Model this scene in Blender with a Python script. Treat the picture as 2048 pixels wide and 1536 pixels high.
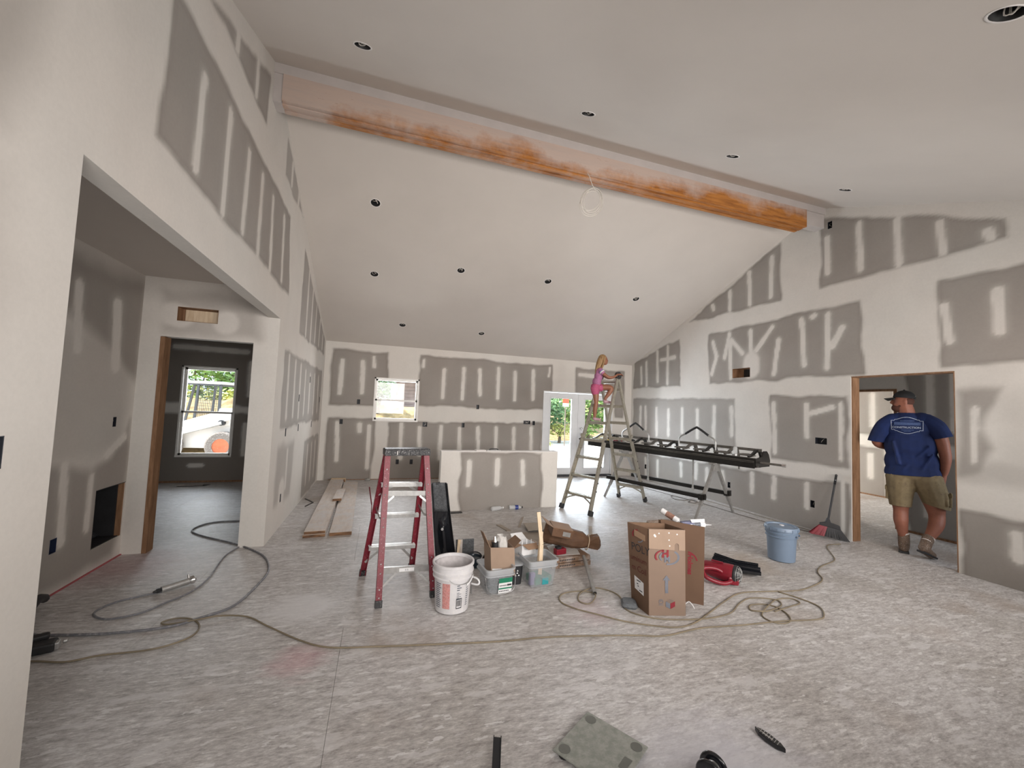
import bpy, bmesh, math, random
import numpy as np
from mathutils import Vector, Matrix

for o in list(bpy.data.objects):
    bpy.data.objects.remove(o, do_unlink=True)
S = bpy.context.scene
COL = S.collection
PI = math.pi
random.seed(7)

# ------------------------------------------------------------------ camera, light, exposure
F_PX, YAW, PITCH, ROLL = 808.2, 0.3129, 0.0573, 0.0405
cd = bpy.data.cameras.new('camera')
cam = bpy.data.objects.new('camera', cd)
COL.objects.link(cam)
_f = Vector((math.sin(YAW) * math.cos(PITCH), math.cos(YAW) * math.cos(PITCH), math.sin(PITCH)))
_r = Vector((math.cos(YAW), -math.sin(YAW), 0))
_u = _r.cross(_f)
_r2 = _r * math.cos(ROLL) + _u * math.sin(ROLL)
_u2 = -_r * math.sin(ROLL) + _u * math.cos(ROLL)
m = Matrix((_r2, _u2, -_f)).transposed().to_4x4()
m.translation = Vector((1.0847, 0.0, 1.5716))
cam.matrix_world = m
cd.sensor_fit = 'HORIZONTAL'
cd.sensor_width = 36
cd.lens = F_PX / 2048 * 36
cd.clip_start = 0.02
S.camera = cam

S.view_settings.view_transform = 'Standard'
S.view_settings.look = 'None'
S.view_settings.gamma = 1
S.view_settings.use_curve_mapping = False
S.view_settings.exposure = 0.27

w = bpy.data.worlds.new('world')
S.world = w
w.use_nodes = True
bg = w.node_tree.nodes['Background']
bg.inputs['Color'].default_value = (0.72, 0.86, 1.0, 1)
bg.inputs['Strength'].default_value = 2.4


def lamp(name, kind, loc, direction, energy, color=(1, 1, 1), **kw):
    l = bpy.data.lights.new(name, kind)
    l.energy = energy
    l.color = color
    for k, v in kw.items():
        setattr(l, k, v)
    o = bpy.data.objects.new(name, l)
    COL.objects.link(o)
    o.location = loc
    o.rotation_euler = Vector(direction).to_track_quat('-Z', 'Y').to_euler()
    return o


lamp('sun', 'SUN', (-10, 10, 20), (0.72, -0.12, -0.9), 9.0, (1.0, 0.96, 0.88), angle=0.01)
# added fill lights behind the camera, entry, hall and side room; daylight at visible openings
for wx, we in ((1.3, 34), (3.6, 44), (5.8, 44)):
    lamp('front_fill_light', 'AREA', (wx, -0.4, 1.75), (0, 1, 0.04), we * 1.12, (1.0, 0.95, 0.92), shape='RECTANGLE', size=1.5, size_y=1.3, spread=1.9)  # added fill from behind the camera, no front window is built
lamp('back_door_daylight', 'AREA', (5.62, 8.95, 1.2), (-0.05, -1, -0.25), 200, (0.80, 0.90, 1.0), shape='RECTANGLE', size=1.5, size_y=1.8)
lamp('far_room_daylight', 'AREA', (-1.9, 8.95, 1.3), (0, -1, -0.15), 22, (0.92, 0.96, 1.0), shape='RECTANGLE', size=0.8, size_y=1.5)
lamp('kitchen_window_daylight', 'AREA', (1.4, 8.95, 1.65), (0, -1, -0.25), 36, (0.95, 0.97, 1.0), shape='RECTANGLE', size=0.8, size_y=0.8)
lamp('entry_fill_light', 'AREA', (-0.75, -0.4, 1.3), (0, 1, 0), 3, (0.93, 0.96, 1.0), shape='RECTANGLE', size=0.7, size_y=1.8)  # added fill for the nook, no opening stands here
lamp('hall_fill_light', 'AREA', (7.8, 1.56, 1.4), (0.1, 1, 0), 9, (0.97, 0.97, 1.0), shape='RECTANGLE', size=0.8, size_y=1.2)  # added fill to brighten the hall, its unseen opening cut to suit
lamp('side_room_fill_light', 'AREA', (9.6, 8.6, 1.4), (0, -1, -0.1), 130, (1.0, 0.97, 0.92), shape='RECTANGLE', size=1.2, size_y=1.3)  # added fill to brighten the side room, set before an unseen window


# ------------------------------------------------------------------ materials
def new_mat(name):
    mt = bpy.data.materials.new(name)
    mt.use_nodes = True
    nt = mt.node_tree
    return mt, nt, nt.nodes['Principled BSDF']


def N(nt, typ, **kw):
    n = nt.nodes.new(typ)
    for k, v in kw.items():
        if k in n.inputs:
            n.inputs[k].default_value = v
        else:
            setattr(n, k, v)
    return n


def ramp(nt, fac, stops):
    r = nt.nodes.new('ShaderNodeValToRGB')
    e = r.color_ramp.elements
    while len(e) > 1:
        e.remove(e[-1])
    e[0].position = stops[0][0]
    e[0].color = (*stops[0][1], 1)
    for p_, c in stops[1:]:
        x = e.new(p_)
        x.color = (*c, 1)
    nt.links.new(fac, r.inputs['Fac'])
    return r.outputs['Color']


def mix(nt, fac, a, b, mode='MIX'):
    x = nt.nodes.new('ShaderNodeMix')
    x.data_type = 'RGBA'
    x.blend_type = mode
    for key, v in ((0, fac), (6, a), (7, b)):
        if isinstance(v, (int, float)):
            x.inputs[key].default_value = v
        elif isinstance(v, (tuple, list)):
            x.inputs[key].default_value = (*v[:3], 1)
        else:
            nt.links.new(v, x.inputs[key])
    return x.outputs[2]


def noise(nt, vec, scale, detail=3, rough=0.5):
    n = N(nt, 'ShaderNodeTexNoise')
    n.inputs['Scale'].default_value = scale
    n.inputs['Detail'].default_value = detail
    n.inputs['Roughness'].default_value = rough
    if vec is not None:
        nt.links.new(vec, n.inputs['Vector'])
    return n.outputs['Fac']


def bump(nt, p, h, strength=0.2, dist=0.01):
    b = N(nt, 'ShaderNodeBump')
    b.inputs['Strength'].default_value = strength
    b.inputs['Distance'].default_value = dist
    nt.links.new(h, b.inputs['Height'])
    nt.links.new(b.outputs[0], p.inputs['Normal'])


def mat(name, col, rough=0.6, metal=0.0, var=0.12, scale=12, dust=0.0, dustcol=(0.62, 0.6, 0.58), bmp=0.0, coat=0.0):
    """colour with a little noise variation, optional plaster dust specks"""
    mt, nt, p = new_mat(name)
    g = N(nt, 'ShaderNodeNewGeometry')
    n = noise(nt, g.outputs['Position'], scale, 4, 0.6)
    d = tuple(max(0, c * (1 - var)) for c in col)
    l = tuple(min(1, c * (1 + var)) for c in col)
    c = ramp(nt, n, [(0.3, d), (0.7, l)])
    if dust > 0:
        n2 = noise(nt, g.outputs['Position'], scale * 3.1, 5, 0.7)
        f = ramp(nt, n2, [(0.62 - dust * 0.25, (0, 0, 0)), (0.75, (1, 1, 1))])
        c = mix(nt, f, c, dustcol)
    nt.links.new(c, p.inputs['Base Color'])
    p.inputs['Roughness'].default_value = rough
    p.inputs['Metallic'].default_value = metal
    if coat:
        p.inputs['Coat Weight'].default_value = coat
    if bmp:
        bump(nt, p, n, bmp, 0.005)
    return mt


def wood_mat(name, dark, light, scale=3.0, axis='Y', rough=0.7, dirt=None):
    mt, nt, p = new_mat(name)
    g = N(nt, 'ShaderNodeNewGeometry')
    mp = N(nt, 'ShaderNodeMapping')
    s = {'X': (0.15, 1, 1), 'Y': (1, 0.15, 1), 'Z': (1, 1, 0.15)}[axis]
    mp.inputs['Scale'].default_value = tuple(k * scale * 6 for k in s)
    nt.links.new(g.outputs['Position'], mp.inputs['Vector'])
    n = noise(nt, mp.outputs[0], 1.5, 6, 0.65)
    c = ramp(nt, n, [(0.3, dark), (0.7, light)])
    if dirt:
        n2 = noise(nt, g.outputs['Position'], 7, 5, 0.7)
        f = ramp(nt, n2, [(0.45, (0, 0, 0)), (0.62, (1, 1, 1))])
        c = mix(nt, f, c, dirt)
    nt.links.new(c, p.inputs['Base Color'])
    p.inputs['Roughness'].default_value = rough
    bump(nt, p, n, 0.15, 0.002)
    return mt


MAT = {}
# taped wall: joint compound and bare paper come from the painted point colours
mt, nt, p = new_mat('taped drywall')
at = N(nt, 'ShaderNodeAttribute', attribute_name='Col')
g = N(nt, 'ShaderNodeNewGeometry')
n1 = noise(nt, g.outputs['Position'], 3.0, 5, 0.6)
n2 = noise(nt, g.outputs['Position'], 45, 4, 0.7)
c = mix(nt, 1.0, at.outputs['Color'], ramp(nt, n1, [(0.3, (0.94, 0.94, 0.94)), (0.7, (1, 1, 1))]), 'MULTIPLY')
c = mix(nt, 0.6, c, ramp(nt, n2, [(0.35, (0.93, 0.93, 0.93)), (0.65, (1, 1, 1))]), 'MULTIPLY')
nt.links.new(c, p.inputs['Base Color'])
p.inputs['Roughness'].default_value = 0.82
bump(nt, p, n2, 0.05, 0.002)
MAT['wall'] = mt
MAT['ceil'] = mat('ceiling drywall mud', (0.60, 0.553, 0.505), 0.85, var=0.03, scale=1.2)
MAT['mud'] = mat('joint compound', (0.76, 0.73, 0.70), 0.85, var=0.04, scale=6)
MAT['paper_back'] = mat('bare drywall', (0.38, 0.36, 0.34), 0.9, var=0.05)

# floor sheets
mt, nt, p = new_mat('dusty subfloor')
g = N(nt, 'ShaderNodeNewGeometry')
P_ = g.outputs['Position']
mp = N(nt, 'ShaderNodeMapping')
mp.inputs['Rotation'].default_value = (0, 0, 0.22)
mp.inputs['Scale'].default_value = (0.42, 1.25, 1)
nt.links.new(P_, mp.inputs['Vector'])
big = noise(nt, P_, 0.8, 4, 0.6)
wob = noise(nt, P_, 2.2, 2, 0.5)
streak = noise(nt, mp.outputs[0], 24, 9, 0.80)
splat = noise(nt, mp.outputs[0], 7, 5, 0.62)
splat2 = noise(nt, mp.outputs[0], 17, 4, 0.6)
grain = noise(nt, mp.outputs[0], 75, 4, 0.7)
c = ramp(nt, big, [(0.3, (0.44, 0.42, 0.395)), (0.5, (0.54, 0.525, 0.51)), (0.7, (0.62, 0.61, 0.60))])
c = mix(nt, 0.9, c, ramp(nt, streak, [(0.34, (0.42, 0.39, 0.38)), (0.47, (0.82, 0.80, 0.80)), (0.56, (1.02, 1.02, 1.02)), (0.68, (1.5, 1.5, 1.5))]), 'MULTIPLY')
c = mix(nt, 0.6, c, ramp(nt, grain, [(0.35, (0.72, 0.71, 0.71)), (0.65, (1.28, 1.28, 1.28))]), 'MULTIPLY')
c = mix(nt, ramp(nt, splat, [(0.575, (0, 0, 0)), (0.60, (0.5, 0.5, 0.5)), (0.70, (0.6, 0.6, 0.6))]), c, (0.66, 0.645, 0.64))
c = mix(nt, ramp(nt, splat2, [(0.615, (0, 0, 0)), (0.635, (0.7, 0.7, 0.7))]), c, (0.72, 0.71, 0.70))
# worn brown and chalk red places
br = noise(nt, P_, 1.1, 3, 0.5)
c = mix(nt, ramp(nt, br, [(0.58, (0, 0, 0)), (0.72, (0.5, 0.5, 0.5))]), c, (0.30, 0.225, 0.165))
def spot(x, y, r0, r1, colr, amt, c):
    d = N(nt, 'ShaderNodeVectorMath', operation='DISTANCE')
    nt.links.new(P_, d.inputs[0])
    d.inputs[1].default_value = (x, y, 0)
    a = N(nt, 'ShaderNodeMath', operation='MULTIPLY_ADD')
    nt.links.new(splat, a.inputs[0]); a.inputs[1].default_value = 0.5
    nt.links.new(d.outputs['Value'], a.inputs[2])
    f = N(nt, 'ShaderNodeMapRange')
    f.inputs['From Min'].default_value = r0 + 0.25; f.inputs['From Max'].default_value = r1 + 0.25
    f.inputs['To Min'].default_value = amt; f.inputs['To Max'].default_value = 0
    nt.links.new(a.outputs[0], f.inputs['Value'])
    return mix(nt, f.outputs[0], c, colr)
c = spot(0.62, 3.45, 0.14, 0.30, (0.68, 0.67, 0.67), 0.75, c)      # pool of dried mud by the red ladder
c = spot(2.62, 1.40, 0.12, 0.55, (0.66, 0.66, 0.72), 0.8, c)        # scraped pale sheet corner by the scale
c = spot(4.3, 3.9, 0.1, 0.9, (0.34, 0.25, 0.17), 0.5, c)
c = spot(2.9, 4.4, 0.1, 0.6, (0.34, 0.25, 0.18), 0.4, c)
c = spot(5.0, 3.4, 0.05, 0.5, (0.36, 0.27, 0.18), 0.45, c)
c = spot(-1.1, 4.6, 0.05, 0.6, (0.45, 0.16, 0.18), 0.35, c)
c = spot(0.72, 2.78, 0.02, 0.22, (0.55, 0.22, 0.25), 0.35, c)
c = spot(2.75, 2.9, 0.05, 0.25, (0.50, 0.36, 0.38), 0.4, c)
nt.links.new(c, p.inputs['Base Color'])
rr = ramp(nt, streak, [(0.3, (0.42, 0.42, 0.42)), (0.7, (0.62, 0.62, 0.62))])
nt.links.new(rr, p.inputs['Roughness'])
bump(nt, p, streak, 0.25, 0.004)
MAT['floor'] = mt

# ridge beam: orange lumber smeared with mud, more on the upper left
mt, nt, p = new_mat('stained beam smeared with mud')
g = N(nt, 'ShaderNodeNewGeometry')
P_ = g.outputs['Position']
mp = N(nt, 'ShaderNodeMapping'); mp.inputs['Scale'].default_value = (1.5, 10, 22)
nt.links.new(P_, mp.inputs['Vector'])
gr = noise(nt, mp.outputs[0], 1.6, 6, 0.7)
c = ramp(nt, gr, [(0.28, (0.13, 0.042, 0.010)), (0.5, (0.36, 0.135, 0.026)), (0.72, (0.50, 0.21, 0.045))])
sx = N(nt, 'ShaderNodeSeparateXYZ'); nt.links.new(P_, sx.inputs[0])
sm = noise(nt, P_, 1.7, 5, 0.65)
a = N(nt, 'ShaderNodeMath', operation='MULTIPLY_ADD')      # height on the beam face
nt.links.new(sx.outputs['Z'], a.inputs[0]); a.inputs[1].default_value = 1.5; a.inputs[2].default_value = -1.5 * 4.40
b = N(nt, 'ShaderNodeMath', operation='MULTIPLY_ADD')      # along the beam
nt.links.new(sx.outputs['X'], b.inputs[0]); b.inputs[1].default_value = -0.052; b.inputs[2].default_value = 0.25
c2 = N(nt, 'ShaderNodeMath', operation='ADD'); nt.links.new(a.outputs[0], c2.inputs[0]); nt.links.new(b.outputs[0], c2.inputs[1])
c3 = N(nt, 'ShaderNodeMath', operation='ADD'); nt.links.new(c2.outputs[0], c3.inputs[0]); nt.links.new(sm, c3.inputs[1])
f = ramp(nt, c3.outputs[0], [(0.40, (0, 0, 0)), (0.68, (0.85, 0.85, 0.85))])
c = mix(nt, f, c, (0.50, 0.42, 0.375))
mk = noise(nt, mp.outputs[0], 3.2, 4, 0.8)
c = mix(nt, ramp(nt, mk, [(0.66, (0, 0, 0)), (0.72, (0.8, 0.8, 0.8))]), c, (0.12, 0.07, 0.04))
nt.links.new(c, p.inputs['Base Color'])
p.inputs['Roughness'].default_value = 0.62
MAT['beam'] = mt

MAT['stud'] = wood_mat('framing lumber', (0.17, 0.085, 0.04), (0.33, 0.185, 0.10), 3, 'Z', dirt=None)
MAT['board'] = wood_mat('dusty pine board', (0.50, 0.42, 0.36), (0.66, 0.59, 0.53), 3, 'Y', dirt=(0.58, 0.55, 0.53))
MAT['board_end'] = wood_mat('dark sawn board end', (0.06, 0.03, 0.015), (0.36, 0.19, 0.09), 6, 'X')
MAT['pine'] = wood_mat('pale pine', (0.60, 0.44, 0.28), (0.80, 0.66, 0.48), 4, 'Z')
MAT['red_plastic'] = mat('red plastic', (0.22, 0.012, 0.024), 0.32, var=.1, scale=20)
MAT['black_box'] = mat('dark electrical box', (0.012, 0.014, 0.02), 0.5)
MAT['blue_box'] = mat('blue plastic box', (0.02, 0.03, 0.07), 0.5)
MAT['dark'] = mat('dark cavity', (0.02, 0.018, 0.016), 0.8)
MAT['vinyl'] = mat('white vinyl', (0.82, 0.80, 0.76), 0.4, var=0.03)
MAT['door_white'] = mat('primed white door', (0.78, 0.79, 0.80), 0.45, var=0.02)
MAT['chrome'] = mat('bright metal', (0.8, 0.8, 0.8), 0.22, 1.0, var=0.03)
MAT['black_gloss'] = mat('glossy black plastic', (0.012, 0.013, 0.016), 0.18, var=0.1, coat=0.4)
MAT['black_matt'] = mat('black plastic', (0.02, 0.02, 0.022), 0.55, var=0.2)
MAT['threshold'] = mat('dark threshold', (0.05, 0.05, 0.055), 0.5)

mt, nt, p = new_mat('window glass')
for n in list(nt.nodes):
    if n.type == 'BSDF_PRINCIPLED': nt.nodes.remove(n)
tr = N(nt, 'ShaderNodeBsdfTransparent'); gl = N(nt, 'ShaderNodeBsdfGlossy'); gl.inputs['Roughness'].default_value = 0.02
fr = N(nt, 'ShaderNodeFresnel'); fr.inputs['IOR'].default_value = 1.35
mx = N(nt, 'ShaderNodeMixShader')
nt.links.new(fr.outputs[0], mx.inputs[0]); nt.links.new(tr.outputs[0], mx.inputs[1]); nt.links.new(gl.outputs[0], mx.inputs[2])
nt.links.new(mx.outputs[0], nt.nodes['Material Output'].inputs['Surface'])
MAT['glass'] = mt


# ------------------------------------------------------------------ mesh helpers
class MB:
    """collects simple solids in one bmesh"""
    def __init__(s):
        s.b = bmesh.new()

    def add(s, verts, faces):
        vs = [s.b.verts.new(v) for v in verts]
        for f in faces:
            try:
                s.b.faces.new([vs[i] for i in f])
            except ValueError:
                pass
        return vs

    def box(s, c, size, rz=0.0, rot=None, taper=1.0):
        c = Vector(c); hx, hy, hz = (k / 2 for k in size)
        R = rot if rot is not None else Matrix.Rotation(rz, 3, 'Z')
        vs = []
        for z, t in ((-hz, 1.0), (hz, taper)):
            for x, y in ((-hx, -hy), (hx, -hy), (hx, hy), (-hx, hy)):
                vs.append(c + R @ Vector((x * t, y * t, z)))
        s.add(vs, [(3, 2, 1, 0), (4, 5, 6, 7), (0, 1, 5, 4), (1, 2, 6, 5), (2, 3, 7, 6), (3, 0, 4, 7)])
        return s

    def b6(s, x0, x1, y0, y1, z0, z1):
        return s.box(((x0 + x1) / 2, (y0 + y1) / 2, (z0 + z1) / 2), (x1 - x0, y1 - y0, z1 - z0))

    def bar(s, p0, p1, wdt, dep, up=(0, 0, 1), w1=None, d1=None):
        """rectangular bar between two points; wdt across, dep along 'up'"""
        p0, p1 = Vector(p0), Vector(p1)
        d = (p1 - p0).normalized(); upv = Vector(up)
        x = d.cross(upv)
        if x.length < 1e-4: x = d.cross(Vector((1, 0, 0)))
        x.normalize(); y = x.cross(d).normalized()
        w1 = w1 or wdt; d1 = d1 or dep
        vs = []
        for q, a, b_ in ((p0, wdt / 2, dep / 2), (p1, w1 / 2, d1 / 2)):
            for i, j in ((-1, -1), (1, -1), (1, 1), (-1, 1)):
                vs.append(q + x * a * i + y * b_ * j)
        s.add(vs, [(3, 2, 1, 0), (4, 5, 6, 7), (0, 1, 5, 4), (1, 2, 6, 5), (2, 3, 7, 6), (3, 0, 4, 7)])
        return s

    def channel(s, p0, p1, wdt, dep, up, t=0.004):
        """C channel: web plus two flanges (flanges open towards +up)"""
        p0, p1 = Vector(p0), Vector(p1)
        d = (p1 - p0).normalized(); x = d.cross(Vector(up)).normalized(); y = x.cross(d).normalized()
        s.bar(p0, p1, wdt, t, y)
        for k in (-1, 1):
            o = x * k * (wdt - t) / 2 + y * (dep / 2)
            s.bar(p0 + o, p1 + o, t, dep, y)
        return s

    def cyl(s, p0, p1, r0, r1=None, seg=16, caps=True):
        return s.tube([p0, p1], r0, seg, caps, radii=[r0, r1 if r1 is not None else r0])

    def tube(s, pts, r, seg=8, caps=True, radii=None, closed=False):
        pts = [Vector(q) for q in pts]; n = len(pts)
        rings = []; prev = None
        for i in range(n):
            if closed: t = pts[(i + 1) % n] - pts[i - 1]
            else: t = pts[min(i + 1, n - 1)] - pts[max(i - 1, 0)]
            if t.length < 1e-9: t = Vector((0, 0, 1))
            t.normalize()
            if prev is None:
                a = t.orthogonal().normalized()
            else:
                a = (prev - t * prev.dot(t))
                a = a.normalized() if a.length > 1e-6 else t.orthogonal().normalized()
            prev = a; b_ = t.cross(a)
            rr = radii[i] if radii else r
            rings.append([s.b.verts.new(pts[i] + (a * math.cos(2 * PI * k / seg) + b_ * math.sin(2 * PI * k / seg)) * rr) for k in range(seg)])
        m_ = n if closed else n - 1
        for i in range(m_):
            A, B = rings[i], rings[(i + 1) % n]
            for k in range(seg):
                s.b.faces.new((A[k], A[(k + 1) % seg], B[(k + 1) % seg], B[k]))
        if caps and not closed:
            s.b.faces.new(list(reversed(rings[0]))); s.b.faces.new(rings[-1])
        return s

    def lathe(s, prof, c=(0, 0, 0), seg=32, rot=None, close=False):
        """profile of (r, z) turned round the local Z axis"""
        c = Vector(c); rings = []
        for r, z in prof:
            if r < 1e-6:
                v = Vector((0, 0, z)); v = rot @ v if rot is not None else v
                rings.append([s.b.verts.new(c + v)])
            else:
                ring = []
                for k in range(seg):
                    v = Vector((r * math.cos(2 * PI * k / seg), r * math.sin(2 * PI * k / seg), z))
                    v = rot @ v if rot is not None else v
                    ring.append(s.b.verts.new(c + v))
                rings.append(ring)
        for A, B in zip(rings, rings[1:]):
            if len(A) == 1 and len(B) == 1: continue
            for k in range(seg):
                k2 = (k + 1) % seg
                if len(A) == 1: s.b.faces.new((A[0], B[k2], B[k]))
                elif len(B) == 1: s.b.faces.new((A[k], A[k2], B[0]))
                else: s.b.faces.new((A[k], A[k2], B[k2], B[k]))
        return s

    def prism(s, poly, o, ux, uy, n, t):
        """flat polygon (2d points) laid on plane o + x*ux + y*uy and thickened t along n"""
        o, ux, uy, n = Vector(o), Vector(ux), Vector(uy), Vector(n)
        a = [s.b.verts.new(o + ux * x + uy * y) for x, y in poly]
        b_ = [s.b.verts.new(o + ux * x + uy * y + n * t) for x, y in poly]
        k = len(poly)
        fs = [s.b.faces.new(list(reversed(a))), s.b.faces.new(b_)]
        for i in range(k):
            s.b.faces.new((a[i], a[(i + 1) % k], b_[(i + 1) % k], b_[i]))
        return s

    def sheet(s, grid, t=0.0):
        """surface from a 2d list of points, thickened t along its normals"""
        R, Cc = len(grid), len(grid[0])
        P = [[Vector(q) for q in row] for row in grid]
        def nrm(i, j):
            a = P[min(i + 1, R - 1)][j] - P[max(i - 1, 0)][j]
            b_ = P[i][min(j + 1, Cc - 1)] - P[i][max(j - 1, 0)]
            v = a.cross(b_)
            return v.normalized() if v.length > 1e-9 else Vector((0, 0, 1))
        A = [[s.b.verts.new(P[i][j]) for j in range(Cc)] for i in range(R)]
        for i in range(R - 1):
            for j in range(Cc - 1):
                s.b.faces.new((A[i][j], A[i + 1][j], A[i + 1][j + 1], A[i][j + 1]))
        if t:
            B = [[s.b.verts.new(P[i][j] - nrm(i, j) * t) for j in range(Cc)] for i in range(R)]
            for i in range(R - 1):
                for j in range(Cc - 1):
                    s.b.faces.new((B[i][j], B[i][j + 1], B[i + 1][j + 1], B[i + 1][j]))
            for i in range(R - 1):
                s.b.faces.new((A[i][0], B[i][0], B[i + 1][0], A[i + 1][0]))
                s.b.faces.new((A[i][-1], A[i + 1][-1], B[i + 1][-1], B[i][-1]))
            for j in range(Cc - 1):
                s.b.faces.new((A[0][j], A[0][j + 1], B[0][j + 1], B[0][j]))
                s.b.faces.new((A[-1][j], B[-1][j], B[-1][j + 1], A[-1][j + 1]))
        return s

    def ball(s, c, r, seg=16, rings=10, sc=(1, 1, 1), rot=None):
        prof = [(math.sin(PI * i / rings), -math.cos(PI * i / rings)) for i in range(rings + 1)]
        prof[0] = (0, -1); prof[-1] = (0, 1)
        start = len(s.b.verts)
        R = rot if rot is not None else Matrix.Identity(3)
        M_ = R @ Matrix.Diagonal(Vector(sc)) * r
        return s.lathe(prof, c, seg, M_)


def link(name, me, material, parent=None, kind=None, smooth=False):
    o = bpy.data.objects.new(name, me)
    COL.objects.link(o)
    if parent is not None:
        o.parent = parent
    if material is not None and not me.materials:
        me.materials.append(material)
    if smooth:
        me.polygons.foreach_set('use_smooth', [True] * len(me.polygons))
    if kind:
        o['kind'] = kind
    return o


def root_matrix(o):
    m_ = Matrix.Identity(4)
    while o is not None:
        m_ = o.matrix_basis @ m_
        o = o.parent
    return m_


def part(name, mb, material, parent=None, world=True, smooth=False, kind=None, bevel=0.0, label=None):
    """link the MB as ONE object; world coordinates are turned into the parent's frame"""
    bmesh.ops.recalc_face_normals(mb.b, faces=mb.b.faces)
    if world and parent is not None:
        mb.b.transform(root_matrix(parent).inverted())
    me = bpy.data.meshes.new(name)
    mb.b.to_mesh(me); mb.b.free()
    if smooth == 'auto':
        o = link(name, me, material, parent, kind, True)
        md = o.modifiers.new('split', 'EDGE_SPLIT'); md.split_angle = 0.7
    else:
        o = link(name, me, material, parent, kind, bool(smooth))
    if bevel:
        md = o.modifiers.new('bevel', 'BEVEL'); md.width = bevel; md.segments = 2; md.limit_method = 'ANGLE'
    if label: o['label'] = label
    return o


def thing(name, label, cat, loc=(0, 0, 0), rz=0.0, group=None):
    o = bpy.data.objects.new(name, None)
    o.empty_display_size = 0.1
    COL.objects.link(o)
    o.location = loc; o.rotation_euler = (0, 0, rz)
    o['label'] = label; o['category'] = cat
    if group: o['group'] = group
    return o


def tag(o, label, cat, group=None, kind=None):
    o['label'] = label; o['category'] = cat
    if group: o['group'] = group
    if kind: o['kind'] = kind
    return o


def copy_thing(r, loc=None, rz=None, label=None, group=None):
    c_ = r.copy(); COL.objects.link(c_)
    if loc is not None: c_.location = loc
    if rz is not None: c_.rotation_euler = (0, 0, rz)
    if label: c_['label'] = label
    if group: c_['group'] = group
    def rec(src, dst):
        for ch in [x for x in bpy.data.objects if x.parent == src]:
            d_ = ch.copy(); COL.objects.link(d_); d_.parent = dst
            rec(ch, d_)
    rec(r, c_)
    return c_


def spline(pts, per=8, closed=False):
    """Catmull-Rom through the points"""
    P = [Vector(q) for q in pts]; n = len(P); out = []
    rng = range(n if closed else n - 1)
    for i in rng:
        p0 = P[(i - 1) % n] if closed or i > 0 else P[0]
        p1, p2 = P[i], P[(i + 1) % n]
        p3 = P[(i + 2) % n] if closed or i + 2 < n else P[-1]
        for k in range(per):
            t = k / per
            out.append(0.5 * ((2 * p1) + (p2 - p0) * t + (2 * p0 - 5 * p1 + 4 * p2 - p3) * t * t + (3 * p1 - p0 - 3 * p2 + p3) * t ** 3))
    if not closed: out.append(P[-1])
    return out


# ------------------------------------------------------------------ painted drywall
rng = np.random.RandomState(5)
_NG = rng.rand(256, 256)


def vnoise(x, y, f):
    x = np.asarray(x) * f + 100.0; y = np.asarray(y) * f + 57.0
    xi = np.floor(x).astype(int); yi = np.floor(y).astype(int)
    fx = x - xi; fy = y - yi
    fx = fx * fx * (3 - 2 * fx); fy = fy * fy * (3 - 2 * fy)
    g_ = lambda a, b_: _NG[a % 256, b_ % 256]
    return (g_(xi, yi) * (1 - fx) + g_(xi + 1, yi) * fx) * (1 - fy) + (g_(xi, yi + 1) * (1 - fx) + g_(xi + 1, yi + 1) * fx) * fy


def fbm(x, y, f):
    return (vnoise(x, y, f) + 0.5 * vnoise(x, y, f * 2.1) + 0.25 * vnoise(x, y, f * 4.3)) / 1.75


def sd_poly(u, v, poly):
    """signed distance, negative inside"""
    d = np.full(u.shape, 1e9); ins = np.zeros(u.shape, bool)
    n = len(poly)
    for i in range(n):
        x0, y0 = poly[i]; x1, y1 = poly[(i + 1) % n]
        ex, ey = x1 - x0, y1 - y0
        t = np.clip(((u - x0) * ex + (v - y0) * ey) / (ex * ex + ey * ey + 1e-12), 0, 1)
        d = np.minimum(d, np.hypot(u - x0 - t * ex, v - y0 - t * ey))
        cond = ((y0 > v) != (y1 > v))
        with np.errstate(divide='ignore', invalid='ignore'):
            xc = (x1 - x0) * (v - y0) / (y1 - y0 + 1e-12) + x0
        ins ^= cond & (u < xc)
    return np.where(ins, -d, d)


def sstep(a, b_, x):
    t = np.clip((x - a) / (b_ - a), 0, 1)
    return t * t * (3 - 2 * t)


MUD = np.array((0.70, 0.668, 0.62))
PAPER = np.array((0.29, 0.262, 0.235))


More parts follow.
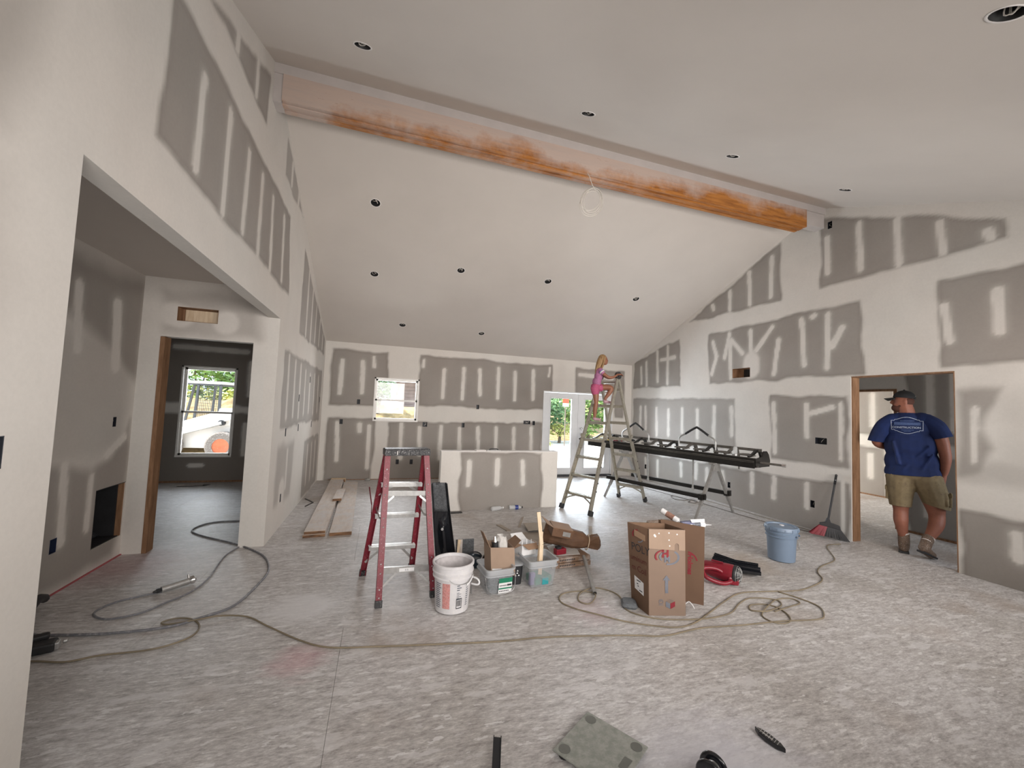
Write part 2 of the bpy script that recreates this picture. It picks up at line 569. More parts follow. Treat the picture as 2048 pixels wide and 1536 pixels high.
def painter(patches, strips, soft=0.034, mud=MUD, paper=PAPER, sw=0.043):
    """patches: (polygon, strength); strips: (u0, v0, u1, v1[, halfwidth])"""
    def f(u, v):
        wob = (fbm(u, v, 3.1) - 0.5) * 0.09
        m_ = np.zeros(u.shape)
        for pt in patches:
            poly, st = pt[0], pt[1]
            sf = pt[2] if len(pt) > 2 else soft
            d = sd_poly(u, v, poly) + wob
            # darker rim where the knife dragged, slightly paler core
            k = 1 - sstep(-sf * 0.4, sf, d)
            rim = np.exp(-((d + .015) / .022) ** 2) * .10 * (sf < .06)
            m_ = np.maximum(m_, k * st * (1 + rim))
        m_ *= 0.90 + 0.2 * (fbm(u + 7, v, 1.3) - 0.3)
        for s_ in strips:
            u0, v0, u1, v1 = s_[:4]; hw = s_[4] if len(s_) > 4 else sw
            ex, ey = u1 - u0, v1 - v0
            t = np.clip(((u - u0) * ex + (v - v0) * ey) / (ex * ex + ey * ey + 1e-9), 0, 1)
            d = np.hypot(u - u0 - t * ex, v - v0 - t * ey) + (fbm(u, v, 9) - 0.5) * 0.02
            core = 1 - sstep(hw * 0.65, hw * 1.15, d)
            halo = (1 - sstep(hw * 0.9, hw * 2.3, d)) * 0.16
            m_ *= 1 - np.clip(core * 0.92 + halo, 0, 1)
        m_ = np.clip(m_, 0, 1.12)[..., None]
        tint = 1 + (fbm(u + 31, v + 3, 0.9)[..., None] - 0.5) * np.array((0.05, -0.02, -0.05))
        return (mud * (1 - m_) + paper * m_) * tint
    return f


def lines(a, b_, step, cuts):
    L = set(np.round(np.linspace(a, b_, max(2, int(round((b_ - a) / step)) + 1)), 4))
    cs = [c_ for c_ in cuts if a - 1e-6 <= c_ <= b_ + 1e-6]
    L = {x for x in L if all(abs(x - c_) > step * 0.3 for c_ in cs) or x in (round(a, 4), round(b_, 4))}
    return np.array(sorted(L | {round(c_, 4) for c_ in cs}))


def wall(name, O, U, Vn, u0, u1, v0, v1, thick, colf, holes=(), top=None, step=0.025, back=True, pits=()):
    """A drywall surface O + u*U + v*Z with rectangular openings; Vn is the normal towards the room. holes go right
    through, pits are only cut in the front face (boxes sit behind them)."""
    O, U, Vn = Vector(O), Vector(U), Vector(Vn)
    me = bpy.data.meshes.new(name)
    V_, F_, C_ = [], [], []
    hs = list(holes); ps = list(pits)

    def face(off, step_, hl, flip, colfn):
        cu = [x for h in hl for x in (h[0], h[2])]; cv = [x for h in hl for x in (h[1], h[3])]
        if top is not None and off != 0: cu += [4.13]
        if top is not None and off == 0: cu += [4.13]
        us = lines(u0, u1, step_, cu); vs = lines(v0, v1, step_, cv)
        gu, gv = np.meshgrid(us, vs, indexing='ij')
        gz = gv.copy()
        if top is not None: gz = np.minimum(gv, top(gu))
        base = sum(len(x) for x in V_)
        P = np.zeros(gu.shape + (3,))
        for k in range(3):
            P[..., k] = O[k] + U[k] * gu + (gz if k == 2 else 0) - Vn[k] * off
        V_.append(P.reshape(-1, 3)); C_.append(colfn(gu, gz).reshape(-1, 3))
        nu, nv = gu.shape
        idx = base + np.arange(nu * nv).reshape(nu, nv)
        keep = np.ones((nu - 1, nv - 1), bool)
        cu_ = (us[:-1] + us[1:]) / 2; cv_ = (vs[:-1] + vs[1:]) / 2
        for h in hl:
            keep &= ~(((cu_ > h[0]) & (cu_ < h[2]))[:, None] & ((cv_ > h[1]) & (cv_ < h[3]))[None, :])
        if top is not None:
            keep &= (gz[:-1, 1:] - gz[:-1, :-1] > 1e-5) | (gz[1:, 1:] - gz[1:, :-1] > 1e-5)
        a = idx[:-1, :-1][keep]; b_ = idx[1:, :-1][keep]; c_ = idx[1:, 1:][keep]; d_ = idx[:-1, 1:][keep]
        q = np.stack([a, b_, c_, d_], 1)
        return q[:, ::-1] if flip else q
    flip = U.cross(Vector((0, 0, 1))).dot(Vn) < 0
    F_.append(face(0.0, step, hs + ps, flip, colf))
    if back:
        F_.append(face(thick, 0.5, hs, not flip, lambda a, b_: np.ones(a.shape + (3,)) * PAPER))
        # reveals of the openings and the two free ends
        def quad(ua, va, ub, vb):
            base = sum(len(x) for x in V_)
            pts = []
            for (uu, vv, oo) in ((ua, va, 0), (ub, vb, 0), (ub, vb, thick), (ua, va, thick)):
                pts.append([O[k] + U[k] * uu + (vv if k == 2 else 0) - Vn[k] * oo for k in range(3)])
            V_.append(np.array(pts)); C_.append(np.ones((4, 3)) * MUD)
            F_.append(np.array([[base, base + 1, base + 2, base + 3]]))
        for h in hs:
            quad(h[0], h[1], h[0], h[3]); quad(h[2], h[3], h[2], h[1]); quad(h[0], h[3], h[2], h[3])
            if h[1] > 0.01: quad(h[0], h[1], h[2], h[1])
        te = (lambda q: float(top(np.array([q]))[0])) if top is not None else (lambda q: v1)
        quad(u0, v0, u0, te(u0)); quad(u1, te(u1), u1, v0)
        if top is None: quad(u0, v1, u1, v1)
    V_ = np.concatenate(V_); F_ = np.concatenate(F_); C_ = np.concatenate(C_)
    me.vertices.add(len(V_)); me.vertices.foreach_set('co', V_.ravel())
    me.loops.add(F_.size); me.loops.foreach_set('vertex_index', F_.ravel().astype(np.int32))
    me.polygons.add(len(F_))
    me.polygons.foreach_set('loop_start', np.arange(0, F_.size, 4, dtype=np.int32))
    me.update(calc_edges=True); me.validate()
    at_ = me.color_attributes.new('Col', 'FLOAT_COLOR', 'POINT')
    at_.data.foreach_set('color', np.concatenate([C_, np.ones((len(C_), 1))], 1).ravel().astype(np.float32))
    return link(name, me, MAT['wall'], None, 'structure')

# ------------------------------------------------------------------ the room
W, D, Y0, HW, RY, RZ = 7.058, 8.709, -0.45, 2.74, 4.132, 4.663
SL = (RZ - HW) / (D - RY)
top_gable = lambda y: RZ - SL * np.abs(np.asarray(y, float) - RY)
OUT_DW, OUT_DH = 0.028, 0.048

# positions of the cut-outs: (u, v, half width, half height)
LEFT_BOX = [(7.14, 1.88, .028, .05), (6.32, 1.58, .028, .05), (8.34, 1.57, .028, .05), (5.61, 1.15, .028, .05), (6.41, 1.16, .028, .05), (7.56, 1.15, .028, .05), (5.58, 0.36, .028, .05), (1.632, 1.372, .028, .05)]
BACK_BOX = [(.669, 1.557, .03, .048), (.368, 1.15, .03, .048), (2.007, 1.134, .048, .048), (3.131, 1.545, .03, .048), (2.824, 1.138, .03, .048), (4.297, 1.237, .08, .04), (4.463, 1.226, .03, .048), (1.486, .354, .03, .048), (1.767, .353, .03, .048)]
RIGHT_BOX = [(3.989, 4.357, .03, .05), (4.123, 1.27, .08, .045), (4.244, .361, .03, .05), (8.084, .315, .03, .05), (5.704, .348, .03, .05)]
hole = lambda b_: (b_[0] - b_[2], b_[1] - b_[3], b_[0] + b_[2], b_[1] + b_[3])

left_patches = [
    ([(2.31, 2.80), (2.34, 3.60), (5.05, 3.62), (5.24, 2.78)], 0.92),
    ([(2.95, 3.98), (3.95, 3.96), (3.95, 4.40), (2.60, 3.86)], 0.85),
    ([(4.70, 3.92), (4.70, 4.33), (5.75, 3.92)], 0.75),
    ([(6.02, 2.45), (6.02, 3.58), (8.50, 2.72), (8.50, 2.45)], 0.85),
    ([(5.27, 1.22), (5.27, 2.13), (8.40, 2.10), (8.40, 1.20)], 0.8),
    ([(5.27, .35), (5.27, .97), (6.15, .96), (6.1, .3)], 0.6, 0.1), ([(7.0, .03), (7.0, .92), (8.50, .90), (8.50, .03)], 0.75),
    ([(1.0, 2.35), (1.0, 3.0), (1.62, 3.0), (1.58, 2.6), (1.50, 2.38)], 0.62, 0.16),
    ([(1.0, 1.5), (1.0, 2.15), (1.53, 2.18), (1.58, 1.9), (1.52, 1.55)], 0.3, 0.16)]
left_strips = [(2.74, 3.43, 2.72, 2.88), (3.16, 3.51, 3.15, 2.81), (3.58, 3.48, 3.56, 2.85), (3.96, 3.49, 3.97, 2.82), (4.32, 3.48, 4.39, 2.81), (4.79, 3.49, 4.86, 2.84),
    (3.18, 4.08, 3.17, 3.99), (3.62, 4.28, 3.62, 4.0), (5.0, 4.2, 5.0, 3.98), (5.4, 4.05, 5.4, 3.96), (6.46, 3.42, 6.48, 2.5), (6.88, 3.33, 6.89, 2.48), (7.32, 3.12, 7.30, 2.53), (7.78, 2.95, 7.76, 2.53), (8.2, 2.76, 8.2, 2.52),
    (5.53, 2.08, 5.57, 1.34), (5.93, 2.05, 5.96, 1.35), (6.31, 2.03, 6.34, 1.32), (6.71, 1.97, 6.73, 1.36), (7.13, 1.94, 7.16, 1.38), (7.58, 1.97, 7.62, 1.34), (8.02, 1.96, 8.08, 1.36),
    (5.60, .45, 5.6, .05, .16), (7.35, .8, 7.35, .2), (7.75, .8, 7.75, .2), (8.15, .8, 8.15, .2), (5.8, .9, 5.8, .45)]
wall('wall_left', (0, 0, 0), (0, 1, 0), (1, 0, 0), Y0, D, 0, RZ + .01, .11, painter(left_patches, left_strips), holes=[(1.86, 0, 4.94, 2.434)], top=top_gable, pits=[hole(b_) for b_ in LEFT_BOX])

back_patches = [
    ([(.13, 1.48), (.13, 2.60), (1.17, 2.58), (1.24, 1.50)], 1.0), ([(1.86, 1.52), (1.84, 2.60), (4.86, 2.575), (4.90, 1.54)], 1.0),
    ([(.115, -.1), (.13, 1.215), (1.02, 1.235), (1.01, .35), (.93, -.1)], 1.0), ([(1.30, -.1), (1.26, 1.165), (4.66, 1.23), (4.70, -.1)], 1.0),
    ([(5.51, 1.95), (5.51, 2.57), (6.83, 2.565), (6.84, 1.40), (6.58, 1.40), (6.58, 2.03)], 0.95)]
back_strips = [(.32, 2.37, .31, 1.71), (.71, 2.37, .72, 1.74), (.91, 2.48, .93, 2.28, .035), (2.36, 2.31, 2.35, 1.72), (2.79, 2.38, 2.78, 1.71), (3.14, 2.37, 3.17, 1.81), (3.57, 2.43, 3.58, 1.76), (3.97, 2.37, 3.98, 1.74), (4.41, 2.43, 4.42, 1.78),
    (.30, 1.12, .33, .39), (.72, 1.10, .72, .97, .05), (.90, 1.07, .91, .24), (1.53, 1.12, 1.54, .42), (1.9, 1.06, 1.93, .5), (2.35, 1.10, 2.34, .42), (2.75, 1.06, 2.77, .5), (3.16, 1.09, 3.18, .5), (3.57, 1.10, 3.59, .5), (3.99, 1.10, 4.0, .5), (4.41, 1.11, 4.42, .5), (1.92, 2.49, 1.91, 2.35, .035), (4.82, 2.52, 4.80, 2.33, .03),
    (5.6, 2.42, 6.5, 2.38, .05)]
BW = (.955, 1.18, 1.85, 2.07)
FD = (4.68, 0.0, 6.52, 1.985)
wall('wall_back', (0, D, 0), (1, 0, 0), (0, -1, 0), 0, W, 0, HW, .14, painter(back_patches, back_strips), holes=[BW, FD], pits=[hole(b_) for b_ in BACK_BOX])

right_patches = [
    ([(6.75, 3.47), (4.74, 4.38), (4.73, 3.44)], .95), ([(4.13, 4.50), (2.75, 3.93), (2.30, 3.70), (2.28, 3.50), (4.11, 3.49)], .92),
    ([(8.60, 2.79), (7.02, 3.16), (6.98, 2.16), (8.62, 2.17)], .95), ([(6.22, 3.13), (3.62, 3.17), (3.58, 2.20), (6.18, 2.17)], .95),
    ([(2.82, 3.20), (.2, 3.2), (.2, 2.22), (2.81, 2.22)], .9), ([(8.6, 1.89), (5.60, 1.88), (5.60, .98), (8.6, .92)], .85),
    ([(4.9, 1.92), (3.78, 1.91), (3.78, .95), (4.88, .94)], .95), ([(8.6, .60), (5.5, .66), (3.77, .72), (3.77, -.1), (8.6, -.1)], 1.0),
    ([(2.67, 1.94), (2.36, 1.96), (2.44, 1.75), (2.50, 1.55), (2.44, 1.35), (2.52, 1.1), (2.68, 1.04)], .85, .08), ([(2.45, 1.2), (2.66, 1.03), (.5, .96), (.5, 1.2)], .45, .12), ([(2.35, 1.9), (1.0, 1.9), (1.0, 1.1), (2.3, 1.1)], .28, .2), ([(2.68, .66), (2.0, .68), (.2, .7), (.2, -.1), (2.68, -.1)], 1.0)]
right_strips = [(8.33, 2.66, 8.31, 2.27), (8.13, 2.76, 8.11, 2.22), (7.74, 2.97, 7.71, 2.29), (7.39, 3.05, 7.38, 2.23), (7.6, 2.77, 7.16, 2.79), (6.11, 2.97, 6.02, 2.68), (6.02, 2.68, 6.13, 2.36), (5.73, 3.06, 5.83, 2.64), (5.71, 2.9, 5.69, 2.26), (5.68, 2.94, 5.45, 2.68), (5.29, 3.04, 5.27, 2.68), (4.88, 3.04, 5.17, 2.7), (4.77, 2.81, 4.85, 2.28), (4.4, 3.06, 4.36, 2.38), (4.02, 3.06, 4.04, 2.31), (3.84, 2.84, 3.97, 2.6, .05), (4.24, 3.08, 4.21, 3.09),
    (4.03, 4.18, 4.02, 3.67), (3.62, 4.22, 3.61, 3.59), (3.2, 4.09, 3.19, 3.53), (2.8, 3.88, 2.78, 3.52), (2.42, 3.62, 2.40, 3.55, .05), (4.89, 4.2, 4.91, 3.55), (5.32, 4.07, 5.3, 3.51), (5.72, 3.84, 5.72, 3.51), (6.13, 3.68, 6.1, 3.6), (5.27, 2.52, 5.27, 2.38, .17),
    (2.78, 2.9, 2.74, 2.5), (2.36, 2.97, 2.36, 2.55, .05), (1.95, 2.9, 1.95, 2.5), (8.32, 1.7, 8.32, 1.23), (8.13, 1.7, 8.11, 1.19), (7.73, 1.68, 7.71, 1.08), (7.33, 1.65, 7.32, 1.11), (6.91, 1.68, 6.9, 1.2), (6.49, 1.66, 6.47, 1.12), (6.06, 1.73, 6.07, 1.15), (5.67, 1.73, 5.66, 1.24), (4.85, 1.79, 4.83, 1.03), (4.33, 1.78, 4.32, 1.32), (4.26, 1.66, 3.97, 1.75), (3.86, 1.8, 3.86, 1.05, .03),
    (7.66, .5, 7.65, .17), (6.5, .6, 6.5, .33), (5.24, .62, 5.24, .32), (4.84, .62, 4.85, .32), (4.32, .62, 4.32, .3), (5.85, .55, 5.82, .3), (8.09, .5, 8.07, .14), (6.92, .55, 6.91, .3), (6.22, .55, 6.22, .33), (2.28, .52, 2.27, .3, .055), (2.55, 1.75, 2.57, 1.2, .03), (3.84, .9, 3.84, .1, .03)]
VENT_R = (5.29, 2.25, 5.652, 2.415)
wall('wall_right', (W, 0, 0), (0, 1, 0), (-1, 0, 0), Y0, D, 0, RZ + .01, .14, painter(right_patches, right_strips), holes=[(2.705, 0, 3.735, 2.165)], top=top_gable, pits=[hole(b_) for b_ in RIGHT_BOX] + [VENT_R])
wall('wall_front', (0, Y0, 0), (1, 0, 0), (0, 1, 0), -1.3, W, 0, HW, .14, painter([([(.3, .2), (.3, 1.2), (6.8, 1.2), (6.8, .2)], .9)], []), step=.1)

# entry nook, far room and the rooms to the right
nook_patches = [([(1.5, .98), (4.12, .95), (4.4, .86), (4.68, .95), (4.84, 1.14), (4.90, 1.29), (4.93, .60), (4.80, .06), (1.5, .03)], .9, .10), ([(4.92, 2.62), (4.42, 2.6), (1.5, 2.6), (1.5, 2.1), (4.0, 2.2), (4.5, 1.95), (4.9, 1.75)], .95, .16), ([(1.5, 2.0), (1.5, 1.0), (4.8, 1.05), (4.8, 2.0)], .38, .2)]
nook_strips = [(4.09, .96, 4.13, .38, .05), (4.42, .84, 4.42, .4, .035), (4.60, 1.0, 4.84, 1.14, .04), (4.05, 2.4, 4.1, 1.9, .05), (4.55, 2.35, 4.6, 1.8, .07)]
FIRE = (4.50, .19, 4.93, .70)
wall('wall_nook', (-1.22, 0, 0), (0, 1, 0), (1, 0, 0), Y0, 4.94, 0, HW, .11, painter(nook_patches, nook_strips, .12), holes=[FIRE], pits=[(4.02, .32, 4.09, .43), (4.64, 1.245, 4.69, 1.335)])
wall('wall_entry', (0, 4.94, 0), (1, 0, 0), (0, -1, 0), -1.22, -.11, 0, HW, .12, painter([([(-1.02, 2.2), (-1.05, 2.60), (-.25, 2.60), (-.2, 2.2)], .6, .1)], [(-.97, 2.38, -.9, 2.36, .13), (-.5, 2.34, -.5, 2.33, .13)], .1), holes=[(-1.05, 0, -.237, 2.145), (-.93, 2.315, -.575, 2.46)], step=.02)
FW = (-2.32, .45, -1.46, 2.083)
wall('wall_far_room', (0, D, 0), (1, 0, 0), (0, -1, 0), -4.2, 0, 0, HW, .14, painter([([(-4.1, 1.42), (-4.1, 2.68), (-.1, 2.68), (-.1, 1.42)], 1.25), ([(-4.1, -.1), (-4.1, 1.22), (-.1, 1.22), (-.1, -.1)], 1.25)], [(-2.45, 2.42, -1.33, 2.40, .05), (-2.62, 2.4, -2.62, 1.6, .05), (-2.66, 1.0, -2.66, .5, .06), (-1.25, 2.2, -1.25, 1.6, .05), (-3.1, 2.3, -3.1, 1.6), (-1.28, 1.05, -1.28, .5), (-2.1, .3, -1.9, .3, .03)], .05), holes=[FW])
wall('wall_far_side', (-4.2, 0, 0), (0, 1, 0), (1, 0, 0), 5.06, D, 0, HW, .1, painter([([(5.2, 1.45), (5.2, 2.6), (8.6, 2.6), (8.6, 1.45)], 1)], []), step=.1)
wall('wall_far_front', (0, 5.06, 0), (1, 0, 0), (0, 1, 0), -4.2, -1.22, 0, HW, .1, painter([([(-4, 1.45), (-4, 2.6), (-1.4, 2.6), (-1.4, 1.45)], 1)], []), step=.1)
hall_strips = [(3.6, 2.3, 3.6, 1.5, .05), (3.2, 2.35, 3.2, 1.45, .06), (2.8, 2.3, 2.8, 1.5, .05), (3.65, .9, 3.65, .3, .05), (3.35, 2.35, 3.35, 1.5, .04)]
wall('wall_hall', (8.45, 0, 0), (0, 1, 0), (-1, 0, 0), 1.5, D, 0, 2.44, .12, painter([([(1.6, 1.3), (1.6, 2.42), (3.85, 2.42), (3.85, 1.3)], .9), ([(1.6, -.1), (1.6, 1.1), (3.85, 1.1), (3.85, -.1)], .9)], hall_strips), holes=[(3.98, 0, 5.15, 2.08)])
wall('wall_side_room', (11.2, 0, 0), (0, 1, 0), (-1, 0, 0), 3.0, D, 0, 2.44, .12, painter([([(5.55, 1.30), (5.55, 2.6), (8.3, 2.6), (8.3, 1.30)], .95), ([(5.70, -.1), (5.70, 1.02), (8.3, 1.02), (8.3, -.1)], .95)], [(5.9, 2.15, 5.9, 1.5, .06), (5.95, .85, 5.95, .4, .06), (6.55, 2.15, 6.55, 1.5, .06), (6.6, .85, 6.6, .4, .06)]), step=.04)
wall('wall_side_back', (0, D, 0), (1, 0, 0), (0, -1, 0), W + .14, 11.2, 0, 2.44, .12, painter([], []), holes=[(9.0, .8, 10.2, 2.0)], step=.2)  # unseen window opening, added with the side room fill
wall('wall_side_front', (0, 1.5, 0), (1, 0, 0), (0, 1, 0), W + .14, 11.2, 0, 2.44, .12, painter([], []), holes=[(7.4, .8, 8.2, 2.0)], step=.2)  # unseen opening, added to go with the hall fill

part('ceiling', MB().b6(-4.3, -.11, Y0, D, HW, HW + .12), MAT['ceil'], kind='structure')
part('ceiling', MB().b6(W + .14, 11.4, 1.3, D, 2.44, 2.56), MAT['ceil'], kind='structure')

# the vaulted ceiling, round holes for the can lights
CANS_B = [(.889, 5.401), (.877, 6.688), (2.20, 6.35), (3.701, 6.315), (5.548, 6.433), (1.407, 7.954), (2.969, 7.981)]
CANS_F = [(.807, 3.141), (2.734, 3.176), (4.419, 3.18), (6.121, 3.195), (3.501, .904)]


def slope_sheet(name, ya, yb, cans):
    R_, q = .06, .09
    zf = lambda y: float(top_gable(y))
    xs = sorted({-.12, W + .15} | {x + s_ * q for x, _ in cans for s_ in (-1, 1)})
    mb = MB(); b_ = mb.b
    cell = {}
    # columns between can rows; each can sits alone in its own x band cell
    ys_all = sorted({ya, yb})
    for i in range(len(xs) - 1):
        xa, xb = xs[i], xs[i + 1]
        inb = [c_ for c_ in cans if xa < c_[0] < xb and abs((xa + xb) / 2 - c_[0]) < q]
        cuts = sorted({ya, yb} | {c_[1] + s_ * q for c_ in inb for s_ in (-1, 1)})
        for j in range(len(cuts) - 1):
            y0_, y1_ = cuts[j], cuts[j + 1]
            cc = [c_ for c_ in inb if y0_ < c_[1] < y1_]
            if cc:
                # square cell with a round hole (bands may be narrower where cans overlap in x)
                cx_, cy_ = cc[0]
                n = 24
                outer, inner = [], []
                for k in range(n):
                    a_ = 2 * PI * k / n + PI / 4
                    dx, dy = math.cos(a_), math.sin(a_)
                    sc = 1 / max(abs(dx), abs(dy))
                    ox = cx_ + dx * sc * q; ox = min(max(ox, xa), xb)
                    outer.append(b_.verts.new((ox, cy_ + dy * sc * q, zf(cy_ + dy * sc * q))))
                    ix, iy = cx_ + dx * R_, cy_ + dy * R_
                    ix = min(max(ix, xa), xb)
                    inner.append(b_.verts.new((ix, iy, zf(iy))))
                for k in range(n):
                    try: b_.faces.new((outer[k], outer[(k + 1) % n], inner[(k + 1) % n], inner[k]))
                    except ValueError: pass
            else:
                mb.add([(xa, y0_, zf(y0_)), (xb, y0_, zf(y0_)), (xb, y1_, zf(y1_)), (xa, y1_, zf(y1_))], [(3, 2, 1, 0)])
    # weather side of the roof, well above the cans
    mb.add([(-.3, ya, zf(ya) + .35), (W + .3, ya, zf(ya) + .35), (W + .3, yb, zf(yb) + .35), (-.3, yb, zf(yb) + .35)], [(0, 1, 2, 3)])
    me = bpy.data.meshes.new(name); b_.to_mesh(me); b_.free()
    return link(name, me, MAT['ceil'], None, 'structure')


# two back cans stand in one column: give them one shared x so that their bands match
CANS_B[0] = (.883, 5.401); CANS_B[1] = (.883, 6.688)
slope_sheet('ceiling', RY, D + .14, CANS_B)
slope_sheet('ceiling', Y0 - .14, RY, CANS_F)

# floor: dark deck with separate sheets of subfloor laid on it
fl_ = part('floor', MB().b6(-4.3, 11.4, Y0 - .1, D + .1, -.20, -.02), MAT['dark'], kind='structure')
row = 0; y = Y0 - .1
sheet_me = {}
while y < D + .1:
    y1 = min(y + 1.22, D + .1)
    x = -4.3 - (1.22 if row % 2 else 0) + .35
    while x < 11.4:
        x0_, x1_ = max(x, -4.3), min(x + 2.44, 11.4)
        if x1_ - x0_ > .05:
            part('floor_panel', MB().b6(x0_ + .0008, x1_ - .0008, y + .0008, y1 - .0008, -.02, 0), MAT['floor'], fl_)
        x += 2.44
    y = y1; row += 1

# ridge beam and the drywall that frames it
bm_ = thing('ridge_beam', 'long orange-stained wooden ridge beam smeared with white joint compound under the vaulted ceiling', 'beam', (3.4, 4.13, 4.28))
bm_['kind'] = 'structure'
mb = MB(); mb.b6(.075, 6.68, 4.045, 4.09, 4.285, 4.535); part('ply', mb, MAT['beam'], bm_)
mb = MB(); mb.b6(.070, 6.66, 4.092, 4.135, 4.272, 4.535); part('ply', mb, MAT['beam'], bm_)
mb = MB(); mb.b6(.072, 6.69, 4.137, 4.18, 4.284, 4.535); part('ply', mb, MAT['beam'], bm_)
mb = MB(); mb.b6(.070, 6.67, 4.182, 4.225, 4.276, 4.535); part('ply', mb, MAT['beam'], bm_)
MAT['soffit'] = mat('shaded grey mud band', (0.46, 0.42, 0.40), 0.85, var=.05, scale=5)  # shade around the beam is put into this grey
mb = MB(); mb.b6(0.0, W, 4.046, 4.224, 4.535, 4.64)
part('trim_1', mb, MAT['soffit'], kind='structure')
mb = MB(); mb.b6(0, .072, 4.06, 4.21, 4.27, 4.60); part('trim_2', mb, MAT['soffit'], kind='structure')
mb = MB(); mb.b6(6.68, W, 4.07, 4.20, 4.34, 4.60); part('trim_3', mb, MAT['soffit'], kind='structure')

# door framing lumber
def stud(n, *box, parent=None):
    return part(n, MB().b6(*box), MAT['stud'], kind='structure')
stud('trim_4', W + .012, W + .144, 3.722, 3.735, 0, 2.16)
stud('trim_5', W - .002, W + .142, 2.705, 2.715, 0, 2.16)
stud('trim_6', W - .002, W + .142, 2.715, 3.722, 2.15, 2.165)
stud('trim_7', -1.05, -1.012, 4.935, 5.062, 0, 2.14)
stud('trim_8', 8.44, 8.58, 3.98, 4.02, 0, 2.08)
stud('trim_9', 8.44, 8.58, 4.02, 5.15, 2.05, 2.08)
stud('trim_10', 8.44, 8.58, 5.11, 5.15, 0, 2.05)
part('baseboard_far', MB().b6(-4.2, -.12, D - .012, D, 0, .03), MAT['stud'], kind='structure')
part('baseboard_hall', MB().b6(8.435, 8.449, 1.5, 3.98, 0, .03), MAT['stud'], kind='structure')
part('baseboard_side', MB().b6(11.18, 11.199, 3.0, D, 0, .03), MAT['stud'], kind='structure')
mb = MB(); mb.b6(.2, 4.6, D - .012, D, 0, .012)
part('baseboard_back', mb, MAT['stud'], kind='structure')
MAT['red_chalk'] = mat('red chalk', (0.40, 0.10, 0.11), 0.8)
part('trim_11', MB().b6(-1.219, -1.205, 1.5, 4.94, 0, .008), MAT['red_chalk'], kind='structure')


# windows
def window(name, x0, x1, z0, z1, yf, split, mid_w=.035):
    root = bpy.data.objects.new(name, None); COL.objects.link(root); root['kind'] = 'structure'; root.location = ((x0 + x1) / 2, yf, z0)
    f = .045
    mb = MB()
    ya, yb = yf - .012, yf + .10
    mb.b6(x0 - .0, x0 + f * .6, ya, yb, z0, z1).b6(x1 - f * .6, x1, ya, yb, z0, z1).b6(x0, x1, ya, yb, z1 - f * .6, z1).b6(x0, x1, ya - .01, yb, z0, z0 + f * .7)
    part('window_frame', mb, MAT['vinyl'], root)
    a, b_ = x0 + f * .6, x1 - f * .6
    for nm, (p0, p1), yy in (('lower_sash', (z0 + f * .7, split), yf + .03), ('upper_sash', (split - mid_w, z1 - f * .6), yf + .065)):
        mb = MB(); g_ = .035
        mb.b6(a, a + g_, yy, yy + .03, p0, p1).b6(b_ - g_, b_, yy, yy + .03, p0, p1).b6(a, b_, yy, yy + .03, p0, p0 + g_).b6(a, b_, yy, yy + .03, p1 - g_, p1)
        sash = part(nm, mb, MAT['vinyl'], root)
        part('pane', MB().b6(a + g_, b_ - g_, yy + .012, yy + .016, p0 + g_, p1 - g_), MAT['glass'], sash)
    return root
window('window_1', BW[0], BW[2], BW[1], BW[3], D, 1.63)
window('window_2', FW[0], FW[2], FW[1], FW[3], D, 1.27)
window('window_3', 9.0, 10.2, .8, 2.0, D, 1.4)  # unseen window, added for lighting the side room

# the pair of glazed doors
dr = bpy.data.objects.new('door_1', None); COL.objects.link(dr); dr['kind'] = 'structure'; dr.location = (5.6, D, 0)
mb = MB(); mb.b6(4.68, 4.71, D - .015, D + .13, 0, 1.985).b6(6.49, 6.52, D - .015, D + .13, 0, 1.985).b6(4.71, 6.49, D - .015, D + .13, 1.96, 1.985)
part('door_frame', mb, MAT['door_white'], dr)
part('threshold', MB().b6(4.68, 6.52, D - .03, D + .13, 0, .045), MAT['threshold'], dr)
for i, (a, b_, g0, g1) in enumerate(((4.715, 5.597, 4.87, 5.42), (5.603, 6.485, 5.775, 6.325))):
    z0_, z1_, gz0, gz1 = .05, 1.955, .20, 1.825
    mb = MB()
    mb.b6(a, g0, D + .01, D + .055, z0_, z1_).b6(g1, b_, D + .01, D + .055, z0_, z1_).b6(g0, g1, D + .01, D + .055, z0_, gz0).b6(g0, g1, D + .01, D + .055, gz1, z1_)
    leaf = part('door_leaf', mb, MAT['door_white'], dr)
    mb = MB(); e = .02
    mb.b6(g0 - e, g0 + .005, D, D + .012, gz0 - e, gz1 + e).b6(g1 - .005, g1 + e, D, D + .012, gz0 - e, gz1 + e).b6(g0, g1, D, D + .012, gz0 - e, gz0 + .005).b6(g0, g1, D, D + .012, gz1 - .005, gz1 + e)
    part('glazing_bead', mb, MAT['door_white'], leaf)
    part('pane', MB().b6(g0, g1, D + .03, D + .036, gz0, gz1), MAT['glass'], leaf)
    if i == 1:
        for z_ in (1.0, 1.13):
            mb = MB().cyl((5.665, D + .01, z_), (5.665, D - .03, z_), .012); mb.ball((5.665, D - .05, z_), .032)
            part('door_knob', mb, MAT['chrome'], leaf, smooth=True)
part('astragal', MB().b6(5.588, 5.612, D - .002, D + .012, .05, 1.955), MAT['door_white'], dr)

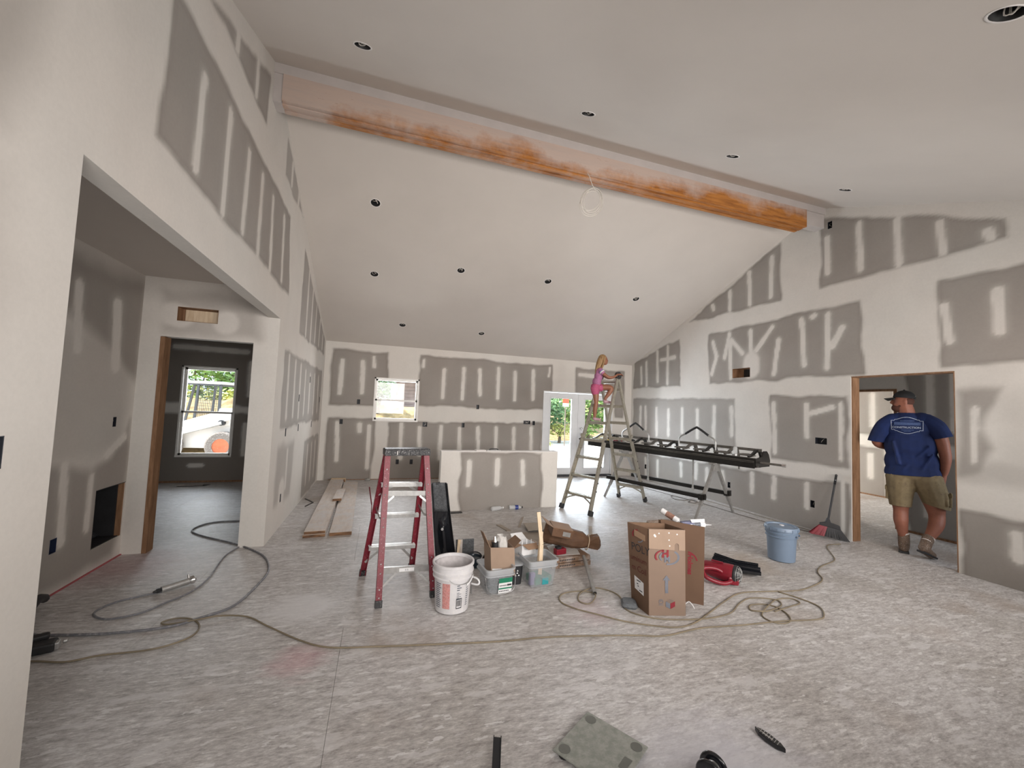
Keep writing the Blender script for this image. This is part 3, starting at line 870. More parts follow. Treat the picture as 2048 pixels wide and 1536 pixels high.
# low island wall
hw_pts = ([([(2.28, -.1), (2.28, .86), (3.60, .86), (3.60, -.1)], 1.0, .03)])
hwall = bpy.data.objects.new('wall_island', None); COL.objects.link(hwall); hwall['kind'] = 'structure'; hwall.location = (2.95, 6.12, 0)
o = wall('face', (0, 6.05, 0), (1, 0, 0), (0, -1, 0), 1.99, 3.87, 0, .87, .16, painter(hw_pts, [(2.42, .72, 2.41, .38, .04), (2.86, .74, 2.86, .40, .045), (3.27, .72, 3.29, .38, .04)], .03), step=.02)
o.parent = hwall; o.matrix_parent_inverse = Matrix.Translation((-2.95, -6.12, 0)); del o['kind']
mb = MB(); mb.b6(1.985, 3.875, 6.048, 6.215, .87, .882)
part('cap_drywall', mb, MAT['mud'], hwall)


# boxes, vent openings and can lights: each an object of its own
def wall_box(kind, loc, axis, hw, hh, label, cat, group=None, depth=.055, m=None, open_col=None):
    """five-sided box let into a wall; axis = direction into the wall"""
    t = thing(kind, label, cat, loc, 0, group)
    ax = Vector(axis); side = Vector((0, 1, 0)) if abs(ax.x) > .5 else Vector((1, 0, 0))
    c_ = Vector(loc); mb = MB(); up = Vector((0, 0, 1)); e = .003
    def slab(o0, sx_, sy_, sz_):
        # sizes along side / axis / up
        s_ = [0, 0, 0]
        for v, q in ((side, sx_), (ax, sy_), (up, sz_)):
            for k in range(3): s_[k] += abs(v[k]) * q
        mb.box(c_ + o0, s_)
    slab(ax * depth, 2 * hw, e, 2 * hh)
    for k in (-1, 1):
        slab(ax * (depth / 2 + .0) + side * k * (hw - e / 2), e, depth, 2 * hh)
        slab(ax * (depth / 2) + up * k * (hh - e / 2), 2 * hw, depth, e)
    part('housing', mb, m or MAT['black_box'], t)
    return t, side, up, ax, c_
def wires(t, c_, side, up, ax, hw, hh, n=2):
    mb = MB()
    for i in range(n):
        x = (random.random() - .5) * hw
        pts = [c_ + ax * .045 + side * x + up * (hh * .8), c_ + ax * .02 + side * (x + .01) + up * .01, c_ + ax * .03 + side * (-x) - up * hh * .4]
        mb.tube(spline(pts, 4), .0022, 5)
    part('wire', mb, MAT['cable_white'], t, kind='stuff')
MAT['cable_white'] = mat('white cable jacket', (0.62, 0.58, 0.52), 0.5)
lb = ['uppermost electrical box on the left wall beyond the entry opening', 'electrical box on the left wall, midway between the entry opening and the back corner', 'electrical box on the left wall close to the back corner, upper of the pair there',
      'electrical box at counter height on the left wall just past the entry opening', 'second counter-height electrical box along the left wall from the entry opening', 'third counter-height electrical box along the left wall, nearest the back corner',
      'low electrical box on the left wall in a round white mud patch', 'narrow electrical box on the near left wall beside the entry opening']
for (u, v, a, b_), l_ in zip(LEFT_BOX, lb):
    t, s_, up, ax, c_ = wall_box('electrical_box', (0, u, v), (-1, 0, 0), a, b_, l_, 'electrical box', 'electrical boxes on the left wall'); wires(t, c_, s_, up, ax, a, b_)
lb = ['electrical box on the back wall at upper left, left of the small window', 'electrical box on the back wall just below the mud band by the left corner', 'double electrical box on the back wall right below the small window corner', 'electrical box in the middle of the large upper grey patch on the back wall',
      'electrical box below the mud band in the middle of the back wall', 'wide electrical box on the back wall above the island wall, left of the glazed doors', 'single electrical box on the back wall directly beside the glazed doors', 'low electrical box seen through the red stepladder, left of two', 'low electrical box seen through the red stepladder, right of two']
for (u, v, a, b_), l_ in zip(BACK_BOX, lb):
    t, s_, up, ax, c_ = wall_box('electrical_box', (u, D, v), (0, 1, 0), a, b_, l_, 'electrical box', 'electrical boxes on the back wall')
    if a > .04: wires(t, c_, s_, up, ax, a, b_, 3)
lb = ['electrical box high on the right wall beside the end of the ridge beam', 'wide black electrical box on the right wall left of the doorway', 'low black electrical box on the right wall behind the broom', 'low electrical box on the right wall near the back corner, beneath the metal brake', 'low electrical box on the right wall beside the near trestle of the metal brake']
for (u, v, a, b_), l_ in zip(RIGHT_BOX, lb):
    t, s_, up, ax, c_ = wall_box('electrical_box', (W, u, v), (1, 0, 0), a, b_, l_, 'electrical box', 'electrical boxes on the right wall'); wires(t, c_, s_, up, ax, a, b_, 1)
t, s_, up, ax, c_ = wall_box('vent_opening', (W, (VENT_R[0] + VENT_R[2]) / 2, (VENT_R[1] + VENT_R[3]) / 2), (1, 0, 0), .181, .0825, 'rectangular duct opening cut in the right wall below a white half-round mud patch', 'vent', depth=.12, m=MAT['stud'])
part('duct', MB().b6(W + .118, W + .119, 5.30, 5.52, 2.26, 2.40), MAT['dark'], t)
t, s_, up, ax, c_ = wall_box('vent_opening', (-.7525, 4.94, 2.3875), (0, 1, 0), .1775, .0725, 'rectangular opening with exposed lumber above the entry doorway', 'vent', depth=.119, m=MAT['stud'])
part('board', MB().b6(-.90, -.58, 5.045, 5.056, 2.32, 2.452), MAT['pine'], t)
t, s_, up, ax, c_ = wall_box('electrical_box', (-1.22, 4.665, 1.29), (-1, 0, 0), .025, .045, 'electrical box at switch height on the entry nook wall', 'electrical box'); wires(t, c_, s_, up, ax, .025, .045, 2)
t, s_, up, ax, c_ = wall_box('electrical_box', (-1.22, 4.055, .375), (-1, 0, 0), .035, .055, 'low blue electrical box on the entry nook wall', 'electrical box', m=MAT['blue_box'])
# fireplace-like recess lined with black plastic
t = thing('wall_recess', 'square recess in the entry nook wall lined with crumpled black plastic', 'recess', (-1.22, 4.715, .19))
mb = MB(); e = .006
mb.b6(-1.60, -1.594, 4.50, 4.93, .19, .70).b6(-1.6, -1.22, 4.50, 4.506, .19, .70).b6(-1.6, -1.22, 4.50, 4.93, .694, .70)
part('cavity', mb, MAT['black_matt'], t)
part('side_stud', MB().b6(-1.265, -1.225, 4.912, 4.93, .19, .694), MAT['stud'], t)
part('side_lining', MB().b6(-1.594, -1.266, 4.90, 4.93, .19, .694), MAT['black_matt'], t)
part('floor_lining', MB().b6(-1.594, -1.23, 4.506, 4.90, .19, .197), MAT['black_matt'], t)
g_ = []
for i in range(14):
    r_ = []
    for j in range(14):
        a, b_ = i / 13, j / 13
        r_.append((-1.57 + .20 * (1 - a) ** 3 + .02 * math.sin(9 * b_ + 4 * a) + .012 * math.sin(23 * a * b_ + 3), 4.51 + .385 * b_, .205 + .47 * a ** .8 + .012 * math.sin(17 * b_)))
    g_.append(r_)
MAT['plastic_sheet'] = mat('black plastic sheeting', (0.02, 0.022, 0.026), 0.22, var=.3, scale=20)
part('plastic_lining', MB().sheet(g_, .003), MAT['plastic_sheet'], t, smooth=True)

MAT['can_in'] = mat('grey metal can', (0.10, 0.10, 0.10), 0.4, .7)
def can(x, y, label):
    z_ = float(top_gable(y)); sgn = -1 if y > RY else 1
    n = Vector((0, -sgn * -SL if False else (SL if y > RY else -SL), 1)).normalized()
    t = thing('recessed_light_can', label, 'light fixture', (x, y, z_), 0, 'recessed light cans in the vaulted ceiling')
    rot = Vector((0, 0, 1)).rotation_difference(n).to_matrix()
    part('housing', MB().lathe([(.058, .0), (.056, .15), (0, .15), ], (x, y, z_), 20, rot), MAT['can_in'], t, smooth='auto')
    part('rim', MB().lathe([(.058, -.001), (.066, -.003), (.070, .0), (.060, .003)], (x, y, z_), 24, rot), MAT['mud'], t, smooth=True)
    mb = MB(); b_ = Vector((x, y, z_))
    for k in range(3):
        a0 = random.random() * 6
        pts = [b_ + rot @ Vector((.03 * math.cos(a0), .03 * math.sin(a0), .12)), b_ + rot @ Vector((.035 * math.cos(a0 + 1), .035 * math.sin(a0 + 1), .03)), b_ + rot @ Vector((.03 * math.cos(a0 + 3), .03 * math.sin(a0 + 3), .01)), b_ + rot @ Vector((.02 * math.cos(a0 + 4), .02 * math.sin(a0 + 4), .09))]
        mb.tube(spline(pts, 5), .003, 6)
    part('wires', mb, MAT['cable_white'], t, smooth=True, kind='stuff')
lab = ['large dark can light hole in the back slope nearest the left end of the beam', 'can light in the second row of the back slope next to the left wall', 'can light second from the left wall in the back slope row', 'can light third from the left wall in the back slope row', 'can light in the back slope row closest to the right wall', 'small can light low on the back slope above the kitchen window', 'small can light low on the back slope, right of the kitchen window']
for (x, y), l_ in zip(CANS_B, lab): can(x, y, l_)
lab = ['can light in the front slope above the left part of the beam', 'can light second from the left along the front side of the beam', 'can light third from the left along the front side of the beam', 'can light along the front side of the beam closest to the right wall', 'large can light with hanging wiring high in the front slope, close overhead']
for (x, y), l_ in zip(CANS_F, lab): can(x, y, l_)

# coil of thin cable hanging from the beam
o = thing('cable_coil', 'coil of thin tan cable hanging from the middle of the ridge beam', 'cable', (3.25, 4.03, 4.27))
mb = MB(); mb.tube(spline([(3.20, 4.05, 4.30), (3.22, 4.03, 4.25), (3.25, 4.03, 4.18), (3.30, 4.03, 4.10)], 6), .004, 6)
part('lead', mb, MAT['cable_white'], o, smooth=True)
mb = MB()
for k, (rx, rz, ox, tz) in enumerate(((.135, .165, 0, 0), (.115, .150, .012, .02), (.125, .135, -.01, .03), (.15, .155, .01, -.01))):
    mb.tube([(3.265 + ox + rx * math.cos(a), 4.03 + .012 * k, 3.965 + tz + rz * math.sin(a + .3)) for a in np.linspace(0, 2 * PI, 29)[:-1]], .004, 6, closed=True)
part('loops', mb, MAT['cable_white'], o, smooth=True, kind='stuff')

# ------------------------------------------------------------------ small tools for the objects
V3 = Vector


def lerp(a, b_, t):
    return Vector(a) + (Vector(b_) - Vector(a)) * t


def text_obj(name, s, origin, ux, uy, size, material, parent, off=.0008, align='LEFT', bold=0.0, world=True):
    """lettering lying on a surface: ux along the line, uy up the letters"""
    cu = bpy.data.curves.new(name, 'FONT'); cu.body = s; cu.size = size; cu.align_x = align; cu.offset = bold
    cu.resolution_u = 3
    to = bpy.data.objects.new('tmp', cu); COL.objects.link(to)
    dg = bpy.context.evaluated_depsgraph_get(); dg.update()
    me = bpy.data.meshes.new_from_object(to.evaluated_get(dg))
    bpy.data.objects.remove(to, do_unlink=True)
    ux, uy = V3(ux).normalized(), V3(uy).normalized(); n = ux.cross(uy)
    M_ = Matrix((ux, uy, n)).transposed().to_4x4(); M_.translation = V3(origin) + n * off
    if world and parent is not None: M_ = root_matrix(parent).inverted() @ M_
    me.transform(M_); me.name = name; me.materials.clear()
    return link(name, me, material, parent)


def patch(mb, o, ux, uy, x0, x1, y0, y1, off=.0006):
    """thin printed rectangle on a surface"""
    ux, uy = V3(ux).normalized(), V3(uy).normalized(); n = ux.cross(uy)
    mb.prism([(x0, y0), (x1, y0), (x1, y1), (x0, y1)], V3(o), ux, uy, n, off)
    return mb


def flat(mb, o, ux, uy, poly, off=.0006):
    ux, uy = V3(ux).normalized(), V3(uy).normalized()
    mb.prism(poly, V3(o), ux, uy, ux.cross(uy), off)
    return mb


def arc_poly(cx, cy, r0, r1, a0, a1, n=16, sx=1, sy=1):
    A = [(cx + sx * r1 * math.cos(a), cy + sy * r1 * math.sin(a)) for a in np.linspace(a0, a1, n)]
    B = [(cx + sx * r0 * math.cos(a), cy + sy * r0 * math.sin(a)) for a in np.linspace(a1, a0, n)]
    return A + B


MAT['fibre'] = mat('red fibreglass', (0.17, 0.010, 0.022), 0.42, var=.15, scale=30, dust=.12, dustcol=(.55, .42, .42))
MAT['alu'] = mat('scuffed aluminium', (0.50, 0.50, 0.49), 0.38, .75, var=.15, scale=25, dust=.3)
MAT['alu_warm'] = mat('dusty aluminium', (0.40, 0.375, 0.31), 0.42, .6, var=.15, scale=22, dust=.35, dustcol=(.58, .55, .48))
MAT['cap_black'] = mat('scuffed black cap', (0.018, 0.018, 0.02), 0.5, var=.4, scale=30, dust=.25)
MAT['label_white'] = mat('white label', (0.78, 0.78, 0.78), 0.6, var=.05, scale=60)
MAT['ink_black'] = mat('black print', (0.03, 0.03, 0.035), 0.7)
MAT['ink_grey'] = mat('grey print', (0.16, 0.17, 0.20), 0.7)
MAT['ink_red'] = mat('red print', (0.24, 0.018, 0.03), 0.7)
MAT['ink_maroon'] = mat('maroon print', (0.10, 0.014, 0.014), 0.7)
MAT['mud_bucket'] = mat('white bucket smeared with mud', (0.66, 0.65, 0.66), 0.5, var=.06, scale=14, dust=.5, dustcol=(.74, .72, .70), bmp=.2)
MAT['wire'] = mat('steel wire', (0.45, 0.45, 0.45), 0.35, .9)

# ---- red stepladder
C0, A_, B_ = V3((1.33, 3.67, 0)), V3((.994, .11, 0)), V3((-.11, .994, 0))
t = thing('stepladder', 'red fibreglass stepladder with aluminium steps and a black top cap', 'ladder', (1.30, 3.68, 0))
NLt, NRt, FLt, FRt = [C0 + A_ * a + B_ * b_ + V3((0, 0, 1.12)) for a, b_ in ((-.165, -.05), (.165, -.05), (-.165, .05), (.165, .05))]
NL, NR, FL, FR = V3((1.158, 3.323, 0)), V3((1.585, 3.404, 0)), V3((1.019, 3.962, 0)), V3((1.453, 4.017, 0))
for f_, tp, up, wd in ((NL, NLt, B_, .046), (NR, NRt, B_, .046), (FL, FLt, -B_, .05), (FR, FRt, -B_, .05)):
    f2 = f_ + V3((0, 0, .012))
    mb = MB(); mb.channel(f2, tp, wd, .026, up, .006)
    r_ = part('rail', mb, MAT['fibre'], t)
    mb = MB(); mb.bar(f_ + V3((0, 0, .001)), lerp(f2, tp, .035), wd + .008, .034, up); part('foot', mb, MAT['cap_black'], r_)
    mb = MB()
    for q in (.05, .1, .2, .26, .5, .56, .72, .78, .9):
        c_ = lerp(f2, tp, q); nrm = (-up).normalized(); mb.cyl(c_ + nrm * .001, c_ + nrm * .006, .006, seg=8)
    part('rivet', mb, MAT['chrome'], r_, kind='stuff')
for k, (z0_, z1_) in enumerate(((.285, .265), (.58, .565), (.865, .855))):
    a = lerp(FL, FLt, z0_ / 1.12); b_ = lerp(FR, FRt, z1_ / 1.12)
    mb = MB(); d_ = (b_ - a).normalized()
    mb.bar(a + B_ * -.02, b_ + B_ * -.02, .085, .004, (0, 0, 1)); mb.bar(a - B_ * .06 - V3((0, 0, .014)), b_ - B_ * .06 - V3((0, 0, .014)), .004, .028, (0, 0, 1)); mb.bar(a + B_ * .02 - V3((0, 0, .014)), b_ + B_ * .02 - V3((0, 0, .014)), .004, .028, (0, 0, 1))
    for q in (-.045, -.03, -.015, 0.0): mb.bar(a + B_ * q + V3((0, 0, .0035)), b_ + B_ * q + V3((0, 0, .0035)), .004, .003, (0, 0, 1))
    part('step', mb, MAT['alu'], t)
    if k in (0, 2):
        mb = MB(); s_ = .10 if k == 0 else .05
        mb.bar(lerp(a, b_, .30) - V3((0, 0, .03)), lerp(FL, FLt, (z0_ - s_ - .06) / 1.12), .02, .004, B_); part('step_brace', mb, MAT['alu'], t)
        mb = MB(); mb.bar(lerp(a, b_, .70) - V3((0, 0, .03)), lerp(FR, FRt, (z1_ - s_ - .06) / 1.12), .02, .004, B_); part('step_brace', mb, MAT['alu'], t)
for z0_, z1_, hh, dz in ((.245, .215, .048, .13), (.815, .80, .038, .08)):
    a = lerp(NL, NLt, z0_ / 1.12) + B_ * .01; b_ = lerp(NR, NRt, z1_ / 1.12) + B_ * .01
    mb = MB(); mb.bar(a, b_, .004, hh, (0, 0, 1)); mb.bar(a + V3((0, 0, hh / 2)) + B_ * .01, b_ + V3((0, 0, hh / 2)) + B_ * .01, .02, .003, (0, 0, 1))
    cb = part('cross_brace', mb, MAT['alu'], t)
    mb = MB(); mb.bar(lerp(a, b_, .30 if dz > .1 else .2) - V3((0, 0, .02)), lerp(NL, NLt, (z0_ - dz) / 1.12) + B_ * .01, .016, .005, B_); part('diagonal_brace', mb, MAT['alu'], t); mb = MB(); mb.bar(lerp(a, b_, .70 if dz > .1 else .8) - V3((0, 0, .02)), lerp(NR, NRt, (z1_ - dz) / 1.12) + B_ * .01, .016, .005, B_)
    part('diagonal_brace', mb, MAT['alu'], t)
    if dz > .1:
        d_ = (b_ - a).normalized(); mb = MB(); patch(mb, lerp(a, b_, .5) - B_ * .0025, d_, (0, 0, 1), -.06, .06, -.014, .014); part('sticker', mb, MAT['label_white'], cb)
        text_obj('lettering', '4 ft', lerp(a, b_, .5) - B_ * .0025 - V3((0, 0, .008)), d_, (0, 0, 1), .022, MAT['ink_grey'], cb, .0012, 'CENTER')
for s0, s1, s0t, s1t in ((FL, NL, FLt, NLt), (FR, NR, FRt, NRt)):
    a, b_ = lerp(s0, s0t, .57), lerp(s1, s1t, .55); m_ = (a + b_) / 2 - V3((0, 0, .03))
    mb = MB(); mb.bar(a, m_, .004, .02, (0, 0, 1)); mb.bar(m_, b_, .004, .02, (0, 0, 1)); part('spreader', mb, MAT['alu'], t)
mb = MB(); c_ = C0 + V3((0, 0, 1.145)); Rm = Matrix.Rotation(math.atan2(.11, .994), 3, 'Z')
mb.box(c_, (.385, .15, .05), rot=Rm); mb.box(c_ + V3((0, 0, .028)), (.375, .13, .008), rot=Rm)
for k in (-.12, -.04, .04, .12): mb.box(c_ + A_ * k - B_ * .077, (.05, .006, .036), rot=Rm)
part('top_cap', mb, MAT['cap_black'], t, bevel=.006)
mb = MB(); mb.box(c_ - B_ * .0775 - A_ * .09, (.006, .003, .03), rot=Rm); part('mud_drip', mb, MAT['mud'], t)
# red rod leaning by the ladder's far rail and its silver hook
t = thing('red_rod', 'thin red rod standing against the back left rail of the red stepladder', 'rod', (1.02, 4.35, 0))
mb = MB(); mb.cyl((1.06, 4.5, .50), (1.03, 4.30, .72), .006, seg=8); mb.cyl((1.065, 4.55, 0), (1.06, 4.5, .5), .004, seg=6); part('rod', mb, MAT['fibre'], t)

# ---- tall multi-position aluminium ladder
H2, H1 = V3((4.835, 5.86, 2.155)), V3((4.70, 6.2, 2.155))
F1, F2, F3, F4 = V3((3.917, 5.96, 0)), V3((4.138, 5.421, 0)), V3((5.364, 6.552, 0)), V3((5.625, 6.123, 0))
t = thing('folding_ladder', 'tall dusty aluminium multi-position ladder standing open as an A-frame', 'ladder', (4.77, 6.0, 0))
for (fa, ha, fb, hb, sgn) in ((F1, H1, F2, H2, -1), (F3, H1, F4, H2, 1)):
    acr = (fb - fa).normalized(); mid = (ha + hb) / 2 - (fa + fb) / 2; nrm = acr.cross(mid).normalized()
    for f_, h_, s_ in ((fa, ha, 1), (fb, hb, -1)):
        z_ = lambda zz: lerp(f_, h_, zz / 2.155)
        inn = acr * s_ * .022
        mb = MB(); mb.bar(z_(.95) + inn, z_(2.13), .024, .062, nrm, .026, .06); r_ = part('inner_rail', mb, MAT['alu_warm'], t)
        mb = MB(); mb.channel(z_(.06), z_(1.16), .066, .026, acr * s_, .004); mb.bar(z_(1.13), z_(1.17), .034, .074, nrm)
        r2_ = part('outer_rail', mb, MAT['alu_warm'], t)
        mb = MB(); mb.bar(z_(.002), z_(.075), .05, .082, nrm); part('rubber_foot', mb, MAT['black_matt'], r2_, bevel=.008)
        mb = MB()
        for k in range(4): c_ = z_(.35 + .12 * k); mb.cyl(c_ - nrm * .03 * 1 - acr * s_ * .003, c_ - nrm * .03 - acr * s_ * .006, .012, seg=10)
        mb.cyl(z_(1.09) - acr * s_ * .03, z_(1.09) + acr * s_ * .0, .02, seg=12); mb.cyl(z_(1.09) - acr * s_ * .055, z_(1.09) - acr * s_ * .03, .009, .013, seg=10)
        part('lock_knob', mb, MAT['black_matt'], r2_, kind='stuff')
    for k in range(7):
        zz = .265 + .28 * k
        a, b_ = lerp(fa, ha, zz / 2.155), lerp(fb, hb, zz / 2.155)
        mb = MB()
        mb.bar(a, b_, .075, .004, (0, 0, 1)); mb.bar(a - V3((0, 0, .018)), b_ - V3((0, 0, .018)), .055, .034, (0, 0, 1))
        for q in (-.028, -.014, 0, .014, .028): mb.bar(a + nrm * q * .9 + V3((0, 0, .003)), b_ + nrm * q * .9 + V3((0, 0, .003)), .004, .004, (0, 0, 1))
        part('rung', mb, MAT['alu_warm'], t)
    a, b_ = lerp(fa, ha, .265 / 2.155), lerp(fb, hb, .265 / 2.155)
    a2, b2 = lerp(fa, ha, .12 / 2.155), lerp(fb, hb, .12 / 2.155)
    mb = MB()
    mb.tube(spline([a2, lerp(a, a2, .6) + acr * .06, lerp(a, b_, .34) - V3((0, 0, .035))], 5), .011, 8); part('curved_brace', mb, MAT['alu_warm'], t, smooth=True); mb = MB(); mb.tube(spline([b2, lerp(b_, b2, .6) - acr * .06, lerp(a, b_, .66) - V3((0, 0, .035))], 5), .011, 8)
    part('curved_brace', mb, MAT['alu_warm'], t, smooth=True)
for h_, s_ in ((H1, -1), (H2, 1)):
    acr = (H2 - H1).normalized(); c_ = h_ + V3((0, 0, .015))
    mb = MB(); mb.cyl(c_ - acr * .025, c_ + acr * .03, .062, seg=20); mb.cyl(c_ - acr * .03, c_ + acr * .045, .028, seg=14)
    part('hinge', mb, MAT['cap_black'], t, bevel=.004)
mb = MB(); mb.bar(H1 - V3((0, 0, .10)), H2 - V3((0, 0, .10)), .05, .035, (0, 0, 1)); part('hinge_bar', mb, MAT['alu_warm'], t)

# ---- sheet metal brake on trestles
R0, L0 = V3((6.25, 4.50, 0)), V3((5.36, 7.77, 0))
LB = (L0 - R0).length; bd = (L0 - R0).normalized(); bn = V3((-bd.y, bd.x, 0)) * -1      # bn points to the right wall
bn = V3((.965, .263, 0))
P3 = lambda s_, off, z: R0 + bd * s_ + bn * off + V3((0, 0, z))
MAT['brake_black'] = mat('black painted steel', (0.014, 0.013, 0.012), 0.35, .2, var=.3, scale=20)
MAT['brake_grey'] = mat('dusty grey steel', (0.15, 0.14, 0.125), 0.45, .5, var=.25, scale=18)
MAT['trestle'] = mat('grey galvanised leg', (0.33, 0.325, 0.31), 0.45, .4, var=.15, scale=20)
t = thing('sheet_metal_brake', 'long black sheet metal bending brake lying across two grey trestles', 'metal brake', (5.9, 6.1, 0))
def lbar(nm, off, z, wd, hh, m_, s0=0.0, s1=LB, tilt=None):
    mb = MB(); mb.bar(P3(s0, off, z), P3(s1, off, z), wd, hh, (0, 0, 1)); return part(nm, mb, m_, t)
lbar('bending_leaf', .015, .88, .03, .10, MAT['brake_black']); lbar('leaf_edge', .0, .934, .012, .008, MAT['brake_grey'])
lbar('leaf_edge', -.002, .915, .008, .006, MAT['brake_grey']); lbar('hinge_bar', .03, .955, .035, .03, MAT['brake_black'])
lbar('bed_plate', .08, .95, .06, .016, MAT['brake_black']); lbar('bed_edge', .045, .972, .012, .01, MAT['brake_grey'])
lbar('clamp_tube', .32, 1.075, .035, .04, MAT['brake_grey'], .05, LB - .1); lbar('rear_rail', .44, .90, .03, .05, MAT['brake_black'], .05, LB - .05)
lbar('bottom_rail', .22, .855, .05, .05, MAT['brake_black'], .02, LB - .02)
for k in range(10):
    s_ = .10 + k * (LB - .2) / 9
    # C-shaped casting, seen from the end: foot, back and arm reaching over the bed
    prof = [(.03, .86), (.46, .86), (.47, .95), (.43, 1.04), (.36, 1.085), (.27, 1.085), (.12, 1.01), (.045, .995), (.05, .978), (.15, .985), (.26, 1.04), (.36, 1.04), (.40, .97), (.36, .90), (.03, .90)]
    mb = MB(); mb.prism(prof, P3(s_ - .016, 0, 0), bn, (0, 0, 1), bd, .032); part('frame_arm', mb, MAT['brake_grey' if k % 2 else 'brake_black'], t)
    if k < 9:
        mb = MB(); s2 = s_ + .19
        mb.prism([(-.13, .0), (.13, .0), (.15, .03), (.05, .075), (-.02, .085), (-.15, .03)], P3(s2 - .1, .12, 1.0), bd, bn * .98 + V3((0, 0, .25)), bd.cross(bn), .012)
        part('clamp_shoe', mb, MAT['brake_grey'], t)
# end casting and drop handle bar
mb = MB(); mb.prism([(.03, .84), (.44, .84), (.46, .93), (.42, 1.02), (.36, 1.07), (.28, 1.07), (.22, .99), (.08, .97), (.03, .96)], P3(-.01, 0, 0), bn, (0, 0, 1), bd, .02); part('end_plate', mb, MAT['brake_black'], t)
mb = MB(); mb.cyl(P3(.05, .16, .91), P3(-.28, .20, .905), .016, seg=12); pb = part('pull_bar', mb, MAT['brake_grey'], t, smooth='auto')
mb = MB(); mb.cyl(P3(-.28, .20, .905), P3(-.33, .206, .904), .024, seg=12); part('pull_bar_end', mb, MAT['chrome'], pb, smooth='auto')
mb = MB(); mb.cyl(P3(.22, .02, .83), P3(.22, .02, .79), .012, seg=8); mb.cyl(P3(-.03, .06, .86), P3(.0, .06, .86), .012, seg=8); part('stop_pin', mb, MAT['brake_grey'], t, kind='stuff')
for s0_, s1_ in ((.70, 1.36), (2.0, 2.64)):
    z0_ = 1.03; w_ = s1_ - s0_
    pts = [P3(s0_, .22, .98), P3(s0_, .22, 1.13), P3(s0_ + .035, .22, 1.19), P3(s0_ + .12, .22, 1.235), P3(s0_ + w_ * .5 - .03, .22, 1.345), P3(s0_ + w_ * .5 + .03, .22, 1.345), P3(s1_ - .12, .22, 1.235), P3(s1_ - .035, .22, 1.19), P3(s1_, .22, 1.13), P3(s1_, .22, .98)]
    mb = MB(); mb.tube(spline(pts, 5), .014, 10); h_ = part('handle', mb, MAT['alu'], t, smooth=True)
    mb = MB(); mb.tube(spline(pts[3:7], 6), .019, 10); part('grip', mb, MAT['black_matt'], h_, smooth=True)
for ci, (cx_, cy_) in enumerate(((6.13, 5.08), (5.60, 6.74))):
    c_ = V3((cx_, cy_, 0)); ax = bn
    mb = MB(); mb.prism([(-.10, .70), (.10, .70), (.065, .82), (-.065, .82)], c_ - bd * .03, ax, (0, 0, 1), bd, .06); mb.bar(c_ - ax * .13 + V3((0, 0, .822)), c_ + ax * .13 + V3((0, 0, .822)), .09, .025, (0, 0, 1))
    tp = part('trestle_head', mb, MAT['trestle'], t, bevel=.004)
    for s_ in (-1, 1):
        top_ = c_ + ax * s_ * .06 + V3((0, 0, .76)); ft = c_ + ax * s_ * .53
        mb = MB(); mb.bar(top_, lerp(top_, ft, .72), .042, .042, bd); mb.bar(lerp(top_, ft, .6), ft + V3((0, 0, .005)), .03, .03, bd); part('leg', mb, MAT['trestle'], t)
    mb = MB(); mb.cyl(c_ - bd * .06 + V3((0, 0, .5)), c_ - bd * .06 + V3((0, 0, .62)), .004, seg=6)
a1, a2 = V3((6.13, 5.08, 0)), V3((5.60, 6.74, 0))
for s_ in (-1, 1):
    o_ = bn * s_ * .345 + V3((0, 0, .335)); mb = MB(); mb.bar(a1 + o_ - bd * .05, a2 + o_ + bd * .12, .05, .06, (0, 0, 1)); part('lower_rail', mb, MAT['brake_black'], t)
    mb = MB(); mb.box(a1 + o_ + bn * s_ * .01, (.10, .07, .085), rot=Matrix.Rotation(math.atan2(bn.y, bn.x), 3, 'Z')); mb.cyl(a1 + o_ + bn * s_ * .05, a1 + o_ + bn * s_ * .09, .012, seg=8); part('clamp', mb, MAT['brake_black'], t)
for s_ in (1.05, 1.95):
    mb = MB(); q = R0 + bd * s_ + bn * .16; mb.cyl(q + V3((0, 0, .33)), q + V3((0, 0, .86)), .014, seg=10); mb.cyl(q + V3((0, 0, .31)), q + V3((0, 0, .36)), .02, seg=10); part('strut', mb, MAT['trestle'], t, smooth='auto')
# jar on the brake
MAT['clear'] = mat('clear jar', (0.55, 0.55, 0.53), 0.12, var=.05)
mt, nt, p = new_mat('clear plastic'); p.inputs['Base Color'].default_value = (.80, .82, .82, 1); p.inputs['Roughness'].default_value = .18; p.inputs['Alpha'].default_value = .42
MAT['clear'] = mt
t = thing('plastic_bottle', 'clear upturned bottle standing on the near end of the black metal brake', 'bottle', P3(.33, .12, .957))
mb = MB(); mb.lathe([(0, 0), (.03, 0), (.036, .01), (.036, .035), (.030, .045), (.030, .13), (.022, .15), (0, .155)], P3(.33, .12, .957), 20); part('body', mb, MAT['clear'], t, smooth=True)
mb = MB(); mb.lathe([(.032, .002), (.0375, .004), (.0375, .04), (.032, .042)], P3(.33, .12, .957), 20); part('cap', mb, MAT['alu'], t, smooth='auto')
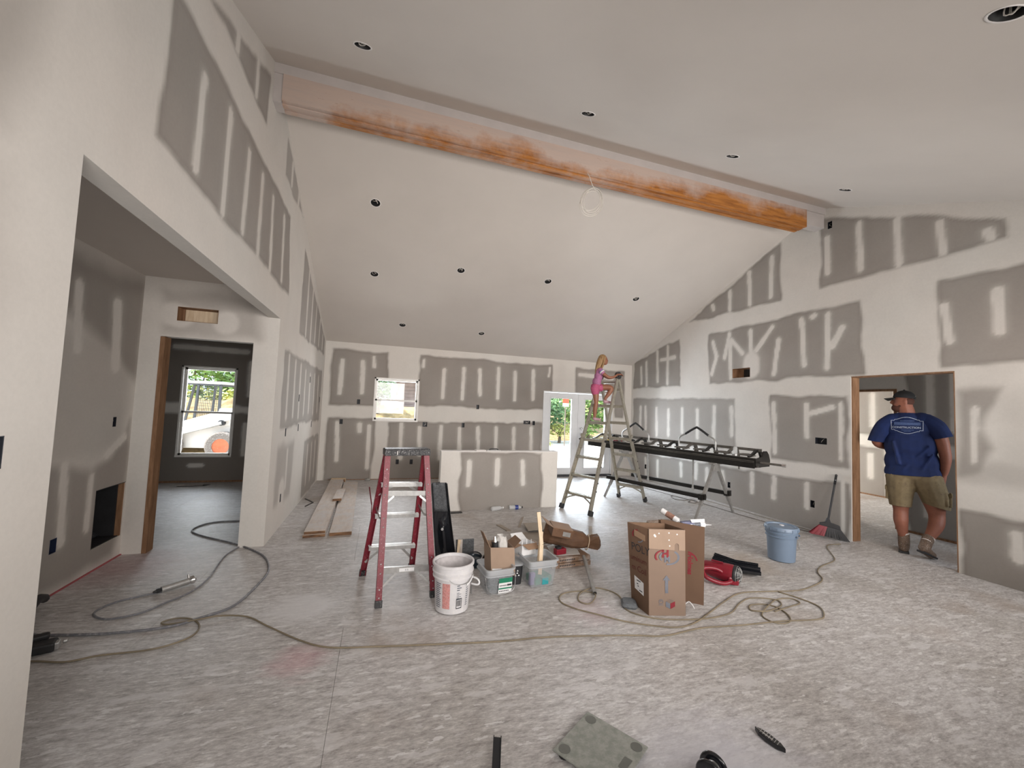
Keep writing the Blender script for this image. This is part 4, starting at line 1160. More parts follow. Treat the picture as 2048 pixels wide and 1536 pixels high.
# pliers and a rag of red on the far end of the brake
MAT['yellow'] = mat('yellow plastic', (0.55, 0.40, 0.06), 0.4)
t = thing('snips', 'red-handled snips lying on the far end of the metal brake', 'hand tool', P3(2.55, .12, .96))
for k in (-1, 1):
    mb = MB(); mb.tube(spline([P3(2.55, .12, .985), P3(2.62, .12 + k * .035, .99), P3(2.74, .12 + k * .045, .985)], 5), .012, 8); part('handle', mb, MAT['red_plastic'], t, smooth=True)
mb = MB(); mb.bar(P3(2.56, .12, .985), P3(2.45, .12, .975), .03, .012, (0, 0, 1), .008, .008); part('blade', mb, MAT['alu'], t)
t = thing('tape_gun', 'small yellow tool lying on a rung-high ledge beside the tall ladder', 'hand tool', P3(2.95, .10, .96))
mb = MB(); mb.box(P3(2.95, .10, .985), (.16, .07, .05), rz=1.2); mb.box(P3(3.02, .10, 1.02), (.05, .05, .05), rz=1.2); part('body', mb, MAT['yellow'], t, bevel=.01)

# ---- boards on the floor by the left wall
def board(name, label, c4, z0_, h_, rough_end=True, cat='board', group='boards laid by the left wall', m_=None):
    cx_ = sum(q[0] for q in c4) / 4; cy_ = sum(q[1] for q in c4) / 4
    t = thing(name, label, cat, (cx_, cy_, z0_), 0, group)
    mb = MB(); b0 = [V3((x, y, z0_)) for x, y in c4]; t0 = [v + V3((0, 0, h_)) for v in b0]
    mb.add(b0 + t0, [(3, 2, 1, 0), (4, 5, 6, 7), (0, 1, 5, 4), (1, 2, 6, 5), (2, 3, 7, 6), (3, 0, 4, 7)])
    part('plank', mb, m_ or MAT['board'], t, bevel=.003)
    mb = MB(); d_ = (b0[1] - b0[0]).normalized(); n = V3((d_.y, -d_.x, 0)); e = .002
    v = [b0[0] + n * .001 + d_ * e, b0[1] + n * .001 - d_ * e, b0[1] + n * .001 - d_ * e + V3((0, 0, h_ - .004)), b0[0] + n * .001 + d_ * e + V3((0, 0, h_ - .004))]
    v2 = [q + n * .003 for q in v]
    mb.add(v + v2, [(0, 1, 2, 3), (7, 6, 5, 4), (0, 4, 5, 1), (1, 5, 6, 2), (2, 6, 7, 3), (3, 7, 4, 0)]); part('end_grain', mb, MAT['board_end'], t)
board('board', 'lower of two stacked boards by the left wall, its dark sawn end showing', ((.335, 5.14), (.570, 5.16), (.505, 8.45), (.270, 8.44)), 0, .034)
board('board', 'upper of two stacked boards nearest the left wall', ((.345, 5.155), (.568, 5.172), (.500, 8.40), (.276, 8.39)), .034, .034)
board('board', 'single long board lying between the stacked boards and the red stepladder', ((.609, 5.163), (.853, 5.178), (.765, 8.30), (.525, 8.29)), 0, .04)
board('wood_offcut', 'short wood offcut lying across the gap between the two long boards', ((.49, 6.62), (.615, 6.64), (.615, 7.36), (.49, 7.34)), .068, .036, cat='offcut', group=None)
board('wood_offcut', 'yellow wood offcut at the far end of the boards against the back wall', ((.27, 8.46), (.53, 8.46), (.53, 8.62), (.27, 8.62)), 0, .06, cat='offcut', group=None, m_=MAT['pine'])
t = thing('metal_strip', 'thin dark bent metal strip on the floor between the left wall and the boards', 'metal strip', (.15, 6.87, 0))
mb = MB(); mb.bar((.05, 7.12, .006), (.20, 6.85, .006), .018, .008); mb.bar((.20, 6.85, .006), (.13, 6.62, .006), .018, .008); part('strip', mb, MAT['brake_black'], t)
t = thing('wooden_wedge', 'small grey scrap of metal against the foot of the back wall by the mud strip', 'scrap', (.93, 8.6, 0))
mb = MB(); mb.lathe([(0, 0), (.05, 0), (.055, .02), (.03, .045), (0, .05)], (.93, 8.6, 0), 12); part('scrap', mb, MAT['alu'], t, smooth='auto')

# ---- black trough leaning behind the ladder
t = thing('plastic_trough', 'tall glossy black plastic trough with raised edges leaning behind the red stepladder', 'trough', (1.84, 4.35, 0))
g_ = []; x0_, x1_ = 1.60, 1.757
vv_ = [0, .03, .05, .08] + list(np.linspace(.12, .88, 8)) + [.92, .95, .97, 1]
nrow = 22
for i in range(nrow):
    u = i / (nrow - 1); z_ = .80 - .79 * u
    yb = 4.04 + .05 * math.sin(u * 2.6) + .10 * u
    sx_ = .125 * u; wd = 1.0 + .33 * u
    bul = .07 * max(0, math.sin(max(0, (u - .45) / .55) * PI)) if u > .45 else 0
    row_ = []
    for j in range(16):
        v = vv_[j]; cx_ = (x0_ + x1_) / 2 + sx_; hw_ = (x1_ - x0_) / 2 * wd
        prof = -.025 if j in (0, 2, 13, 15) else (-.032 if j in (1, 14) else .004)
        arch = -bul * math.exp(-((v - .5) / .16) ** 2)
        row_.append((cx_ + (v - .5) * 2 * hw_, yb + prof * 1.3 + arch + .01 * math.sin(6 * v), z_))
    g_.append(row_)
part('shell', MB().sheet(g_, .006), MAT['black_gloss'], t, smooth='auto')
g2 = [[V3(q) + V3((0, -.003, 0)) for q in r_[4:12]] for r_ in g_[:9]]
MAT['scuffed_grey'] = mat('scuffed dusty black', (0.075, 0.08, 0.085), 0.7, var=.35, scale=35, dust=.45, dustcol=(.22, .22, .23))
part('dusty_face', MB().sheet(g2, .002), MAT['scuffed_grey'], t, smooth=True)
mb = MB(); mb.cyl((1.735, 4.05, .345), (1.735, 4.17, .34), .013, .016, seg=14); part('bolt', mb, MAT['chrome'], t, smooth='auto')
mb = MB(); mb.cyl((1.655, 4.05, .79), (1.69, 4.05, .80), .010, seg=10); part('knob', mb, MAT['black_matt'], t)

# ---- buckets
def bucket(name, label, loc, m_, h_=.365, r0=.128, r1=.150, lid=None, rz=0.0, inner=None):
    t = thing(name, label, 'bucket', loc, rz)
    k = h_ / .365
    prof = [(0, .004), (r0 - .01, .004), (r0, .010), (r0 + (r1 - r0) * .62, .25 * k), (r0 + (r1 - r0) * .64, .255 * k), (r1 + .006, .258 * k), (r1 + .006, .264 * k), (r1 - .003, .270 * k), (r1, .292 * k), (r1 + .010, .295 * k), (r1 + .010, .303 * k), (r1 + .002, .308 * k), (r1 + .003, .34 * k), (r1 + .012, .345 * k), (r1 + .012, .362 * k), (r1 + .004, .365 * k),
            (r1 - .003, .362 * k), (r1 - .008, .30 * k), (r0 - .004, .02), (0, .012)]
    part('body', MB().lathe(prof, (0, 0, 0), 40), m_, t, world=False, smooth='auto')
    return t
MAT['mud_in'] = mat('dried mud inside', (0.52, 0.49, 0.49), 0.85, var=.15, scale=20, bmp=.4)
bx, by = 1.70, 3.20
t = bucket('mud_bucket', 'open white joint compound bucket smeared with mud in front of the red stepladder', (bx, by, 0), MAT['mud_bucket'])
part('mud_lining', MB().lathe([(.139, .345), (.141, .30), (.124, .03), (0, .03)], (0, 0, 0), 36), MAT['mud_in'], t, world=False, smooth=True)
def cyl_patch(mb, r_at, a0, a1, z0_, z1_, n=8, off=.0012):
    g_ = []
    for i in range(2):
        z_ = z0_ + (z1_ - z0_) * i
        g_.append([((r_at(z_) + off) * math.cos(a), (r_at(z_) + off) * math.sin(a), z_) for a in np.linspace(a0, a1, n)])
    mb.sheet(g_); return mb
rb = lambda z_: .128 + .022 * .62 * z_ / .25
MAT['pink_print'] = mat('faded red print', (0.55, 0.22, 0.20), 0.6, var=.2, scale=60, dust=.5, dustcol=(.7, .62, .6))
fa = math.atan2(-3.20, 1.0847 - 1.70)          # direction of the camera seen from the bucket
mb = MB(); cyl_patch(mb, rb, fa - .55, fa - .12, .05, .235); part('print_block', mb, MAT['pink_print'], t, world=False)
mb = MB()
random.seed(3)
for i in range(13):
    a0 = fa - 1.05; cyl_patch(mb, rb, a0, a0 + .30 + random.random() * .12, .05 + i * .0145, .05 + i * .0145 + .007)
for i in range(3): cyl_patch(mb, rb, fa + .26, fa + .42 + .1 * (i % 2), .215 - i * .016, .223 - i * .016)
for i in range(6): cyl_patch(mb, rb, fa + .26, fa + .40 + .12 * (i % 2), .165 - i * .010, .169 - i * .010)
for i in range(9): cyl_patch(mb, rb, fa + .84, fa + .95 + random.random() * .08, .06 + i * .016, .067 + i * .016)
part('print', mb, MAT['ink_grey'], t, world=False, kind='stuff')
mb = MB()
for a0, a1, z0_, z1_ in ((.24, .27, .05, .125), (.55, .58, .05, .125), (.24, .58, .05, .056), (.24, .58, .119, .125)): cyl_patch(mb, rb, fa + a0, fa + a1, z0_, z1_)
for i in range(12): cyl_patch(mb, rb, fa + .29 + i * .02, fa + .29 + i * .02 + .010, .068, .112, 3)
part('barcode', mb, MAT['ink_black'], t, world=False, kind='stuff')
pts = [(.158 * math.cos(fa + a), .158 * math.sin(fa + a), z_) for a, z_ in ((-.15, .27), (.1, .245), (.4, .235), (.7, .235), (1.0, .25), (1.25, .275))]
part('bail', MB().tube(spline(pts, 6), .0022, 6), MAT['wire'], t, world=False, smooth=True)
mb = MB(); mb.tube(spline([(.158 * math.cos(fa + a), .158 * math.sin(fa + a), z_) for a, z_ in ((.75, .22), (1.0, .235), (1.3, .26))], 4), .006, 8); part('grip', mb, MAT['label_white'], t, world=False, smooth=True)
t = thing('paint_roller_handle', 'small white roller handle lying between the mud bucket and the clear bin', 'handle', (1.92, 3.36, 0))
mb = MB(); mb.tube(spline([(1.885, 3.40, .14), (1.90, 3.36, .15), (1.93, 3.33, .145), (1.945, 3.32, .12), (1.93, 3.325, .10), (1.885, 3.36, .10)], 5), .008, 8); part('frame', mb, MAT['label_white'], t, smooth=True)
mb = MB(); mb.cyl((1.90, 3.40, .0), (1.895, 3.40, .14), .006, seg=8); part('stem', mb, MAT['wire'], t)

MAT['blue_bucket'] = mat('pale blue bucket plastic', (0.175, 0.235, 0.32), 0.42, var=.05, scale=6)
bx, by = 5.43, 3.43
t = bucket('lidded_bucket', 'pale blue plastic bucket with its lid on, standing alone near the broom', (bx, by, 0), MAT['blue_bucket'], .37, .130, .150)
mb = MB(); mb.lathe([(0, .366), (.10, .366), (.125, .364), (.135, .358), (.140, .372), (.158, .376), (.163, .370), (.166, .335), (.160, .335)], (0, 0, 0), 40)
lid = part('lid', mb, MAT['blue_bucket'], t, world=False, smooth='auto')
mb = MB()
for k in range(14):
    a = 2 * PI * k / 14; mb.box((.166 * math.cos(a), .166 * math.sin(a), .348), (.006, .012, .026), rz=a)
part('lid_tab', mb, MAT['blue_bucket'], lid, world=False, kind='stuff')
mb = MB(); mb.lathe([(0, .3665), (.022, .3665), (.024, .372), (.014, .375), (0, .375)], (.03, .02, 0), 18); part('spout_plug', mb, MAT['label_white'], lid, world=False, smooth='auto')
fa = math.atan2(-3.43, 1.0847 - 5.43)
pts = [(.166 * math.cos(fa + a), .166 * math.sin(fa + a), z_) for a, z_ in ((1.0, .29), (1.05, .22), (1.2, .17), (1.42, .165), (1.6, .21), (1.62, .28))]
part('bail', MB().tube(spline(pts, 6), .0025, 6), MAT['wire'], t, world=False, smooth=True)
mb = MB()
for k in (1.0, 1.62): mb.lathe([(0, .0), (.012, 0), (.012, .006), (0, .008)], (.160 * math.cos(fa + k), .160 * math.sin(fa + k), .29), 10, Matrix.Rotation(PI / 2, 3, 'Y'))
part('ear', mb, MAT['blue_bucket'], t, world=False, kind='stuff')

# ---- clear storage tubs
mt, nt, p = new_mat('clear tub plastic'); p.inputs['Base Color'].default_value = (.50, .53, .55, 1); p.inputs['Roughness'].default_value = .22; p.inputs['Alpha'].default_value = .26
MAT['tub'] = mt
mt, nt, p = new_mat('clear tub rim'); p.inputs['Base Color'].default_value = (.50, .52, .54, 1); p.inputs['Roughness'].default_value = .3; p.inputs['Alpha'].default_value = .7
MAT['tub_rim'] = mt
MAT['green'] = mat('green label', (0.015, 0.20, 0.11), 0.5, var=.1, scale=40)
MAT['tin_dark'] = mat('dark hardware', (0.05, 0.055, 0.06), 0.4, .5, var=.5, scale=60)


def rrect(cx_, cy_, wx, wy, r, z_, n=5):
    out = []
    for sx_, sy_, a0 in ((1, 1, 0), (-1, 1, PI / 2), (-1, -1, PI), (1, -1, 1.5 * PI)):
        for k in range(n):
            a = a0 + PI / 2 * k / (n - 1)
            out.append((cx_ + sx_ * (wx / 2 - r) + r * math.cos(a), cy_ + sy_ * (wy / 2 - r) + r * math.sin(a), z_))
    return out


def loft(mb, rings, cap0=True, cap1=False):
    R_ = [[mb.b.verts.new(q) for q in r_] for r_ in rings]
    n = len(R_[0])
    for A, B in zip(R_, R_[1:]):
        for k in range(n): mb.b.faces.new((A[k], A[(k + 1) % n], B[(k + 1) % n], B[k]))
    if cap0: mb.b.faces.new(list(reversed(R_[0])))
    if cap1: mb.b.faces.new(R_[-1])
    return mb


def tub(label, loc, rz, wx=.26, wy=.26, h_=.20, col2=None):
    t = thing('storage_tub', label, 'plastic tub', loc, rz)
    mb = MB()
    loft(mb, [rrect(0, 0, wx * .80, wy * .80, .03, .004), rrect(0, 0, wx * .96, wy * .96, .035, h_ - .05), rrect(0, 0, wx * .94, wy * .94, .033, h_ - .05), rrect(0, 0, wx * .78, wy * .78, .028, .010)], False, True)
    part('shell', mb, MAT['tub'], t, world=False, smooth='auto')
    mb = MB()
    for z0_, z1_, e in ((h_ - .06, h_ - .048, .012), (h_ - .014, h_, .018)):
        loft(mb, [rrect(0, 0, wx * .95, wy * .95, .035, z0_), rrect(0, 0, wx + e, wy + e, .042, z0_ + .002), rrect(0, 0, wx + e, wy + e, .042, z1_), rrect(0, 0, wx * .95, wy * .95, .035, z1_), rrect(0, 0, wx * .95, wy * .95, .035, z0_)], False, False)
    loft(mb, [rrect(0, 0, wx * .96, wy * .96, .035, h_ - .05), rrect(0, 0, wx * .98, wy * .98, .035, h_ - .01)], False, False)
    part('rim', mb, MAT['tub_rim'], t, world=False, smooth='auto')
    return t


T1 = tub('clear plastic tub with green and white label holding a brown cardboard carton', (2.115, 3.435, 0), .10, .26, .27, .215)
mb = MB(); o = V3((2.115, 3.435, 0)); R1 = Matrix.Rotation(.10, 3, 'Z')
fx = R1 @ V3((1, 0, 0)); fy_ = R1 @ V3((0, 1, 0))
lo = o - fy_ * (.27 * .80 / 2 + .011 + .003); up_ = V3((0, 0, 1)) - fy_ * .135; up_.normalize()
lb = MB(); patch(lb, lo, fx, up_, -.02, .10, .015, .145); lab_ = part('label', lb, MAT['label_white'], T1)
lb = MB(); patch(lb, lo - fy_ * .001, fx, up_, -.02, .10, .105, .145); patch(lb, lo - fy_ * .001, fx, up_, -.02, .10, .050, .062); part('green_band', lb, MAT['green'], lab_, kind='stuff')
lb = MB(); patch(lb, lo - fy_ * .001, fx, up_, .055, .095, .075, .09)
for k in range(5): patch(lb, lo - fy_ * .001, fx, up_, -.012 + k * .013, -.003 + k * .013, .077, .086)
for k in range(6): patch(lb, lo - fy_ * .001, fx, up_, -.012 + k * .015, -.002 + k * .015, .030, .038)
part('print', lb, MAT['ink_black'], lab_, kind='stuff')
mb = MB(); mb.tube(spline([o + fx * q[0] - fy_ * (.118 + q[1]) + V3((0, 0, q[2])) for q in ((-.135, .0, .155), (-.12, .02, .06), (-.05, .02, .018), (.06, .02, .02), (.12, .02, .05), (.137, 0, .155))], 6), .003, 6); part('bail', mb, MAT['wire'], T1, smooth=True)
random.seed(11)
t = thing('hardware_pile', 'dark screws and small hardware filling the labelled clear tub', 'hardware', (2.115, 3.435, .012)); t['kind'] = 'stuff'
mb = MB()
for k in range(110):
    a = random.random() * 6; r_ = .085 * math.sqrt(random.random()); q = V3((2.115 + r_ * math.cos(a), 3.435 + r_ * math.sin(a), .018 + .05 * random.random()))
    d_ = V3((random.random() - .5, random.random() - .5, .4 * (random.random() - .5))).normalized() * .02; mb.cyl(q - d_, q + d_, .004, seg=5)
part('pieces', mb, MAT['tin_dark'], t, kind='stuff')

MAT['carton'] = mat('brown corrugated card', (0.30, 0.19, 0.12), 0.8, var=.07, scale=8)
MAT['carton_light'] = mat('light corrugated card', (0.33, 0.235, 0.17), 0.8, var=.06, scale=8)
MAT['carton_dark'] = mat('card inside', (0.17, 0.10, 0.06), 0.85, var=.1, scale=8)
MAT['kraft'] = mat('dark kraft paper', (0.15, 0.078, 0.042), 0.7, var=.18, scale=12, bmp=.2)


def carton(name, label, o, ux, uy, uz, sx_, sy_, sz_, m_, t=.004, cat='cardboard box', inside=True, walls=True):
    """open box: o is the lower front left corner, ux/uy/uz its axes"""
    ux, uy, uz = V3(ux).normalized(), V3(uy).normalized(), V3(uz).normalized(); o = V3(o)
    root = thing(name, label, cat, o + ux * sx_ / 2 + uy * sy_ / 2)
    M_ = Matrix((ux, uy, uz)).transposed()
    def slab(nm, x0_, x1_, y0_, y1_, z0_, z1_):
        mb = MB(); mb.box(o + ux * (x0_ + x1_) / 2 + uy * (y0_ + y1_) / 2 + uz * (z0_ + z1_) / 2, (x1_ - x0_, y1_ - y0_, z1_ - z0_), rot=M_); return part(nm, mb, m_, root)
    slab('side_panel', 0, sx_, 0, t, 0, sz_); slab('side_panel', 0, sx_, sy_ - t, sy_, 0, sz_); slab('side_panel', 0, t, t, sy_ - t, 0, sz_); slab('side_panel', sx_ - t, sx_, t, sy_ - t, 0, sz_); slab('bottom', 0, sx_, 0, sy_, 0, t)
    return root


# brown carton standing tilted in the first tub
cu = V3((.12, -.05, 1)).normalized(); cxv = V3((.985, .10, -.10)).normalized(); cyv = cu.cross(cxv).normalized()
co = V3((2.062, 3.375, .135))
t = carton('carton', 'brown carton with flaps up and a white shipping label, standing in the clear tub', co, cxv, cyv, V3((-.06, .05, 1)), .225, .17, .235, MAT['carton_light'])
cz = V3((-.06, .05, 1)).normalized()
mb = MB(); mb.prism([(0, 0), (.16, 0), (.13, .11), (.03, .13)], co + cz * .235, cyv, (cz * .9 - cxv * .38), -cxv, .004); part('flap', mb, MAT['carton'], t)
mb = MB(); mb.prism([(0, 0), (.16, 0), (.14, .10), (.01, .10)], co + cz * .235 + cxv * .225, cyv, (cz * .6 + cxv * .7), cxv, .004); part('flap', mb, MAT['carton_dark'], t)
mb = MB(); patch(mb, co + cxv * .01 - cyv * .001, cxv, cz, 0, .088, .01, .062); l_ = part('shipping_label', mb, MAT['label_white'], t)
mb = MB()
for k in range(10): patch(mb, co + cxv * .01 - cyv * .0022, cxv, cz, .006 + k * .0036, .0078 + k * .0036, .014, .027)
patch(mb, co + cxv * .01 - cyv * .0022, cxv, cz, .006, .044, .033, .037); patch(mb, co + cxv * .01 - cyv * .0022, cxv, cz, .062, .08, .016, .026); part('print', mb, MAT['ink_black'], l_, kind='stuff')
MAT['clear_bag'] = MAT['clear']
t = thing('plastic_bag', 'crumpled clear plastic bag sticking out of the brown carton', 'plastic bag', co + cz * .2 + cxv * .13 + cyv * .08)
g_ = []; random.seed(5)
for i in range(9):
    a = i / 8 * 2 * PI; g_.append([co + cxv * (.14 + (.06 - .02 * j / 6) * math.cos(a) + random.uniform(-.008, .008)) + cyv * (.08 + .05 * math.sin(a)) + cz * (.12 + .19 * j / 6 + random.uniform(-.008, .008)) for j in range(7)])
g_[-1] = g_[0]
MAT['bag_white'] = mat('cloudy plastic film', (0.62, 0.60, 0.57), 0.3, var=.1, scale=30)
part('film', MB().sheet(g_, .001), MAT['bag_white'], t)
t = thing('spray_can', 'black-and-chrome canister sticking out of the brown carton', 'can', co + cz * .02 + cxv * .07 + cyv * .08)
q = co + cz * .03 + cxv * .07 + cyv * .07
part('body', MB().cyl(q, q + cz * .23, .028, seg=16), MAT['black_matt'], t, smooth='auto'); part('nozzle', MB().cyl(q + cz * .23, q + cz * .275, .02, .009, seg=12), MAT['chrome'], t, smooth='auto')

T2 = tub('second clear tub on the right, greenish at the bottom, with wood laths leaning in it', (2.53, 3.49, 0), .06, .285, .275, .235)
t = thing('green_packet', 'small green and blue packets lying inside the right-hand clear tub', 'packet', (2.52, 3.48, .01)); mb = MB(); mb.box((2.54, 3.48, .045), (.18, .15, .06), rz=.3); part('packet', mb, MAT['green'], t, bevel=.006)
MAT['teal'] = mat('teal card', (0.03, 0.30, 0.33), 0.4); mb = MB(); mb.box((2.56, 3.385, .05), (.06, .02, .055), rz=.1); part('card', mb, MAT['teal'], t)
MAT['violet'] = mat('violet print', (0.22, 0.17, 0.36), 0.5); mb = MB(); mb.box((2.45, 3.42, .065), (.05, .03, .10), rz=.2); part('card', mb, MAT['violet'], t)
# white carton resting on the second tub's far-left rim
wo = V3((2.395, 3.555, .212)); wx_ = V3((.93, .30, -.06)).normalized(); wz = V3((.03, .02, 1)).normalized(); wy_ = wz.cross(wx_).normalized(); wx_ = wy_.cross(wz)
t = carton('carton', 'open white carton with brown flaps and white tubes inside, resting behind the right tub', wo, wx_, wy_, wz, .165, .15, .10, MAT['label_white'])
mb = MB(); mb.prism([(0, 0), (.165, 0), (.15, .07), (.03, .07)], wo + wz * .10, wx_, (-wy_ * .85 - wz * .45), wz, .003); part('flap', mb, MAT['carton'], t)
mb = MB(); mb.prism([(0, 0), (.165, 0), (.15, .08), (.01, .08)], wo + wz * .10 + wy_ * .15, wx_, (wz * .6 + wy_ * .75), -wy_, .003); part('flap', mb, MAT['label_white'], t)
mb = MB(); mb.prism([(0, 0), (.15, 0), (.13, .08), (.02, .08)], wo + wz * .10, wy_, (-wx_ * .92 - wz * .35), -wx_, .003); part('flap', mb, MAT['carton'], t)
mb = MB(); mb.prism([(0, 0), (.15, 0), (.13, .09), (.02, .09)], wo + wz * .10 + wx_ * .165, wy_, (wx_ * .94 - wz * .25), -wx_, .003); part('flap', mb, MAT['carton_light'], t)
for k in range(5):
    q = wo + wx_ * (.035 + .027 * k) + wy_ * (.05 + .03 * (k % 2)) + wz * .005
    o_ = part('tube', MB().cyl(q, q + wz * (.105 + .012 * (k % 3)), .005, seg=8), MAT['label_white'])
    tag(o_, 'thin white tube standing in the open white carton', 'tube', 'white tubes in the open carton')
# dark plastic container between the tubs
t = thing('black_container', 'black plastic container with a grey lid between the two clear tubs', 'container', (2.33, 3.56, 0))
mb = MB(); loft(mb, [rrect(2.325, 3.57, .10, .20, .03, .002), rrect(2.325, 3.57, .12, .22, .03, .165)], True, True); part('body', mb, MAT['black_matt'], t, smooth='auto')
mb = MB(); loft(mb, [rrect(2.325, 3.57, .13, .225, .03, .166), rrect(2.325, 3.57, .13, .225, .03, .178), rrect(2.325, 3.57, .11, .20, .03, .184)], True, True); part('lid', mb, MAT['tub_rim'], t, smooth='auto')
mb = MB()
for q in ((2.325, .10), (2.31, .08), (2.34, .08), (2.328, .12)): mb.prism([(-.008, 0), (.008, 0), (0, .014)], (q[0], 3.462, q[1]), (1, 0, 0), (0, 0, 1), (0, -1, 0), .002)
part('emblem', mb, MAT['label_white'], t, kind='stuff')
# stakes
for pts, l_ in ((((2.515, 3.40, .10), (2.56, 3.49, .33), (2.54, 3.54, .61)), 'long pale wood lath standing up out of the right-hand clear tub'), (((2.53, 3.47, .12), (2.60, 3.60, .41)), 'shorter wood lath crossing behind the long one in the right-hand tub')):
    t = thing('wood_lath', l_, 'wood lath', pts[0]); mb = MB()
    for a, b_ in zip(pts, pts[1:]): mb.bar(a, b_, .036, .012, (0, -1, .2))
    part('lath', mb, MAT['pine'], t, bevel=.002)

# ---- things behind the mud bucket
t = thing('dark_tile', 'square dark grey tile standing upright behind the mud bucket', 'tile', (1.99, 4.14, 0)); mb = MB(); mb.box((1.985, 4.12, .108), (.185, .012, .205), rot=Matrix.Rotation(-.10, 3, 'X')); mb.box((1.985, 4.15, .015), (.12, .04, .028)); part('slab', mb, MAT['scuffed_grey'], t)
t = thing('paint_brush', 'worn wooden-handled brush leaning up behind the mud bucket', 'brush', (1.90, 4.0, 0))
mb = MB(); mb.bar((1.885, 3.98, .09), (1.905, 4.02, .245), .022, .012, (0, -1, 0), .03, .016); part('handle', mb, MAT['pine'], t, bevel=.003); part('ferrule', MB().bar((1.878, 3.96, .0), (1.885, 3.98, .09), .03, .016, (0, -1, 0)), MAT['alu'], t)
t = thing('wood_shim', 'small wooden shim leaning beside the worn brush', 'shim', (1.93, 4.04, 0)); part('shim', MB().bar((1.928, 4.04, .0), (1.935, 4.08, .225), .028, .008, (0, -1, 0)), MAT['board'], t)
MAT['navy'] = mat('dark blue-black rubber', (0.02, 0.035, 0.05), 0.3, var=.2)
t = thing('dark_bucket', 'low dark blue-black bucket with a raised handle behind the mud bucket', 'bucket', (2.04, 3.96, 0)); mb = MB(); mb.lathe([(0, .003), (.065, .003), (.078, .088), (.084, .092), (.078, .096), (.073, .088), (.06, .01), (0, .01)], (2.04, 3.96, 0), 28); part('body', mb, MAT['navy'], t, smooth='auto')
part('bail', MB().tube([(2.04 + .078 * math.cos(a), 3.95, .09 + .05 * math.sin(a)) for a in np.linspace(0, PI, 14)], .007, 8), MAT['black_matt'], t, smooth=True); mb = MB(); mb.lathe([(0, .08), (.071, .08)], (2.04, 3.96, 0), 24); part('contents', mb, MAT['navy'], t)
t = thing('shop_lamp', 'round black and chrome clamp lamp beside the brown carton', 'lamp', (2.20, 3.98, 0)); Rx = Matrix.Rotation(-1.2, 3, 'X')
mb = MB(); mb.lathe([(.022, -.08), (.03, -.05), (.055, 0), (.075, .045), (.070, .045), (.05, 0), (0, -.02)], (2.20, 3.98, .085), 24, Rx @ Matrix.Rotation(PI, 3, 'X')); part('reflector', mb, MAT['black_matt'], t, smooth=True)
mb = MB(); mb.tube([V3((2.20, 3.94, .085)) + Rx @ V3((.07 * math.cos(a), .07 * math.sin(a), 0)) for a in np.linspace(0, 2 * PI, 21)[:-1]], .005, 6, closed=True); mb.tube([V3((2.225, 3.90, .10)) + V3((.035 * math.cos(a), 0, .06 * math.sin(a))) for a in np.linspace(0, 2 * PI, 15)[:-1]], .006, 6, closed=True); mb.cyl((2.20, 4.0, .0), (2.20, 4.0, .04), .02, seg=10); part('guard', mb, MAT['alu'], t, smooth=True)

# ---- cardboard sheets, crate and kraft paper bundle
def card(label, pts, z0_, h_=.005, m_=None, name='cardboard_sheet'):
    cx_ = sum(q[0] for q in pts) / len(pts); cy_ = sum(q[1] for q in pts) / len(pts)
    t = thing(name, label, 'cardboard', (cx_, cy_, z0_)); mb = MB(); mb.prism(pts, (0, 0, z0_), (1, 0, 0), (0, 1, 0), (0, 0, 1), h_); part('sheet', mb, m_ or MAT['carton'], t)
    return t
MAT['card_dusty'] = mat('dusty card', (0.38, 0.33, 0.275), 0.9, var=.12, scale=6)
card('flat piece of dusty cardboard lying behind the clear tubs, lowest of two', [(2.80, 4.60), (2.86, 4.86), (3.25, 4.86), (3.28, 4.50), (2.98, 4.42)], .001, .006, MAT['card_dusty'])
card('flat piece of dusty cardboard on top of the other behind the white carton', [(2.93, 4.80), (2.98, 5.12), (3.30, 5.10), (3.28, 4.82)], .04, .006, MAT['card_dusty'])
part_ = card('thin board scrap lying flat on the floor left of the cardboard pieces', [(2.64, 5.24), (2.70, 5.22), (2.76, 4.96), (2.70, 4.95)], .001, .01, MAT['card_dusty'])
card('narrow lath lying on the floor between the island wall and the cardboard', [(3.10, 5.52), (3.14, 5.55), (2.93, 5.10), (2.89, 5.08)], .001, .01, MAT['card_dusty'])
card('narrow lath lying on the floor right of the kraft paper bundle', [(3.86, 4.96), (3.90, 4.94), (3.62, 4.42), (3.58, 4.44)], .001, .008, MAT['card_dusty'])
MAT['crate'] = wood_mat('mud-spattered brown slab', (0.13, 0.075, 0.045), (0.30, 0.19, 0.12), 5, 'X', dirt=(.40, .34, .30))
for k, l_ in ((0, 'lower of two mud-spattered brown slabs under the kraft paper bundle'), (1, 'upper of two mud-spattered brown slabs under the kraft paper bundle')):
    t = thing('wooden_slab', l_, 'slab', (3.0, 3.85, .052 * k), 0, 'brown slabs stacked behind the clear tubs')
    mb = MB(); mb.box((2.98 - .01 * k, 3.93, .026 + .053 * k), (.44, .42, .046), rz=.06 + .03 * k); s_ = part('slab', mb, MAT['crate'], t, bevel=.004)
    mb = MB(); R1 = Matrix.Rotation(.06 + .03 * k, 3, 'Z')
    for i in range(9):
        mb.box(V3((2.98 - .01 * k, 3.93, .028 + .053 * k)) + R1 @ V3((-.13 + i * .02, -.2105, 0)), (.012, .001, .014), rot=R1)
    part('stamp', mb, MAT['ink_black'], t, kind='stuff')
card('rumpled sheet of clear film and paper lying on the upper brown slab', [(2.80, 3.78), (2.86, 4.05), (3.02, 4.12), (3.14, 3.90), (3.10, 3.76)], .107, .004, MAT['bag_white'], 'film_sheet')
